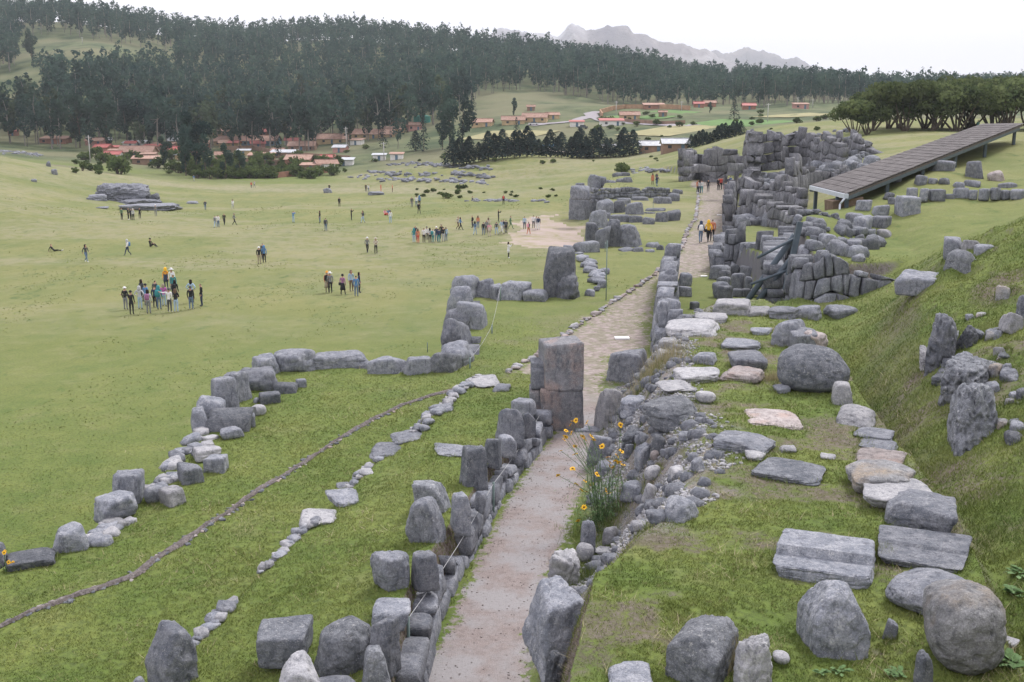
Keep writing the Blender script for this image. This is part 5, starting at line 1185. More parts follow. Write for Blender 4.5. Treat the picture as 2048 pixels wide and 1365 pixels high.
# forest on the hills: candidate spots on the real ground
BASEY = ([-700, 0, 150, 350, 560, 700, 850, 930, 1050, 1150, 1250, 1400, 1700, 2300], [380, 380, 395, 400, 400, 430, 470, 520, 560, 560, 545, 545, 560, 520])
rs = np.random.default_rng(12)
n_ = 60000; px = rs.uniform(-260, 2300, n_); Yd = 375 + 665 * rs.random(n_) ** .9
X = (px - 1024) / F * Yd; keep = Yd > np.interp(px, *BASEY) + 25 * vnoise(px / 90, Yd * 0, 0 * px, 3)
Zt = T(X, Yd); qx, qy = proj(np.stack([X, Yd, Zt], -1))
def inpx(qx, qy, pg):
    return sdist(np.asarray(qx, float), np.asarray(qy, float), np.array(pg, float)) < 0
for pg in ([(25, 165), (40, 74), (140, 74), (260, 92), (370, 110), (330, 150), (120, 172)], [(560, 128), (570, 110), (640, 112), (650, 126)], [(-60, 240), (-60, 150), (60, 150), (110, 190), (60, 250)],
           [(930, 235), (960, 190), (1060, 180), (1180, 200), (1260, 218), (1200, 250), (980, 262)], [(560, 262), (590, 238), (700, 236), (705, 262)]): keep &= ~inpx(qx, qy, pg)
dens = np.interp(Yd, [400, 600, 1040], [1, .9, .55]) * np.where(px > 1350, np.where(Yd > 640, .25, 1.1), 1)
keep &= rs.random(n_) < dens
px, Yd, X, Zt, qy = px[keep], Yd[keep], X[keep], Zt[keep], qy[keep]
# minimum spacing by cells
cell = {}; sel = []
for i in range(len(px)):
    r_ = 7.0 + Yd[i] / 300; k = (int(X[i] // r_), int(Yd[i] // r_), int(r_))
    if k in cell: continue
    cell[k] = 1; sel.append(i)
sel = np.array(sel); px, Yd, X, Zt = px[sel], Yd[sel], X[sel], Zt[sel]
o_ = np.argsort(Yd); px, Yd, X, Zt = px[o_], Yd[o_], X[o_], Zt[o_]
inview = (px > -20) & (px < 2068)
near_i = set(np.where(inview)[0][:270].tolist()); far_i = [i for i in range(len(px)) if i not in near_i and px[i] > -180 and px[i] < 2230]
print('forest trees', len(px), 'far', len(far_i), 'near', len(near_i))
for i in sorted(near_i):
    kd = 'euc' if random.random() < .8 else 'euc2'
    reg = ('above the left end of the village' if px[i] < 350 else 'above the middle of the village' if px[i] < 700 else 'on the slope behind the bare fields' if px[i] < 1150 else 'beyond the road at the right')
    tree(kd, X[i], Yd[i], Zt[i] - .3, random.uniform(.6, 1.2) * (.85 if px[i] > 1300 else 1.0), 'tall dark eucalyptus at the forest front ' + reg, 'forest edge eucalyptus ' + reg)
CV, CF, KV, KF, co, ko = [], [], [], [], 0, 0
for i in far_i:
    kd = 'euc' if rs.random() < .85 else 'euc2'; _, _, c, t = TV['euc'][rs.integers(0, 6)]; s = rs.uniform(.6, 1.25) * (.8 if px[i] > 1300 else .95); a = rs.uniform(0, 6.28)
    rot = np.array([[math.cos(a), -math.sin(a), 0], [math.sin(a), math.cos(a), 0], [0, 0, 1]]).T * s; pos = np.array([X[i], Yd[i], Zt[i] - .5])
    nq = 135; cc = c[0][:nq * 4]; CV.append((cc - np.array([0, 0, 13])) * 1.0 @ rot + np.array([0, 0, 13 * s]) + pos); CF.append(c[1][:nq] + co); co += len(cc)
    if Yd[i] < 900: KV.append(t[0][:20] @ rot + pos); KF.append(t[1][:15] + ko); ko += 20
fm = mesh_np('forest', np.concatenate(CV + KV), np.concatenate(CF + [f + co for f in KF]), [M['euc'], M['bark_pale']])
mi = np.zeros(len(fm.polygons), np.int32); mi[sum(len(f) for f in CF):] = 1; fm.polygons.foreach_set('material_index', mi)
tag(link('forest', fm), 'dark eucalyptus forest covering the hills up to the ridge', 'forest', None, 'stuff')
def at_px(px, py): return G(px, py)
def tpx(kind, px, py, hpx, label, group=None, sz=1.0, Y=None, **k):
    g = PD(px, py, Y) if Y else G(px, py); g = (g[0], g[1], Tz(g[0], g[1])) if Y else g
    h0 = {'euc': 20, 'euc2': 18, 'eucbig': 22, 'con': 14, 'conw': 9, 'molle': 8.5, 'bush': 4}[kind]; s = hpx * g[1] / F / h0 / sz
    return tree(kind, g[0], g[1], g[2] - .1, s, label, group, sz=sz, **k)
for a in [('eucbig', 900, 296, 108, 'largest dark tree by the hedge, rising above the village roofs'), ('eucbig', 925, 298, 96, 'second big tree merging with the largest one by the hedge'),
          ('con', 848, 304, 72, 'dense dark conifer at the left foot of the big trees', 1.4), ('conw', 832, 302, 40, 'low dark conifer left of the dense one'), ('con', 766, 296, 46, 'lone dark conifer in the fields left of the big trees'),
          ('euc', 796, 298, 58, 'thin open tree beside the lone conifer'), ('con', 1033, 282, 46, 'lone dark conifer rising behind the hedge', 1.2), ('con', 558, 330, 78, 'slim dark cypress among the village houses', 2.2), 
          ('eucbig', 395, 350, 120, 'tall dense tree in the middle of the village'), ('eucbig', 372, 352, 90, 'dark bushy tree beside the tallest village tree'), ('eucbig', 412, 356, 80, 'dark tree in the hollow below the village'),
          ('eucbig', 452, 358, 66, 'rounded dark tree at the edge of the hollow'), ('eucbig', 480, 356, 52, 'small dark tree right of the rounded one in the hollow'), ('eucbig', 330, 338, 62, 'dark tree left of the village hollow'),
          ('eucbig', 215, 300, 110, 'broad dark eucalyptus left of the village'), ('eucbig', 160, 296, 100, 'dense eucalyptus above the knoll'), ('euc2', 100, 280, 74, 'pale trunked tree above the left knoll'), ('eucbig', 255, 292, 84, 'dark tree right of the broad eucalyptus'),
          ('euc', 725, 250, 90, 'open tall tree on the slope above the yellow house'), ('euc', 690, 240, 80, 'slender tree above the school roofs'), ('euc2', 610, 232, 76, 'pale green tree above the orange roofs'), ('eucbig', 65, 128, 60, 'leafy tree at the left beside the hill field'),
          ('eucbig', 20, 132, 56, 'leafy tree at the left picture edge below the hill field'), ('con', 945, 232, 44, 'dark conifer on the slope above the yellow houses'), ('eucbig', 1028, 232, 34, 'round tree above the far right yellow houses'), ('con', 1468, 240, 40, 'lone round-topped tree among the red-roofed houses', .8),
          ('eucbig', 1420, 228, 22, 'small tree beside the left red-roofed house'), ('eucbig', 885, 300, 60, 'dark lower tree between the big trees'), ('euc2', 375, 260, 66, 'light green tree above the smoke'), ('eucbig', 300, 300, 60, 'tree behind the left village roofs')]:
    tpx(a[0], a[1], a[2], a[3], a[4], sz=a[5] if len(a) > 5 else 1.0)
random.seed(5)
for i in range(30):
    px_ = 905 + i * 12.3 + random.uniform(-4, 4); tpx('conw', px_, 303 + random.uniform(-3, 3), random.uniform(34, 60), 'dark conifer in the long dense hedge row across the fields', 'hedge row of conifers', Y=288)
for i in range(14):
    px_ = 1382 + i * 7.5; tpx('conw', px_, 296 + random.uniform(-3, 2), random.uniform(22, 34), 'small dark conifer in the clump behind the far doorway wall', 'conifers behind the doorway wall', Y=262)
# bushes: village hollow, fields
for i in range(95):
    px_ = random.uniform(150, 690); py_ = random.uniform(318, 352) + (px_ - 400) * .01
    tpx('bush', px_, py_, random.uniform(10, 28), 'dark green shrub in the overgrown hollow between meadow and village', 'shrubs in the hollow below the village', sz=random.uniform(.8, 1.2))
for i in range(85):
    px_ = random.uniform(380, 640); tpx('bush', px_, 355 + random.uniform(-9, 3), random.uniform(12, 27), 'shrub in the hedge along the far meadow edge', 'hedge shrubs along the far meadow edge', sz=.9)
tpx('bush', 240, 349, 42, 'big round olive-green bush below the left village houses'); tpx('bush', 1245, 348, 28, 'round dark bush standing alone behind the far low wall'); tpx('bush', 1245, 346, 24, 'smaller half of the round dark bush behind the far wall')
for i in range(70):
    px_ = random.uniform(690, 1330); py_ = random.choice([random.uniform(376, 398), random.uniform(245, 298), random.uniform(300, 330)])
    if py_ > 370: px_ = random.uniform(820, 1130)
    tpx('bush', px_, py_, random.uniform(4, 11), 'low shrub scattered over the fields beyond the meadow', 'low shrubs of the far fields', sz=.8)
for i in range(26):
    tpx('bush', random.uniform(1180, 1660), random.uniform(228, 262), random.uniform(5, 14), 'shrub along the field banks below the red-roofed houses', 'shrubs on the right field banks', sz=.8)
tpx('bush', 892, 397, 16, 'dark shrub clump at the back edge of the meadow', sz=.7)
# molle trees on the right skyline
random.seed(11)
ML = [(1712, 250, 62), (1745, 253, 70), (1778, 250, 78), (1812, 256, 84), (1850, 250, 82), (1880, 254, 88), (1915, 252, 92), (1950, 248, 90), (1985, 254, 86), (2020, 250, 90), (2055, 254, 92), (1798, 246, 70), (1865, 246, 80), (1935, 245, 88), (2000, 245, 88), (1735, 246, 56), (2085, 250, 90)]
for i, (a, b, h) in enumerate(ML):
    where = 'farthest left in the row' if i == 0 else 'in the row behind the shelter'
    tpx('molle', a, b, h * 1.25, ('low spreading molle tree, leftmost of the grove on the right skyline' if i == 0 else 'spreading olive-green molle tree in the grove on the right skyline'), None if i == 0 else 'molle grove on the right skyline', Y=172 + (i % 3) * 9)
# ================================================================ VILLAGE
def wallm(name, c): return plain(name, c, .95, .2, .6)
WM = {'adobe': wallm('adobe_plaster', (.25, .165, .12)), 'white': wallm('white_plaster', (.66, .65, .63)), 'yellow': wallm('ochre_plaster', (.46, .34, .20)), 'orange': wallm('orange_plaster', (.38, .24, .15)),
      'brick': wallm('bare_brick', (.30, .155, .11)), 'blue': wallm('blue_plaster', (.17, .26, .34)), 'pink': wallm('pink_plaster', (.46, .26, .23))}
n = N('clay_roof_tiles'); c = n.mix(n.rng(n.noise(1.2, 5, .7), .35, .65), (.25, .15, .115, 1), (.43, .285, .23, 1)); c = n.mix(n.rng(n.noise(.3, 3), .5, .7, 0, .5), c, (.36, .27, .23, 1))
c = n.mix(1.0, c, n.rng(n.orand(), 0, 1, .75, 1.2), 'MULTIPLY'); M['tile'] = n.done(c, .9)
M['redroof'] = plain('red_sheet_roof', (.40, .13, .12), .6, .15, 1); M['tin'] = plain('grey_tin_roof', (.48, .50, .53), .5, .2, 1); M['bluetarp'] = plain('blue_tarpaulin', (.10, .30, .48), .6, .2, 1)
M['greentank'] = plain('green_plastic', (.05, .24, .20), .5, .1, 1); M['dkwin'] = plain('dark_window_glass', (.03, .035, .045), .3, .1, 1); M['doorwood'] = plain('blue_wood_door', (.10, .16, .22), .8, .2, 1)
RM = {'tile': M['tile'], 'red': M['redroof'], 'tin': M['tin'], 'blue': M['bluetarp']}
def boxm(x0, x1, y0, y1, z0, z1):
    v = [(x, y, z) for z in (z0, z1) for y in (y0, y1) for x in (x0, x1)]
    return v, [(0, 2, 3, 1), (4, 5, 7, 6), (0, 1, 5, 4), (2, 6, 7, 3), (0, 4, 6, 2), (1, 3, 7, 5)]
def house(x0, py, x1, hpx, label, wall='adobe', roof='tile', yaw=0.0, kind='gable', dr=.6, floors=1, win=True, dY=0, group=None):
    cx = (x0 + x1) / 2; g = G(cx, py); s = g[1] / F; Wd = (x1 - x0) * s * .94; Dp = Wd * dr if Wd < 16 else 7.5; H = max(hpx * s * .66, 2.2)
    t = thing('house', label, 'house', (g[0], g[1] + Dp / 2, g[2] - .2), group, yaw)
    w2, d2 = Wd / 2, Dp / 2
    v, f = boxm(-w2, w2, -d2, d2, -1.2, H)
    if kind == 'gable':
        rz = H + min(d2 * .55, 2.2); v += [(-w2, 0, rz), (w2, 0, rz)]; f = f[:1] + f[2:]; f += [(4, 6, 8), (5, 9, 7)]
        v_ = v
    else: rz = H + Dp * .16
    link('wall', mesh_np('wall', v, f, WM[wall]), t)
    ov = .45
    def slab(name, a, b, c_, d_, th=.14):
        Vv, Fc = quad_box(a, b, c_, d_, th); link(name, mesh_np(name, Vv, Fc, RM[roof]), t)
    if kind == 'gable':
        k = (rz - H) / d2; e = H - k * ov + .12
        slab('roof', (-w2 - ov, -d2 - ov, e), (w2 + ov, -d2 - ov, e), (w2 + ov, 0.05, rz + .14), (-w2 - ov, 0.05, rz + .14)); slab('roof', (-w2 - ov, -.05, rz + .13), (w2 + ov, -.05, rz + .13), (w2 + ov, d2 + ov, e), (-w2 - ov, d2 + ov, e))
        cap = boxm(-w2 - ov, w2 + ov, -.14, .14, rz + .08, rz + .24); link('ridge', mesh_np('ridge', *cap, RM[roof]), t)
    else:
        slab('roof', (-w2 - ov, -d2 - ov, H + .05), (w2 + ov, -d2 - ov, H + .05), (w2 + ov, d2 + ov, rz + .2), (-w2 - ov, d2 + ov, rz + .2))
        vv, ff = boxm(-w2, w2, d2 - .2, d2, H, rz); link('wall', mesh_np('wall', vv, ff, WM[wall]), t)
    if win:
        n_ = max(1, int(Wd // 3.2)); fh = H / floors
        for fl in range(floors):
            for i in range(n_):
                xx = -w2 + (i + .5) * Wd / n_
                if fl == 0 and i == n_ // 2:
                    vv, ff = boxm(xx - .45, xx + .45, -d2 - .04, -d2 + .02, 0, min(2.0, fh * .85)); link('door', mesh_np('door', vv, ff, M['doorwood']), t)
                else:
                    vv, ff = boxm(xx - .5, xx + .5, -d2 - .05, -d2 + .02, fl * fh + fh * .38, fl * fh + fh * .75); link('window', mesh_np('window', vv, ff, M['dkwin']), t)
    return t
HS = [
 (688, 342, 668 - 688 + 716 + 0, 22, 'white-fronted tiled house at the right edge of the near village group', 'white', 'tile', .5),
]
gv = 'village houses below the forest'
for a in [
 (570, 334, 625, 24, 'two-storey brick house with tiled roof and white upper front, nearest row', 'brick', 'tile', -.2, 'gable', .6, 2),
 (628, 341, 672, 22, 'white-ended tiled house at the front right of the nearest row', 'white', 'tile', .45),
 (640, 326, 668, 18, 'bright red sheet-roofed house behind the white-ended one', 'brick', 'red', .3),
 (668, 332, 706, 16, 'grey tin-roofed shed at the right end of the nearest row', 'white', 'tin', 0, 'shed'),
 (600, 343, 640, 12, 'low lean-to with tiled roof in front of the two-storey house', 'adobe', 'tile', .1, 'shed'),
 (540, 316, 590, 12, 'long white-roofed shed left of the slim cypress', 'adobe', 'tin', 0, 'shed'),
 (495, 322, 545, 14, 'long low adobe building with plain walls near the cypress', 'brick', 'tile', 0, 'shed'),
 (575, 302, 630, 16, 'tile-roofed barn in front of the long ochre school', 'adobe', 'tile', 0, 'gable'),
 (620, 288, 705, 16, 'long ochre school building with clay roof, right of the cypress', 'yellow', 'tile', .08),
 (700, 278, 790, 12, 'long low tiled block stretching towards the lone conifer', 'yellow', 'tile', .1),
 (480, 292, 555, 16, 'long building with bright orange tiles and blue front, left of the cypress', 'blue', 'tile', 0),
 (425, 292, 485, 14, 'pale tiled house beside the blue-fronted building', 'yellow', 'tile', 0),
 (425, 275, 465, 16, 'house with tall hipped orange roof behind the blue-fronted one', 'orange', 'tile', -.3),
 (520, 272, 552, 12, 'small red-roofed house high behind the orange tiles', 'brick', 'red', 0),
 (552, 266, 580, 12, 'small tiled house under the pale tree', 'adobe', 'tile', .2),
 (235, 318, 305, 22, 'broad adobe house with brown tiles left of the village hollow', 'adobe', 'tile', 0),
 (262, 330, 312, 14, 'low tiled adobe house in front of the broad one', 'adobe', 'tile', .2, 'shed'),
 (208, 306, 236, 18, 'orange metal shed beside the broad adobe house', 'orange', 'red', 0, 'shed'),
 (245, 296, 290, 12, 'white-blue roofed hut behind the broad adobe house', 'white', 'tin', 0, 'shed'),
 (300, 300, 345, 12, 'tiled hut near the smoke', 'pink', 'tile', 0, 'shed'),
 (170, 292, 206, 10, 'pinkish tiled hut between the dark eucalyptuses', 'pink', 'tile', 0),
 (78, 288, 132, 12, 'low red-brown hut behind the left knoll', 'brick', 'tile', 0, 'shed'),
 (40, 245, 74, 10, 'white tin-roofed hut at the left foot of the forest', 'white', 'tin', 0, 'shed'),
 (16, 272, 34, 14, 'small red hut at the far left', 'brick', 'red', 0, 'shed'),
 (300, 222, 328, 9, 'white-roofed shack inside the forest', 'white', 'tin', 0, 'shed'),
 (396, 94, 432, 10, 'lonely tiled house high in the forest clearing', 'adobe', 'tile', 0),
 (812, 262, 842, 18, 'red-walled tiled house beside the green tanks', 'pink', 'tile', .3),
 (772, 250, 800, 9, 'tiny tiled house on the slope above the tanks', 'adobe', 'tile', 0),
 (945, 254, 986, 14, 'ochre house with tiled roof right of the biggest tree', 'yellow', 'tile', -.2),
 (760, 268, 812, 9, 'low tiled shed left of the red-walled house', 'yellow', 'tile', 0, 'shed'),
 (1003, 250, 1050, 12, 'row of small ochre houses at the road bend', 'yellow', 'tile', 0),
 (1045, 245, 1096, 16, 'large ochre lodge with double tiled roof', 'yellow', 'tile', -.15),
 (1092, 239, 1118, 10, 'right wing of the large ochre lodge', 'yellow', 'tile', .2),
 (1054, 222, 1070, 7, 'tiny orange-roofed hut above the lodge', 'adobe', 'tile', 0),
 (1288, 219, 1330, 8, 'flat-roofed brick house on the terrace above the road', 'brick', 'tile', 0, 'shed'),
 (1240, 240, 1280, 8, 'low ochre house behind the compound wall', 'yellow', 'tile', 0),
 (1318, 234, 1334, 7, 'small brown hut on the field edge', 'adobe', 'tile', 0),
 (1200, 252, 1248, 7, 'long low red-roofed stall beside the road', 'white', 'red', 0, 'shed'),
 (1140, 254, 1168, 7, 'white stall under a red awning by the road', 'white', 'red', 0, 'shed'),
 (1388, 216, 1408, 11, 'left red-roofed brick house below the pine edge', 'brick', 'red', 0),
 (1408, 214, 1432, 9, 'tiled brick house beside the left red roof', 'brick', 'tile', 0),
 (1486, 220, 1512, 12, 'right red-roofed brick house below the pine edge', 'brick', 'red', 0),
 (1588, 218, 1618, 10, 'unfinished pink brick box of a house', 'pink', 'tile', 0, 'shed'),
 (1280, 305, 1330, 12, 'grey thatched stalls behind the far doorway wall', 'adobe', 'tin', 0),
 (1325, 302, 1380, 10, 'second grey-roofed stall behind the far doorway wall', 'adobe', 'tin', 0)]:
    k = dict(zip(('wall', 'roof', 'yaw', 'kind', 'dr', 'floors'), a[5:])); house(a[0], a[1], a[2], a[3], a[4], group=gv, **k)
rs = np.random.default_rng(8)
for i in range(26):
    px_ = rs.uniform(180, 700); py_ = rs.uniform(288, 322) - (8 if px_ > 560 else 0); w_ = rs.uniform(20, 40); mt_ = rs.choice(['adobe', 'brick', 'white', 'yellow', 'pink']); rf_ = rs.choice(['tile', 'tile', 'tile', 'tin', 'red'])
    house(px_, py_, px_ + w_, rs.uniform(11, 15), 'small ' + {'tile': 'clay-tiled', 'tin': 'tin-roofed', 'red': 'red-roofed'}[rf_] + ' ' + mt_ + ' hut squeezed among the village houses', mt_, rf_, rs.uniform(-.4, .4), rs.choice(['gable', 'shed']), group='small huts in the village')
for px, py, hx in [(745, 322, 18), (780, 320, 14)]: house(px, py, px + 26, hx, 'white tin-roofed hut at the right edge of the village' if px == 745 else 'second white tin hut beside the first, under a pink roof', 'white', 'tin' if px == 745 else 'tile', kind='shed', group=gv)
# adobe compound walls
def longwall(label, pts, h, mat='adobe'):
    t = thing('adobe_wall', label, 'wall', (0, 0, 0)); P3 = [G(a, b) for a, b in pts]
    for a, b in zip(P3[:-1], P3[1:]):
        a, b = np.array(a), np.array(b); d = b - a; L_ = np.hypot(d[0], d[1]); nn = np.array([-d[1], d[0], 0]) / L_ * .25
        Vv, Fc = quad_box(tuple(a - nn + [0, 0, h]), tuple(b - nn + [0, 0, h]), tuple(b + nn + [0, 0, h]), tuple(a + nn + [0, 0, h]), h + 1.5); link('wall_section', mesh_np('wall_section', Vv, Fc, WM[mat]), t)
    return t
longwall('long reddish adobe wall in front of the brick house', [(555, 356), (610, 350), (660, 345)], 1.6, 'brick')
longwall('brown adobe wall round the yard left of the cypress', [(450, 302), (505, 300), (560, 312), (640, 318), (700, 322)], 1.8)
longwall('adobe wall below the long blue-fronted building', [(490, 325), (520, 332), (560, 330)], 1.8)
longwall('curving orange compound wall beside the road', [(1205, 236), (1200, 228), (1225, 221), (1250, 218), (1340, 218), (1380, 221)], 2.0, 'orange')
longwall('low brown field wall below the compound', [(1200, 240), (1260, 246), (1330, 250), (1370, 248)], 1.4)
# tanks, poles, road, smoke
for px, l in ((838, 'left green water tank behind the trees'), (850, 'right green water tank behind the trees')):
    g = G(px, 246); t = thing('water_tank', l, 'water tank', g, 'green water tanks')
    a = [(math.cos(k * math.pi / 8) * 2.6, math.sin(k * math.pi / 8) * 2.6) for k in range(16)]
    link('tank_body', mesh_np('tank_body', [(x, y, 0) for x, y in a] + [(x, y, 3) for x, y in a], [[k, (k + 1) % 16, 16 + (k + 1) % 16, 16 + k] for k in range(16)], M['greentank'], True), t)
    link('tank_lid', mesh_np('tank_lid', [(x, y, 3) for x, y in a] + [(x * .3, y * .3, 3.6) for x, y in a], [[k, (k + 1) % 16, 16 + (k + 1) % 16, 16 + k] for k in range(16)] + [list(range(16, 32))], M['greentank']), t)
M['concrete'] = plain('pole_concrete', (.45, .44, .43), .9)
for px, py, h, l in [(181, 325, 52, 'thin pole at the left edge of the hollow'), (331, 85, 50, 'tall pale mast on the hill at the left'), (165, 88, 12, 'short pole beside the hill field'), (1232, 232, 28, 'power pole by the road bend'), (1363, 222, 18, 'power pole left of the red roofs'),
                     (1535, 245, 36, 'goal-like white mast in the fields'), (1595, 216, 20, 'thin mast beside the pink brick box'), (1625, 216, 16, 'thin pole right of the pink brick box'), (693, 300, 44, 'pole beside the small orange hut'), (768, 322, 36, 'wooden pole in front of the white huts'), (1197, 380, 60, 'x')][:-1]:
    g = G(px, py); t = thing('utility_pole', l, 'pole', g); hh = h * g[1] / F; beam('pole', (g[0], g[1], g[2] - .3), (g[0], g[1], g[2] + hh), .35 if py < 120 else .3, M['concrete'], t, True, 6); beam('cross_arm', (g[0] - .9, g[1], g[2] + hh * .93), (g[0] + .9, g[1], g[2] + hh * .93), .18, M['concrete'], t)
def groundstrip(name, pts, wd, mat, lift=.25):
    P3 = [np.array(G(a, b)) for a, b in pts]; L_ = []
    for a, b in zip(P3[:-1], P3[1:]):
        for k in range(8): L_.append(a * (1 - k / 8) + b * k / 8)
    L_.append(P3[-1]); L_ = np.array(L_); tx, ty = np.gradient(L_[:, 0]), np.gradient(L_[:, 1]); l = np.hypot(tx, ty); n1, n2 = -ty / l, tx / l; rows = []
    for k in (-1, 1):
        X_, Y_ = L_[:, 0] + n1 * wd / 2 * k, L_[:, 1] + n2 * wd / 2 * k; rows.append(np.stack([X_, Y_, T(X_, Y_) + lift], -1))
    m_ = len(L_); Vv = np.concatenate(rows); q = [(i, i + 1, m_ + i + 1, m_ + i) for i in range(m_ - 1)]
    o = link(name, mesh_np(name, Vv, q, mat)); o['kind'] = 'structure'; return o
M['asphalt'] = plain('grey_road', (.30, .28, .30), .9, .1, .5); M['track'] = plain('dry_track', (.42, .37, .32), .95, .15, .3)
groundstrip('asphalt_road', [(1060, 252), (1100, 248), (1150, 243), (1185, 234), (1180, 228), (1200, 224)], 6, M['asphalt']); groundstrip('asphalt_road', [(1185, 234), (1210, 243), (1300, 250), (1400, 252)], 6, M['asphalt'])
groundstrip('dirt_track', [(1100, 304), (1160, 306), (1260, 303)], 3, M['track'])
fieldm = plain('dry_crop_field', (.30, .28, .15), 1, .15, .2); fieldg = plain('green_crop_field', (.12, .21, .07), 1, .15, .2)
groundstrip('crop_field', [(950, 272), (1010, 271), (1080, 272)], 26, fieldm); groundstrip('crop_field', [(1285, 262), (1340, 262), (1400, 262)], 30, fieldm); groundstrip('crop_field', [(1400, 246), (1460, 247), (1560, 247)], 24, fieldg); groundstrip('crop_field', [(1260, 229), (1300, 229), (1370, 230)], 40, fieldg)
groundstrip('crop_field', [(1560, 230), (1640, 232)], 30, fieldm)
sm = bpy.data.materials.new('chimney_smoke'); sm.use_nodes = True; t_ = sm.node_tree; t_.nodes.clear(); vo = t_.nodes.new('ShaderNodeVolumePrincipled'); vo.inputs['Color'].default_value = (.55, .75, 1, 1); vo.inputs['Density'].default_value = .022; ou = t_.nodes.new('ShaderNodeOutputMaterial')
t_.links.new(vo.outputs[0], ou.inputs['Volume'])
g = G(345, 285); D_, Fq = cube_sphere(8); Vv = D_ * np.array([9, 6, 7]) * (1 + .3 * fbm(D_[:, 0] * 1.5, D_[:, 1] * 1.5, D_[:, 2] * 1.5, 3, 3))[:, None]; Vv[:, 0] += Vv[:, 2] * .5
tag(link('smoke', mesh_np('smoke', Vv, Fq, sm), None, (g[0] + 3, g[1] + 4, g[2] + 6.5)), 'thin blue smoke drifting up among the village trees', 'smoke', None, 'stuff')
# parked cars by the road
M['carpaint'] = plain('white_car_paint', (.6, .6, .6), .35); M['tyre'] = plain('tyre_rubber', (.03, .03, .03), .9)
def car(px, py, label, col, yaw=0):
    g = G(px, py); t = thing('parked_car', label, 'car', g, 'cars by the far road', yaw); m_ = plain(label[:20], col, .35)
    v, f = boxm(-2.1, 2.1, -.85, .85, .35, .95); v2, f2 = boxm(-1.1, 1.3, -.75, .75, .95, 1.45); v2 = [(x * (.8 if z > 1.2 else 1), y, z) for x, y, z in v2]
    link('body', mesh_np('body', v, f, m_), t); link('cabin', mesh_np('cabin', v2, f2, M['dkwin']), t)
    for sx in (-1.3, 1.3):
        for sy in (-.8, .8): beam('wheel', Vector(g) + Vector((sx, sy - .1, .33)), Vector(g) + Vector((sx, sy + .1, .33)), .64, M['tyre'], t, True, 12)
car(1067, 251, 'white van parked in front of the ochre lodge', (.62, .62, .62)); car(1240, 244, 'white car parked by the road bend', (.6, .6, .62)); car(1222, 246, 'dark car parked left of the white car at the bend', (.06, .07, .08)); car(1165, 258, 'dark car beside the white stall', (.08, .09, .1))
for px, l in ((1088, 'blue tarpaulin stall at the near end of the hedge track'), (1205, 'pale parked bus-like stall right of the hedge')): house(px, 306, px + 26, 7, l, 'white', 'blue' if px < 1100 else 'tin', kind='shed', win=False)
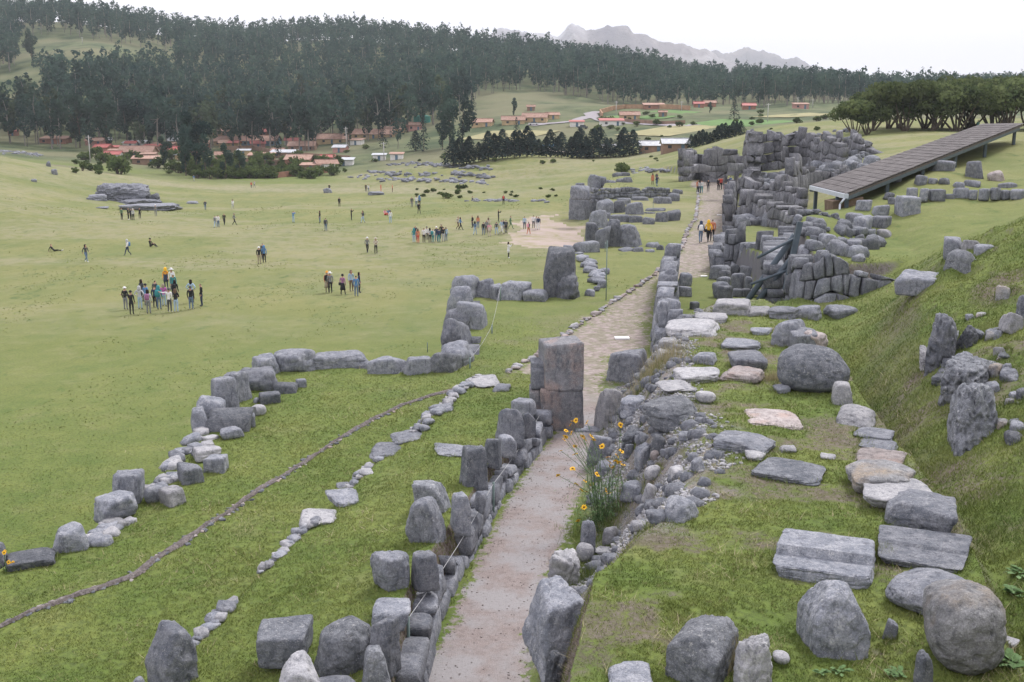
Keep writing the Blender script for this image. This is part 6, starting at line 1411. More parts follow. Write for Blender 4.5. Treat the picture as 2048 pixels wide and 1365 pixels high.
# ================================================================ PEOPLE
import bmesh
def body_mesh(name, J, look=0.0):
    """one continuous skinned figure. J: joint positions (metres, facing -Y, feet at z=0)"""
    vs, es, rad, tagv = [], [], [], []
    def add(p, r, t, par=None):
        vs.append(Vector(p)); rad.append(r); tagv.append(t)
        if par is not None: es.append((par, len(vs) - 1))
        return len(vs) - 1
    pel = add(J['pelvis'], .135, 'leg'); ch = Vector(J['chest']); pv = Vector(J['pelvis'])
    wst = add(pv.lerp(ch, .4), .125, 'top', pel); che = add(ch, .15, 'top', wst); nk = add(ch.lerp(Vector(J['head']), .52), .055, 'skin', che)
    hd = Vector(J['head']); h1 = add(hd, .088, 'skin', nk); up_ = (hd - ch).normalized(); h2 = add(hd + up_ * .10, .082, 'hair', h1)
    fwd = Vector((math.sin(look), -math.cos(look), 0)); nose = add(hd + fwd * .098 + up_ * .015, .016, 'skin', h1)
    for s, k in ((-1, 'l'), (1, 'r')):
        sh_ = add(Vector(J['sh' + k]), .062, 'top', che); el = add(Vector(J['el' + k]), .046, 'top', sh_); wr = add(Vector(J['wr' + k]), .033, 'top', el)
        d = (Vector(J['wr' + k]) - Vector(J['el' + k])).normalized(); q = d.cross(Vector((0, 1, .2))).normalized(); w2 = d.cross(q).normalized()
        pm = add(Vector(J['wr' + k]) + d * .07, .030, 'skin', wr)
        for i in range(4):
            base_ = Vector(J['wr' + k]) + d * .105 + q * (i - 1.5) * .019; L_ = (.055, .068, .064, .048)[i]
            f1 = add(base_, .0095, 'skin', pm); f2 = add(base_ + d * L_ * .6 + w2 * .012, .0085, 'skin', f1); add(base_ + d * L_ * .95 + w2 * .03, .0075, 'skin', f2)
        th1 = add(Vector(J['wr' + k]) + d * .05 + q * -.042, .011, 'skin', wr); add(Vector(J['wr' + k]) + d * .088 + q * -.058 + w2 * .012, .0095, 'skin', th1)
        hp_ = add(Vector(J['hp' + k]), .098, 'leg', pel); kn = add(Vector(J['kn' + k]), .064, 'leg', hp_); an = add(Vector(J['an' + k]), .044, 'leg', kn)
        toe = Vector(J.get('to' + k, Vector(J['an' + k]) + Vector((0, -.17, -.06)))); ml = add(Vector(J['an' + k]).lerp(toe, .25) + Vector((0, 0, -.02)), .042, 'shoe', an); add(toe, .036, 'shoe', ml)
    me = bpy.data.meshes.new(name); me.from_pydata(vs, es, []); o = bpy.data.objects.new('tmp', me); COL.objects.link(o)
    md = o.modifiers.new('skin', 'SKIN'); md.use_smooth_shade = True
    sv = me.skin_vertices[0].data
    for i, r in enumerate(rad): sv[i].radius = (r, r * (.72 if tagv[i] == 'top' and i in (wst, che) else 1))
    sv[0].use_root = True
    o.modifiers.new('sub', 'SUBSURF').levels = 1
    dg = bpy.context.evaluated_depsgraph_get(); ev = o.evaluated_get(dg); m2 = bpy.data.meshes.new_from_object(ev); m2.name = name
    bpy.data.objects.remove(o)
    segs = [(vs[a], vs[b], tagv[b] if tagv[b] != 'top' or tagv[a] != 'leg' else 'top') for a, b in es]
    order = ['skin', 'top', 'leg', 'shoe', 'hair']
    for k in order: m2.materials.append(M['skin'])
    A0 = np.array([s[0] for s in segs]); B0 = np.array([s[1] for s in segs]); E = B0 - A0; ll = (E ** 2).sum(1)
    for p in m2.polygons:
        c = np.array(p.center); t = np.clip(((c - A0) * E).sum(1) / ll, 0, 1); d = ((A0 + E * t[:, None] - c) ** 2).sum(1); p.material_index = order.index(segs[int(np.argmin(d))][2])
        if c[2] > hd.z + .03 + (c[1] - hd.y) * -.6 * 0 and (c - np.array(hd)) @ np.array(fwd) < .055 and (c - np.array(hd)) @ np.array(up_) > -.02 and np.linalg.norm(c - np.array(hd)) < .22: p.material_index = 4
        p.use_smooth = True
    return m2
M['skin'] = plain('skin', (.42, .26, .19), .6, .05)
def pose(kind):
    J = dict(pelvis=(0, 0, .92), chest=(0, 0, 1.34), head=(0, -.02, 1.60), shl=(-.18, 0, 1.42), shr=(.18, 0, 1.42), ell=(-.23, .03, 1.14), elr=(.23, .03, 1.14), wrl=(-.22, -.07, .90), wrr=(.22, -.07, .90),
             hpl=(-.09, 0, .88), hpr=(.09, 0, .88), knl=(-.10, -.02, .49), knr=(.10, -.02, .49), anl=(-.11, .02, .10), anr=(.11, .02, .10))
    if kind == 'walk': J.update(knl=(-.09, -.18, .52), anl=(-.09, -.30, .12), tol=(-.09, -.47, .08), knr=(.09, .03, .50), anr=(.09, .32, .16), tor=(.09, .20, .05), wrl=(-.20, .18, .98), ell=(-.23, .16, 1.16), wrr=(.20, -.28, 1.02), elr=(.23, -.06, 1.14))
    if kind == 'photo': J.update(ell=(-.22, -.20, 1.24), wrl=(-.07, -.36, 1.46), elr=(.22, -.20, 1.24), wrr=(.07, -.36, 1.46))
    if kind == 'point': J.update(elr=(.43, -.05, 1.38), wrr=(.68, -.1, 1.42))
    if kind == 'hold': J.update(ell=(-.25, .0, 1.14), wrl=(-.08, -.26, 1.14), elr=(.25, .0, 1.14), wrr=(.08, -.26, 1.16))
    if kind == 'hips': J.update(ell=(-.36, .08, 1.16), wrl=(-.19, -.06, 1.0), elr=(.36, .08, 1.16), wrr=(.19, -.06, 1.0))
    if kind == 'wide': J.update(knl=(-.15, -.02, .49), anl=(-.22, .02, .10), knr=(.13, -.02, .49), anr=(.17, .02, .10))
    if kind == 'sit': J.update(pelvis=(0, 0, .14), chest=(0, .05, .58), head=(0, 0, .86), shl=(-.18, .04, .66), shr=(.18, .04, .66), ell=(-.26, -.08, .44), elr=(.26, -.08, .44), wrl=(-.12, -.30, .40), wrr=(.12, -.30, .40),
                                hpl=(-.09, -.03, .13), hpr=(.09, -.03, .13), knl=(-.16, -.42, .38), knr=(.16, -.42, .38), anl=(-.10, -.72, .10), anr=(.10, -.72, .10), tol=(-.10, -.88, .10), tor=(.10, -.88, .10))
    if kind == 'recline': J.update(pelvis=(0, 0, .13), chest=(0, .26, .48), head=(0, .30, .76), shl=(-.18, .28, .55), shr=(.18, .28, .55), ell=(-.26, .42, .32), elr=(.26, .42, .32), wrl=(-.26, .48, .08), wrr=(.26, .48, .08),
                                hpl=(-.09, -.04, .12), hpr=(.09, -.04, .12), knl=(-.11, -.48, .20), knr=(.11, -.48, .14), anl=(-.10, -.90, .09), anr=(.10, -.92, .09), tol=(-.10, -.98, .24), tor=(.10, -1.0, .24))
    if kind == 'lean': J.update(chest=(0, -.22, 1.26), head=(0, -.36, 1.48), shl=(-.18, -.2, 1.33), shr=(.18, -.2, 1.33), ell=(-.22, -.30, 1.06), elr=(.22, -.30, 1.06), wrl=(-.12, -.44, .92), wrr=(.12, -.44, .92))
    return J
POSES = {k: body_mesh('person_' + k, pose(k)) for k in ('stand', 'walk', 'photo', 'point', 'hold', 'hips', 'wide', 'sit', 'recline', 'lean')}
COLS = {'black': (.025, .026, .03), 'navy': (.04, .055, .10), 'grey': (.20, .21, .22), 'dark grey': (.075, .08, .09), 'white': (.72, .72, .72), 'pale grey': (.45, .46, .48), 'orange': (.75, .33, .05), 'yellow': (.78, .46, .04),
        'blue': (.10, .22, .42), 'light blue': (.35, .47, .60), 'teal': (.05, .24, .26), 'red': (.55, .08, .06), 'pink': (.72, .35, .42), 'purple': (.30, .14, .26), 'khaki': (.30, .26, .19), 'brown': (.15, .10, .07), 'denim': (.12, .18, .27), 'rust': (.52, .19, .11),
        'magenta': (.45, .12, .38), 'green': (.12, .20, .12), 'beige': (.52, .47, .40), 'hair': (.025, .02, .018), 'skin': (.42, .26, .19)}
CM = {}
def cmat(c):
    if c not in CM: CM[c] = plain(c.replace(' ', '_') + '_cloth', COLS[c], .9, .1, 20)
    return CM[c]
def lathe(prof, k=12, sq=1.0):
    V = [(math.cos(2 * math.pi * j / k) * r, math.sin(2 * math.pi * j / k) * r * sq, z) for r, z in prof for j in range(k)]
    Fc = [(i * k + j, i * k + (j + 1) % k, (i + 1) * k + (j + 1) % k, (i + 1) * k + j) for i in range(len(prof) - 1) for j in range(k)]
    return V, Fc
ACC = {}
def acc(kind, col):
    if (kind, col) in ACC: return ACC[(kind, col)]
    if kind == 'cap': V, Fc = lathe([(.001, .14), (.06, .13), (.10, .08), (.112, .03), (.17, .02), (.10, .025)])
    elif kind == 'hat': V, Fc = lathe([(.001, .17), (.07, .165), (.10, .12), (.108, .05), (.24, .03), (.10, .03)], 14)
    elif kind == 'beanie': V, Fc = lathe([(.001, .17), (.05, .165), (.09, .12), (.115, .05), (.12, .0), (.10, -.01)])
    elif kind == 'hood': V, Fc = lathe([(.001, .16), (.07, .145), (.115, .09), (.13, .0), (.125, -.08), (.15, -.16), (.10, -.17)]); V = [(x, y + .02, z) for x, y, z in V]
    elif kind == 'longhair': V, Fc = lathe([(.001, .13), (.07, .12), (.108, .06), (.115, -.02), (.12, -.12), (.10, -.24), (.04, -.27)]); V = [(x, y * .8 + .035, z) for x, y, z in V]
    elif kind == 'backpack':
        D_, Fq = cube_sphere(4); V = D_ * (((np.abs(D_) ** 6).sum(1)) ** (-1 / 6))[:, None] * np.array([.15, .10, .23]); Fc = Fq
    elif kind == 'skirt': V, Fc = lathe([(.13, .10), (.17, .0), (.21, -.25), (.25, -.50), (.24, -.50)], 14, .8)
    elif kind == 'coat': V, Fc = lathe([(.17, .28), (.175, .1), (.19, -.1), (.215, -.32), (.20, -.32)], 14, .72)
    elif kind == 'bag': V, Fc = boxm(-.12, .12, -.06, .06, -.12, .12)
    me = mesh_np(kind, V, Fc if isinstance(Fc, list) else np.array(Fc), cmat(col), True); ACC[(kind, col)] = me; return me
def person(px, py, ps, face, top, leg, label, extra=(), shoe='dark grey', hair='hair', s=1.0, group=None, cat='person', Y=None):
    g = G(px, py)
    e = thing('person', label, cat, (g[0], g[1], g[2] - (.0 if ps not in ('sit', 'recline') else .02)), group, R(face)); s = s * random.uniform(.96, 1.04); e.scale = (s, s, s)
    b = link('body', POSES[ps], e)
    for i, c in enumerate(['skin', top, leg, shoe, hair]): b.material_slots[i].link = 'OBJECT'; b.material_slots[i].material = cmat(c)
    J = pose(ps); hd = Vector(J['head']); ch = Vector(J['chest']); pv = Vector(J['pelvis'])
    for x in extra:
        k, c = x
        if k in ('cap', 'hat', 'beanie', 'hood', 'longhair'): link(k if k != 'longhair' else 'hair', acc(k, c), e, hd + Vector((0, 0, .02)))
        elif k == 'backpack': link('backpack', acc(k, c), e, ch.lerp(pv, .25) + Vector((0, .21, 0)))
        elif k in ('skirt', 'coat'): link(k, acc(k, c), e, pv)
        elif k == 'bag': link('bag', acc(k, c), e, pv + Vector((.22, .02, 0)))
    return e
random.seed(3)
# face: 0 looks towards the camera, 180 away, 90 to the right, -90 to the left
PEOPLE = [
 # large group on the meadow
 (252, 620, 'stand', 170, 'black', 'grey', 'person in black jacket and white cap at the left end of the large meadow group', (('cap', 'white'),)),
 (264, 630, 'point', 180, 'black', 'black', 'person in black with arm stretched out in front of the large group', (('cap', 'black'),)),
 (281, 619, 'hips', 180, 'pale grey', 'light blue', 'person in pale hooded jacket and light blue jeans in the large group', (('hood', 'pale grey'),)),
 (285, 604, 'stand', 150, 'dark grey', 'dark grey', 'dark-haired person standing behind the pale hooded one', (('longhair', 'hair'),)),
 (298, 628, 'stand', 180, 'pale grey', 'grey', 'person in grey sportswear with a pinkish backpack in the large group', (('backpack', 'purple'), ('longhair', 'hair'))),
 (293, 612, 'stand', 160, 'blue', 'grey', 'person in bright blue jacket behind the pinkish backpack', (('cap', 'black'),)),
 (311, 616, 'stand', 185, 'navy', 'black', 'person in navy jacket and black trousers left of the teal hood', ()),
 (319, 620, 'stand', 180, 'teal', 'denim', 'person with teal hood and dark teal backpack', (('hood', 'teal'), ('backpack', 'teal'))),
 (329, 613, 'stand', 190, 'magenta', 'light blue', 'person in magenta top with long fair hair', (('longhair', 'khaki'),)),
 (333, 578, 'stand', 0, 'orange', 'navy', 'guide in orange and navy jacket with orange hood facing the large group', (('hood', 'yellow'), ('coat', 'navy')), 'dark grey', 'yellow', 1.05),
 (345, 580, 'stand', 10, 'white', 'grey', 'person in white jacket and white hat beside the orange guide', (('hat', 'white'),)),
 (348, 590, 'stand', 20, 'teal', 'black', 'person in green jacket just below the white hat', (('cap', 'pale grey'),)),
 (340, 625, 'point', 175, 'white', 'dark grey', 'person in white sweater with arm over a friend in the large group', (('cap', 'dark grey'),), 'white'),
 (353, 625, 'hold', 180, 'black', 'light blue', 'person in black top and light jeans held by the friend in white', (('longhair', 'brown'),), 'white'),
 (352, 606, 'stand', 170, 'black', 'black', 'tall person in black behind the pair with linked arms', (('longhair', 'hair'), ('backpack', 'black'))),
 (312, 604, 'stand', 165, 'dark grey', 'khaki', 'person in dark grey at the back of the large group', ()),
 (383, 620, 'stand', 185, 'black', 'denim', 'person in black jacket and jeans at the right of the large group', (('cap', 'dark grey'),), 'white'),
 (384, 606, 'hips', 175, 'light blue', 'dark grey', 'person in light blue jacket with hands on hips right of the large group', (('longhair', 'hair'),)),
 (404, 613, 'stand', -60, 'black', 'navy', 'person all in dark clothes alone at the right end of the large group', ()),
 # five
 (655, 586, 'stand', 175, 'rust', 'khaki', 'person in rust-orange jacket and knitted hat with black backpack', (('beanie', 'orange'), ('backpack', 'black'), ('skirt', 'khaki'))),
 (661, 587, 'stand', 200, 'grey', 'black', 'person in grey with white hat beside the rust jacket', (('hat', 'white'),)),
 (686, 590, 'wide', 165, 'purple', 'black', 'person in purple jacket and black skirt', (('skirt', 'black'), ('beanie', 'black'), ('bag', 'black'))),
 (703, 583, 'stand', 30, 'light blue', 'brown', 'person in light blue top and maroon trousers', (('longhair', 'brown'),)),
 (713, 594, 'stand', 180, 'blue', 'denim', 'person in blue jacket and jeans seen from behind', ()),
 (719, 586, 'stand', 90, 'navy', 'black', 'person in navy turned sideways beside the blue jacket', (('longhair', 'hair'),)),
 # singles on the left
 (108, 503, 'recline', 90, 'black', 'black', 'person in black reclining on the grass at the far left', (), 'white'),
 (173, 525, 'walk', 60, 'dark grey', 'denim', 'person in dark top and jeans shading the eyes on the left meadow', (('longhair', 'hair'),), 'white'),
 (256, 512, 'walk', -40, 'white', 'navy', 'walking person in white top and navy trousers', (('hood', 'pale grey'), ('backpack', 'blue'))),
 (301, 494, 'sit', 80, 'black', 'black', 'person in black sitting alone on the grass', (('cap', 'black'),)),
 (519, 529, 'stand', 180, 'black', 'khaki', 'person in black jacket and khaki trousers with white cap', (('cap', 'white'),)),
 (529, 526, 'stand', 185, 'blue', 'black', 'person in blue jacket and black trousers close to the white cap', (('hood', 'blue'),)),
 (526, 520, 'stand', 150, 'dark grey', 'dark grey', 'grey-haired person partly hidden behind the pair', (), 'dark grey', 'grey'),
 (735, 506, 'walk', 20, 'grey', 'black', 'person in camouflage top with white sun hat', (('hat', 'white'),)),
 (752, 508, 'hold', 10, 'beige', 'black', 'person in beige top with pale hat holding a phone', (('hat', 'beige'),)),
 (1017, 517, 'photo', 80, 'white', 'black', 'person in long white coat taking a photo near the bare earth', (('coat', 'white'), ('longhair', 'hair')), 'white'),
 (244, 440, 'stand', 160, 'green', 'black', 'person in dark green at the left of the group by the outcrop', ()),
 (257, 440, 'stand', 90, 'black', 'black', 'person in black beside the pale jacket by the outcrop', (), 'white'),
 (262, 440, 'stand', 150, 'black', 'black', 'second person in black close to the pale jacket by the outcrop', ()),
 (267, 441, 'stand', 170, 'pale grey', 'black', 'person in pale pink jacket by the outcrop', (('hood', 'beige'),)),
 (280, 438, 'point', 190, 'black', 'black', 'person in black pointing to the left by the outcrop', ()),
 (312, 433, 'hold', 10, 'grey', 'grey', 'person in grey with a white cap standing by the rock sheet', (('cap', 'white'),)),
 (411, 421, 'walk', 20, 'navy', 'denim', 'person with open navy jacket walking right of the outcrop', ()),
 (466, 419, 'walk', 0, 'white', 'pale grey', 'person in white walking across the far meadow', (('longhair', 'hair'),)),
 (431, 456, 'walk', 180, 'pale grey', 'light blue', 'person with backpack and light jeans in the walking foursome', (('backpack', 'grey'),)),
 (437, 455, 'point', 160, 'white', 'denim', 'person in white top with arm out in the walking foursome', ()),
 (449, 451, 'walk', 30, 'black', 'black', 'person in black with shorts in the walking foursome', ()),
 (469, 451, 'walk', 90, 'grey', 'black', 'striding person with hat at the right of the walking foursome', (('hat', 'khaki'),)),
 (587, 446, 'photo', 160, 'blue', 'light blue', 'person in blue holding up a phone in the middle of the meadow', ()),
 (640, 446, 'stand', -60, 'black', 'denim', 'long-haired person in black looking left on the meadow', (('longhair', 'hair'),)),
 (652, 463, 'stand', 180, 'dark grey', 'denim', 'person with dark backpack and blue jeans seen from behind', (('backpack', 'dark grey'),)),
 (679, 414, 'stand', 180, 'dark grey', 'black', 'person standing with legs apart on the far meadow', (('backpack', 'black'),)),
 (703, 441, 'photo', 90, 'black', 'black', 'person all in black raising a camera', ()),
 (726, 447, 'walk', -30, 'dark grey', 'light blue', 'long-haired person walking in pale jeans', (('longhair', 'hair'),)),
 (781, 447, 'stand', 180, 'white', 'light blue', 'person in white top and light jeans near the people sitting', (('cap', 'dark grey'),), 'white'),
 (770, 431, 'sit', 40, 'pink', 'red', 'person in pink sitting on the meadow', ()),
 (777, 430, 'sit', 0, 'blue', 'dark grey', 'person in blue sitting beside the pink one', ()),
 (824, 415, 'stand', 0, 'dark grey', 'grey', 'person in grey left of the white jacket at the back of the meadow', ()),
 (833, 414, 'stand', 180, 'white', 'denim', 'person in white jacket at the back of the meadow', ()),
 (839, 413, 'stand', 180, 'blue', 'black', 'person in bright blue jacket and hood at the back of the meadow', (('hood', 'blue'),)),
 (838, 428, 'wide', 180, 'black', 'black', 'person in black with backpack in front of the blue jacket', (('backpack', 'black'),)),
 (732, 384, 'stand', 0, 'black', 'black', 'person in black on the low rise at the far meadow edge', ()),
 (737, 384, 'stand', 20, 'white', 'denim', 'person in white on the low rise at the far meadow edge', ()),
 (762, 384, 'stand', 90, 'red', 'red', 'small figure in red at the far meadow edge', ()),
 (785, 385, 'stand', -90, 'rust', 'brown', 'small figure in brown-red at the far meadow edge', ()),
 (659, 383, 'stand', 0, 'black', 'black', 'person in black behind the brown boulder', ()),
 (503, 377, 'stand', 30, 'red', 'dark grey', 'person in red at the far bare patch', ()),
 (509, 376, 'walk', -20, 'pale grey', 'grey', 'person in pale jacket beside the red one at the far bare patch', ()),
 (388, 363, 'walk', 60, 'blue', 'pale grey', 'tiny figure in blue near the hollow hedge', ()),
 (1007, 410, 'stand', 180, 'navy', 'black', 'person with pink-red backpack at the back right of the meadow', (('backpack', 'red'),)),
 (945, 403, 'sit', 90, 'dark grey', 'pale grey', 'person sitting among the pale stones at the back of the meadow', ()),
 (997, 444, 'photo', 100, 'black', 'black', 'tall person in black taking a photo behind the right crowd', ()),
]
PEOPLE += [
 (828, 486, 'stand', 175, 'teal', 'light blue', 'person in teal jacket at the left of the tight group', (('hood', 'teal'),)), (836, 487, 'stand', 170, 'rust', 'red', 'person in red-brown with pink trousers in the tight group', (('longhair', 'brown'),)),
 (831, 480, 'stand', 10, 'navy', 'denim', 'person in navy behind the teal jacket', ()), (848, 486, 'stand', 170, 'white', 'black', 'person in white top and black shorts in the tight group', ()),
 (854, 481, 'stand', 0, 'white', 'dark grey', 'person in white facing the viewer in the tight group', (('cap', 'dark grey'),)), (860, 486, 'hold', 190, 'pale grey', 'black', 'person in pale grey top in the middle of the tight group', (('longhair', 'hair'),)),
 (866, 486, 'stand', 160, 'white', 'teal', 'person in white vest and dark green trousers', (('backpack', 'teal'),)), (873, 483, 'stand', 10, 'navy', 'denim', 'person in navy with light cap in the tight group', (('cap', 'white'),)),
 (878, 486, 'stand', 180, 'navy', 'teal', 'person in navy jacket and dark teal trousers', (('backpack', 'navy'),)), (883, 478, 'stand', 0, 'black', 'black', 'person in black at the back of the tight group', (('hat', 'khaki'),)),
 (887, 484, 'stand', 170, 'black', 'pale grey', 'person in black top and white trousers at the right of the tight group', ()), (892, 483, 'stand', 180, 'light blue', 'denim', 'person in light blue at the right end of the tight group', (('longhair', 'khaki'),)),
 (916, 460, 'walk', 60, 'beige', 'brown', 'person with beige top walking towards the right crowd', ()), (921, 461, 'walk', 80, 'blue', 'black', 'person in blue top and black leggings striding', (('longhair', 'hair'),)),
 (945, 456, 'stand', -60, 'black', 'dark grey', 'person in black at the left of the right crowd', ()), (950, 471, 'walk', 160, 'denim', 'light blue', 'person in pale jeans with long steps in the right crowd', (('longhair', 'hair'),)),
 (956, 457, 'stand', 170, 'rust', 'denim', 'person in brown-orange jacket in the right crowd', (('longhair', 'brown'),)), (967, 471, 'stand', 180, 'dark grey', 'denim', 'person in dark grey with backpack in the right crowd', (('backpack', 'black'),)),
 (973, 467, 'stand', 20, 'grey', 'dark grey', 'person in grey facing the viewer in the right crowd', ()), (979, 474, 'stand', 180, 'pink', 'beige', 'person in pale pink with bare legs in the right crowd', (('coat', 'beige'), ('longhair', 'khaki'))),
 (977, 462, 'stand', 190, 'beige', 'grey', 'person in beige behind the pale pink one', (('longhair', 'brown'),)), (993, 470, 'wide', 180, 'dark grey', 'light blue', 'person in dark grey with blue trousers right of the pale pink one', ()),
 (1003, 468, 'walk', 60, 'light blue', 'white', 'person in striped light blue and white in the right crowd', ()), (1007, 466, 'walk', 90, 'navy', 'pale grey', 'person in navy jacket in the right crowd', (('backpack', 'black'),)),
 (1012, 468, 'stand', 180, 'black', 'black', 'person in black at the right end of the right crowd', (('backpack', 'dark grey'),)), (1021, 459, 'walk', 100, 'green', 'green', 'person in olive green walking right with long steps', ()),
 (1049, 459, 'stand', 180, 'light blue', 'navy', 'person in light blue at the edge of the bare earth', ()), (1057, 471, 'walk', 150, 'dark grey', 'rust', 'person in orange-red trousers and pale hat near the bare earth', (('hat', 'beige'), ('backpack', 'pink')), 'white'),
 (1067, 457, 'stand', 170, 'white', 'dark grey', 'person in white left of the trio by the bare earth', ()), (1073, 459, 'stand', 180, 'pale grey', 'white', 'person in pale grey in the trio by the bare earth', ()),
 (1077, 460, 'stand', 180, 'navy', 'white', 'person in navy and white in the trio by the bare earth', (('backpack', 'navy'),)),
 # on the stone road and the ruins
 (1401, 487, 'walk', 175, 'navy', 'denim', 'hiker in hooded navy jacket with small white backpack on the stone road', (('hood', 'navy'), ('backpack', 'white'))),
 (1416, 485, 'walk', 185, 'yellow', 'black', 'hiker in yellow hooded jacket and black leggings on the stone road', (('hood', 'yellow'), ('bag', 'black')), 'dark grey', 'yellow'),
 (1424, 483, 'stand', 180, 'rust', 'black', 'person in red jacket half hidden behind the yellow hiker', ()),
 (1395, 386, 'stand', 30, 'rust', 'black', 'person in orange-red at the left of the visitors below the doorway wall', ()), (1399, 387, 'stand', 170, 'pale grey', 'navy', 'person in pale top and navy trousers below the doorway wall', (('longhair', 'hair'),)),
 (1403, 387, 'stand', 180, 'white', 'teal', 'person in white and teal below the doorway wall', ()), (1416, 384, 'stand', 160, 'black', 'dark grey', 'person in black shorts below the doorway wall', ()),
 (1436, 381, 'stand', 20, 'black', 'black', 'person in black left of the stairs doorway', ()), (1441, 380, 'stand', 180, 'red', 'black', 'person in dark red beside the one in black by the doorway', ()),
 (1445, 379, 'stand', 170, 'grey', 'grey', 'person in grey by the doorway', ()), (1451, 391, 'stand', 180, 'pink', 'pink', 'person in a pink coat on the stone road below the doorway', (('coat', 'pink'),)),
 (1457, 378, 'walk', 160, 'navy', 'blue', 'person in blue near the stairs of the doorway', (('backpack', 'navy'),)), (1460, 376, 'stand', 180, 'blue', 'black', 'second person in blue right by the stairs', ()),
 (1305, 370, 'stand', 180, 'rust', 'brown', 'person in long orange-brown coat on the far lawn', (('coat', 'rust'), ('longhair', 'brown'))), (1314, 374, 'walk', 200, 'navy', 'denim', 'person in navy striding on the far lawn', (('cap', 'navy'),)),
 (1313, 368, 'stand', 30, 'dark grey', 'navy', 'person behind the striding one on the far lawn', ()), (1955, 262, 'stand', 170, 'teal', 'light blue', 'fair-haired person in teal and light blue above the shelter roof', (('longhair', 'beige'),)),
 (1636, 292, 'lean', 120, 'white', 'dark grey', 'person in white and red bending on the far ruins', (('backpack', 'red'),)), (1644, 286, 'stand', 100, 'black', 'black', 'person in black beside the bending one on the far ruins', ()),
 (1489, 318, 'stand', 60, 'black', 'black', 'person in black climbing between the far walls', ()), (1503, 320, 'lean', 160, 'purple', 'dark grey', 'person in purple climbing between the far walls', (('backpack', 'purple'),)),
]
for a in PEOPLE:
    k = dict(zip(('extra', 'shoe', 'hair', 's'), a[7:])); person(a[0], a[1], a[2], a[3], a[4], a[5], a[6], group='visitors to the ruins', **k)
# ================================================================ fence of thin wire, markers
M['fencegreen'] = plain('green_painted_steel', (.16, .22, .21), .6, .1); M['wire'] = plain('galvanised_wire', (.42, .43, .44), .5, .1)
def fence(label, posts, hts, zs, wires=1, pw=.055, ww=.007):
    t = thing('wire_fence', label, 'fence', P(*posts[0], zs[0])); tops = []
    for (px, py), h, z in zip(posts, hts, zs):
        b = np.array(P(px, py, z) if z is not None else G(px, py)); tops.append(b + [0, 0, h])
        if 0 <= px <= 2048 and py < 1500: beam('post', tuple(b - [0, 0, .1]), tuple(b + [0, 0, h]), pw, M['fencegreen'], t, True, 8)
    for k in range(wires):
        for a, b in zip(tops[:-1], tops[1:]):
            n_ = 6; pts = [a * (1 - i / n_) + b * i / n_ - np.array([0, 0, .04 + k * .35 + .12 * math.sin(math.pi * i / n_)]) for i in range(n_ + 1)]
            v, f = tube([tuple(p - np.array(t.location)) for p in pts], [ww] * (n_ + 1), 4); link('wire', mesh_np('wire', v, f, M['wire']), t)
    return t
fence('thin wire fence on green posts between the path wall and the gravel path', [(700, 1480), (818, 1328), (987, 1035), (1094, 852)], [.85, .85, .85, .8], [0, 0, 0, 0])
fence('thin wire fence along the grass left of the stone road', [(940, 742), (984, 672), (1001, 602)], [.5, .5, .8], [-.1, -.1, 0], pw=.06)
fence('tall thin wire fence post line on the lawn by the towering slab', [(1212, 602), (1210, 508)], [3.2, .9], [0, 0], 1, .05)
for px, py, h, l in [(855, 705, .6, 'single thin green post behind the outer wall'), (1148, 300 + 90, 0, ''), (1306, 425, 1.0, 'thin stake beside the row of wall stones')]:
    if h: g = G(px, py); t = thing('stake', l, 'stake', g); beam('post', g, (g[0], g[1], g[2] + h), .05, M['fencegreen'], t, True, 6)
M['whitepaint'] = plain('white_painted_plate', (.85, .85, .85), .5, .03)
for px, py, w_, l in [(1244, 678, .62, 'small white rectangular plate lying on the stone road, nearest one'), (1408, 554, .4, 'white plate on the grass edge beyond the road wall'), (1437, 481, .5, 'white plate right of the two hikers'), (1439, 431, .5, 'farther white plate at the right road edge')]:
    g = G(px, py); v, f = boxm(-w_ / 2, w_ / 2, -w_ * .35, w_ * .35, 0, .06); o = link('marker_plate', mesh_np('marker_plate', v, f, M['whitepaint']), None, (g[0], g[1], g[2] + .01)); tag(o, l, 'marker plate', 'white plates on the road', 'thing')

# ================================================================ yellow flowers
M['petal'] = plain('yellow_petal', (.85, .50, .02), .6, .12, 60); M['fcentre'] = plain('brown_flower_centre', (.20, .09, .015), .8, .2, 60); M['stem'] = plain('green_stem', (.10, .16, .07), .7, .2, 20); M['leaf'] = plain('narrow_green_leaf', (.11, .19, .07), .7, .3, 20)
def petals(seed):
    rs = np.random.default_rng(seed); V, Fc = [], []
    for k in range(10):
        a = 2 * math.pi * k / 10 + rs.normal(0, .08); L_ = .052 * rs.uniform(.85, 1.1); w_ = .012; u = np.array([math.cos(a), math.sin(a), 0]); q = np.array([-math.sin(a), math.cos(a), 0]); dz = rs.uniform(-.008, .01); o = len(V)
        V += [tuple(u * .012), tuple(u * L_ * .55 + q * w_ + [0, 0, .004]), tuple(u * L_ + [0, 0, dz]), tuple(u * L_ * .55 - q * w_ + [0, 0, .004])]; Fc.append((o, o + 1, o + 2, o + 3))
    return mesh_np('petals', V, Fc, M['petal'])
PM = [petals(i) for i in range(3)]; D_, Fq = cube_sphere(2); FCm = mesh_np('flower_centre', D_ * np.array([.017, .017, .010]), Fq, M['fcentre'], True)
fb = G(1205, 1050); fl = thing('yellow_flower_plant', 'tall sprawling plant with many yellow daisy flowers on thin stems beside the path', 'flowering plant', fb)
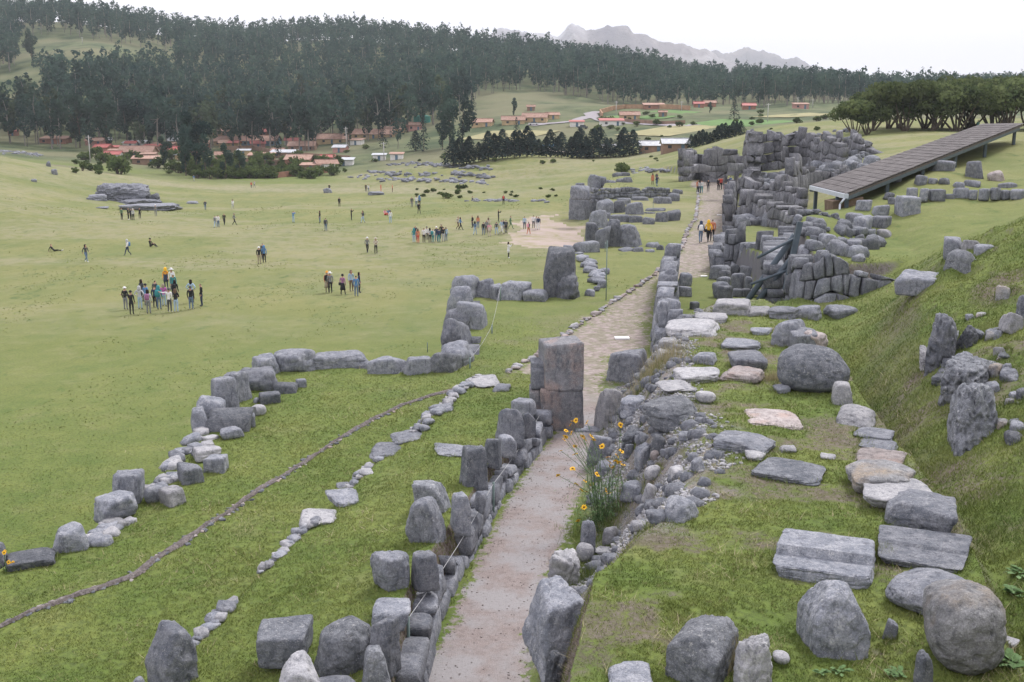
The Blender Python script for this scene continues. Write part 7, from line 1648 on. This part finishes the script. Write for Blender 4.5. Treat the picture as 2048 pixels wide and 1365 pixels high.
FL = [(1146, 843), (1141, 850), (1152, 841), (1174, 845), (1132, 862), (1143, 866), (1165, 873), (1183, 873), (1187, 880), (1168, 878), (1128, 880), (1131, 874), (1150, 893), (1122, 902), (1150, 909), (1204, 893), (1145, 938), (1194, 949), (1170, 963), (1183, 969), (1116, 951), (1153, 969), (1163, 981), (1173, 984), (1212, 981), (1219, 987), (1216, 915), (1220, 925), (1232, 923), (1238, 925), (1243, 903), (1246, 930), (1219, 932), (1168, 1015), (1157, 1042), (1241, 850), (1234, 912), (1226, 935)]
rs = np.random.default_rng(4); LV, LF = [], []
def leafblade(p, d, L_, w_):
    d = d / np.linalg.norm(d); q = np.cross(d, [0, 0, 1.0]); q /= np.linalg.norm(q) + 1e-9; o = len(LV)
    LV.extend([tuple(p), tuple(p + d * L_ * .5 + q * w_), tuple(p + d * L_ - np.array([0, 0, L_ * .25])), tuple(p + d * L_ * .5 - q * w_)]); LF.append((o, o + 1, o + 2, o + 3))
for i, (px, py) in enumerate(FL):
    Yf = fb[1] + rs.uniform(-.5, .35); tip = np.array(PD(px, py, Yf)) - np.array(fb); root = np.array([rs.normal(0, .12) + (.15 if px > 1200 else -.05), rs.normal(0, .1), 0]); mid = root * .4 + tip * .6 + np.array([(root[0] - tip[0]) * .35, 0, .04])
    v, f = tube([tuple(root), tuple(mid), tuple(tip)], [.008, .006, .004], 4); link('stem', mesh_np('stem', v, f, M['stem']), fl)
    e = link('flower', random.choice(PM), fl, tuple(tip), (rs.uniform(.3, 1.2), rs.uniform(-.5, .5), rs.uniform(0, 6))); link('flower_centre', FCm, e, (0, 0, .004)); sc0 = rs.uniform(1.1, 1.6); e.scale = (sc0,) * 3; e.data = PM[i % 3]; e.name = 'flower'
    for k in range(26):
        t = rs.uniform(.05, .92); p = root * (1 - t) + mid * t if t < .5 else mid * (1 - (t - .5) * 2) + tip * ((t - .5) * 2)
        leafblade(p, rs.normal(0, 1, 3) + [0, 0, .4], rs.uniform(.06, .14), rs.uniform(.004, .009))
for k in range(2600):
    p = np.array([rs.normal(.08, .34), rs.normal(0, .2), rs.uniform(0, 1) ** 1.6 * 1.0]); leafblade(p, rs.normal(0, 1, 3) + [0, 0, .9], rs.uniform(.07, .16), rs.uniform(.004, .009))
o = link('leaves', mesh_np('leaves', LV, np.array(LF), M['leaf']), fl); o['kind'] = 'stuff'
for px, py in ((10, 1128), (14, 1137), (8, 1141)):
    pass
g = P(12, 1145, zA); fl2 = thing('yellow_flower_plant', 'small yellow-flowered weed in front of the dark boulder at the left picture edge', 'flowering plant', g)
for k in range(6):
    tip = (rs.normal(0, .1), rs.normal(0, .05), rs.uniform(.15, .5)); v, f = tube([(0, 0, 0), tip], [.008, .005], 4); link('stem', mesh_np('stem', v, f, M['stem']), fl2); e = link('flower', PM[0], fl2, tip, (1.0, 0, 0)); link('flower_centre', FCm, e, (0, 0, .004))

# ================================================================ GRASS
def blades(name, label, x, y, h, lean, w_, mat, seed):
    rs = np.random.default_rng(seed); n = len(x); z = T(x, y) - .01; a = rs.uniform(0, 6.28, n); la = rs.uniform(0, 6.28, n); l = lean * h
    bx, by = np.cos(a) * w_ / 2, np.sin(a) * w_ / 2; tx, ty = np.cos(la) * l, np.sin(la) * l
    p0 = np.stack([x - bx, y - by, z], -1); p1 = np.stack([x + bx, y + by, z], -1); p2 = np.stack([x + tx, y + ty, z + h], -1)
    V = np.stack([p0, p1, p2], 1).reshape(-1, 3); o = link(name, mesh_np(name, V, np.arange(3 * n).reshape(n, 3), mat)); tag(o, label, 'grass', None, 'stuff'); return o
def gmat(name, a, b, c_):
    n = N(name); c = n.mix(n.rng(n.noise(.5, 4, .65), .35, .65), a, b); c = n.mix(n.rng(n.noise(6, 3, .7), .55, .7, 0, .8), c, c_)
    sx = n.t.nodes.new('ShaderNodeTexWhiteNoise'); n.L(n.vor(40, src=None), sx.inputs[0]); return n.done(c, .7)
M['blade'] = gmat('short_grass_blades', (.118, .166, .034, 1), (.21, .238, .064, 1), (.29, .27, .125, 1)); M['bladedry'] = gmat('dry_grass_blades', (.34, .29, .16, 1), (.46, .40, .26, 1), (.25, .25, .10, 1)); M['bladetall'] = gmat('long_green_grass', (.118, .172, .045, 1), (.21, .25, .07, 1), (.33, .31, .17, 1))
rs = np.random.default_rng(21)
def polar(n, r0, r1, a0, a1): 
    r = np.exp(rs.uniform(math.log(r0), math.log(r1), n)); a = rs.uniform(a0, a1, n); return r * np.sin(a), r * np.cos(a)
x, y = polar(900000, 9, 48, -.56, .56); sp0 = sdist(x, y, PPATH); sa = sdist(x, y, PA); sc0 = sdist(x, y, PC)
cl = fbm(x * 1.4, y * 1.4, 0, 80, 3); fine_ = fbm(x * 7, y * 7, 0, 82, 2)
bare = (fbm(x * .9, y * .9, 0, 60, 4) > .22) & (sc0 < .3); dust = (y > 15.5) & (sc0 > -.1) & (sc0 < 2.3) & (x < .1 * y + 3.6) & (y < 36)
m = (sp0 > .12 + .15 * cl) & (~bare | (rs.random(len(x)) < .25)) & (~dust | (rs.random(len(x)) < .18)) & (fine_ > -.5) & ((sa < 0) | (x > .1 * y) | (rs.random(len(x)) < .5)) & (rs.random(len(x)) < smooth(48, 26, y) + .08)
x, y, cl, r = x[m], y[m], cl[m], np.hypot(x[m], y[m]); h = (.022 + .028 * rs.random(len(x)) ** 2 + .016 * np.maximum(cl, 0)) * (1 + r * .012); print('blades', len(x))
blades('grass', 'short green grass covering the terraces, mound and path verge', x, y, h, rs.uniform(.2, 1.2, len(x)), .006 + .00055 * r, M['blade'], 1)
x, y = polar(26000, 46, 190, -.5, .12); m = (sdist(x, y, PPATH) > .3) & (sdist(x, y, PDIRT) > .3) & (fbm(x * .25, y * .12, 0, 85, 3) > .3); x, y = x[m], y[m]; r = np.hypot(x, y)
blades('meadow_tufts', 'darker grass tufts sprinkled over the open meadow', x, y, .02 + .0004 * r + .05 * rs.random(len(x)) ** 2, rs.uniform(.5, 2.5, len(x)), .02 + .0011 * r, M['blade'], 5)
x, y = polar(150000, 9, 36, .0, .5); sc0 = sdist(x, y, PC); m = (sc0 < .3) & (fbm(x * .9, y * .9, 0, 60, 4) > .2) & (fbm(x * 3, y * 3, 0, 61, 2) > -.1); x, y = x[m], y[m]
blades('plant_litter', 'dead roots and dry plant litter on the worn patches of the mound', x, y, .012 + .02 * rs.random(len(x)), rs.uniform(1.5, 6, len(x)), .006 + .0004 * np.hypot(x, y), M['litter'], 8)
# longer tufts on the near hillside and under stones
x, y = polar(260000, 8, 46, .12, .56); sc0 = sdist(x, y, PC); m = (sc0 > .15) & (x > .1 * y + 3.5) & (fbm(x * 1.1, y * 1.1, 0, 90, 3) > -.25); x, y = x[m], y[m]
cl = fbm(x * 2.2, y * 2.2, 0, 91, 2); r = np.hypot(x, y); blades('long_grass', 'long green grass on the hillside at the right', x, y, (.035 + .07 * rs.random(len(x)) ** 2 * (1 + np.maximum(cl, 0) * 2)), rs.uniform(.2, .9, len(x)), .005 + .0005 * r, M['bladetall'], 2)
x, y = polar(60000, 9, 45, -.5, .56); m = (fbm(x * 1.6, y * 1.6, 0, 95, 3) > .3) & (sdist(x, y, PPATH) > .2) & (sdist(x, y, PA) < 6); x, y = x[m], y[m]
blades('dry_grass', 'scattered dry straw blades in the turf', x, y, .05 + .09 * rs.random(len(x)) ** 2, rs.uniform(.3, 2.0, len(x)), .004 + .0004 * np.hypot(x, y), M['bladedry'], 3)
def tuft(label, px, py, n, rad, hh, mat, z=None, seed=0):
    g = G(px, py) if z is None else P(px, py, z); rq = np.random.default_rng(seed + int(px)); x = g[0] + rq.normal(0, rad, n); y = g[1] + rq.normal(0, rad, n)
    o = blades('grass_tuft', label, x, y, hh * rq.uniform(.4, 1.1, n), rq.uniform(.1, .6, n), .008, M[mat], seed); return o
tuft('tall dry brown grass tuft between the two bottom blocks', 1450, 1330, 500, .13, .5, 'bladedry'); tuft('tall seeding grass below the yellow flowers', 1215, 1030, 900, .3, .28, 'bladedry'); tuft('wild green grass round the flower stems', 1200, 1060, 1400, .35, .26, 'bladetall')
tuft('tall wispy grass beside the road wall', 1310, 745, 900, .45, .8, 'bladedry'); tuft('wispy green grass beside the far jamb stone', 1290, 770, 700, .4, .5, 'bladetall'); tuft('pale straw tuft at the left end of the giant boulder', 1545, 760, 300, .15, .35, 'bladedry'); tuft('grass tuft between the stepped stones', 1755, 1110, 700, .12, .22, 'blade'); tuft('dry grass beside the pale rough stone', 1165, 1160, 500, .15, .3, 'bladetall')
gx, gy = [], []
for sx, sy, sw_, sd_, sa_ in STN:
    k = int(60 + 260 * sw_); a = rs.uniform(0, 6.28, k); q = 1 + np.abs(rs.normal(0, .10, k)); lx, ly = np.cos(a), np.sin(a); m_ = (np.abs(lx) ** 4 + np.abs(ly) ** 4) ** -.25; lx, ly = lx * m_ * q * sw_, ly * m_ * q * sd_
    gx.append(sx + lx * math.cos(sa_) - ly * math.sin(sa_)); gy.append(sy + lx * math.sin(sa_) + ly * math.cos(sa_))
gx, gy = np.concatenate(gx), np.concatenate(gy); m_ = (sdist(gx, gy, PPATH) > .05); gx, gy = gx[m_], gy[m_]
blades('grass_fringe', 'longer grass growing up round the feet of the stones', gx, gy, .05 + .09 * rs.random(len(gx)) ** 1.5, rs.uniform(.2, 1.0, len(gx)), .008 + .0004 * np.hypot(gx, gy), M['bladetall'], 7)
# weeds with broad leaves at the lower right
def weed(label, px, py, n, rad):
    g = G(px, py); t = thing('broadleaf_weed', label, 'weed', g, 'broad-leaved weeds'); rq = np.random.default_rng(int(px))
    for k in range(n):
        a = rq.uniform(0, 6.28); L_ = rad * rq.uniform(.6, 1.1); u = np.array([math.cos(a), math.sin(a), 0]); q = np.array([-u[1], u[0], 0]); up_ = np.array([0, 0, 1.0]); e = rq.uniform(.1, .6); w_ = L_ * .26; o0 = rq.normal(0, rad * .3, 3) * [1, 1, .2]
        V = [o0, o0 + u * L_ * .4 + q * w_ + up_ * e * L_ * .5, o0 + u * L_ * .8 + q * w_ * .7 + up_ * e * L_ * .6, o0 + u * L_ + up_ * e * L_ * .45, o0 + u * L_ * .8 - q * w_ * .7 + up_ * e * L_ * .6, o0 + u * L_ * .4 - q * w_ + up_ * e * L_ * .5]
        link('leaf', mesh_np('leaf', V, [(0, 1, 2, 3), (0, 3, 4, 5)], M['leaf']), t, (0, 0, .03))
weed('low broad-leaved weed under the peaked boulder', 1680, 1345, 14, .12); weed('small broad-leaved weed at the bottom right of the mound', 1640, 1350, 10, .1); weed('nettle-like weed in the gully right of the ochre boulder', 2030, 1190, 26, .16); weed('nettle-like weed low at the right picture edge', 2025, 1330, 26, .18); weed('broad weed at the right edge above the nettles', 2040, 1150, 18, .15); weed('broad weed at the bottom edge left of the ochre boulder', 1790, 1352, 16, .13)
# ================================================================ air
hz = bpy.data.materials.new('haze_air'); hz.use_nodes = True; t_ = hz.node_tree; t_.nodes.clear()
vo = t_.nodes.new('ShaderNodeVolumePrincipled'); vo.inputs['Color'].default_value = (.88, .95, 1.0, 1); vo.inputs['Density'].default_value = 1.45e-4; vo.inputs['Anisotropy'].default_value = 0.1
ou = t_.nodes.new('ShaderNodeOutputMaterial'); t_.links.new(vo.outputs[0], ou.inputs['Volume'])
x0, x1, y0, y1, z0, z1 = -5200, 5200, -300, 7600, -60, 640
v = [(x, y, z) for z in (z0, z1) for y in (y0, y1) for x in (x0, x1)]
hm = mesh_np('haze', v, [(0, 2, 3, 1), (4, 5, 7, 6), (0, 1, 5, 4), (2, 6, 7, 3), (0, 4, 6, 2), (1, 3, 7, 5)], hz)
tag(link('haze', hm), 'pale blue air over the valley', 'haze', None, 'stuff')
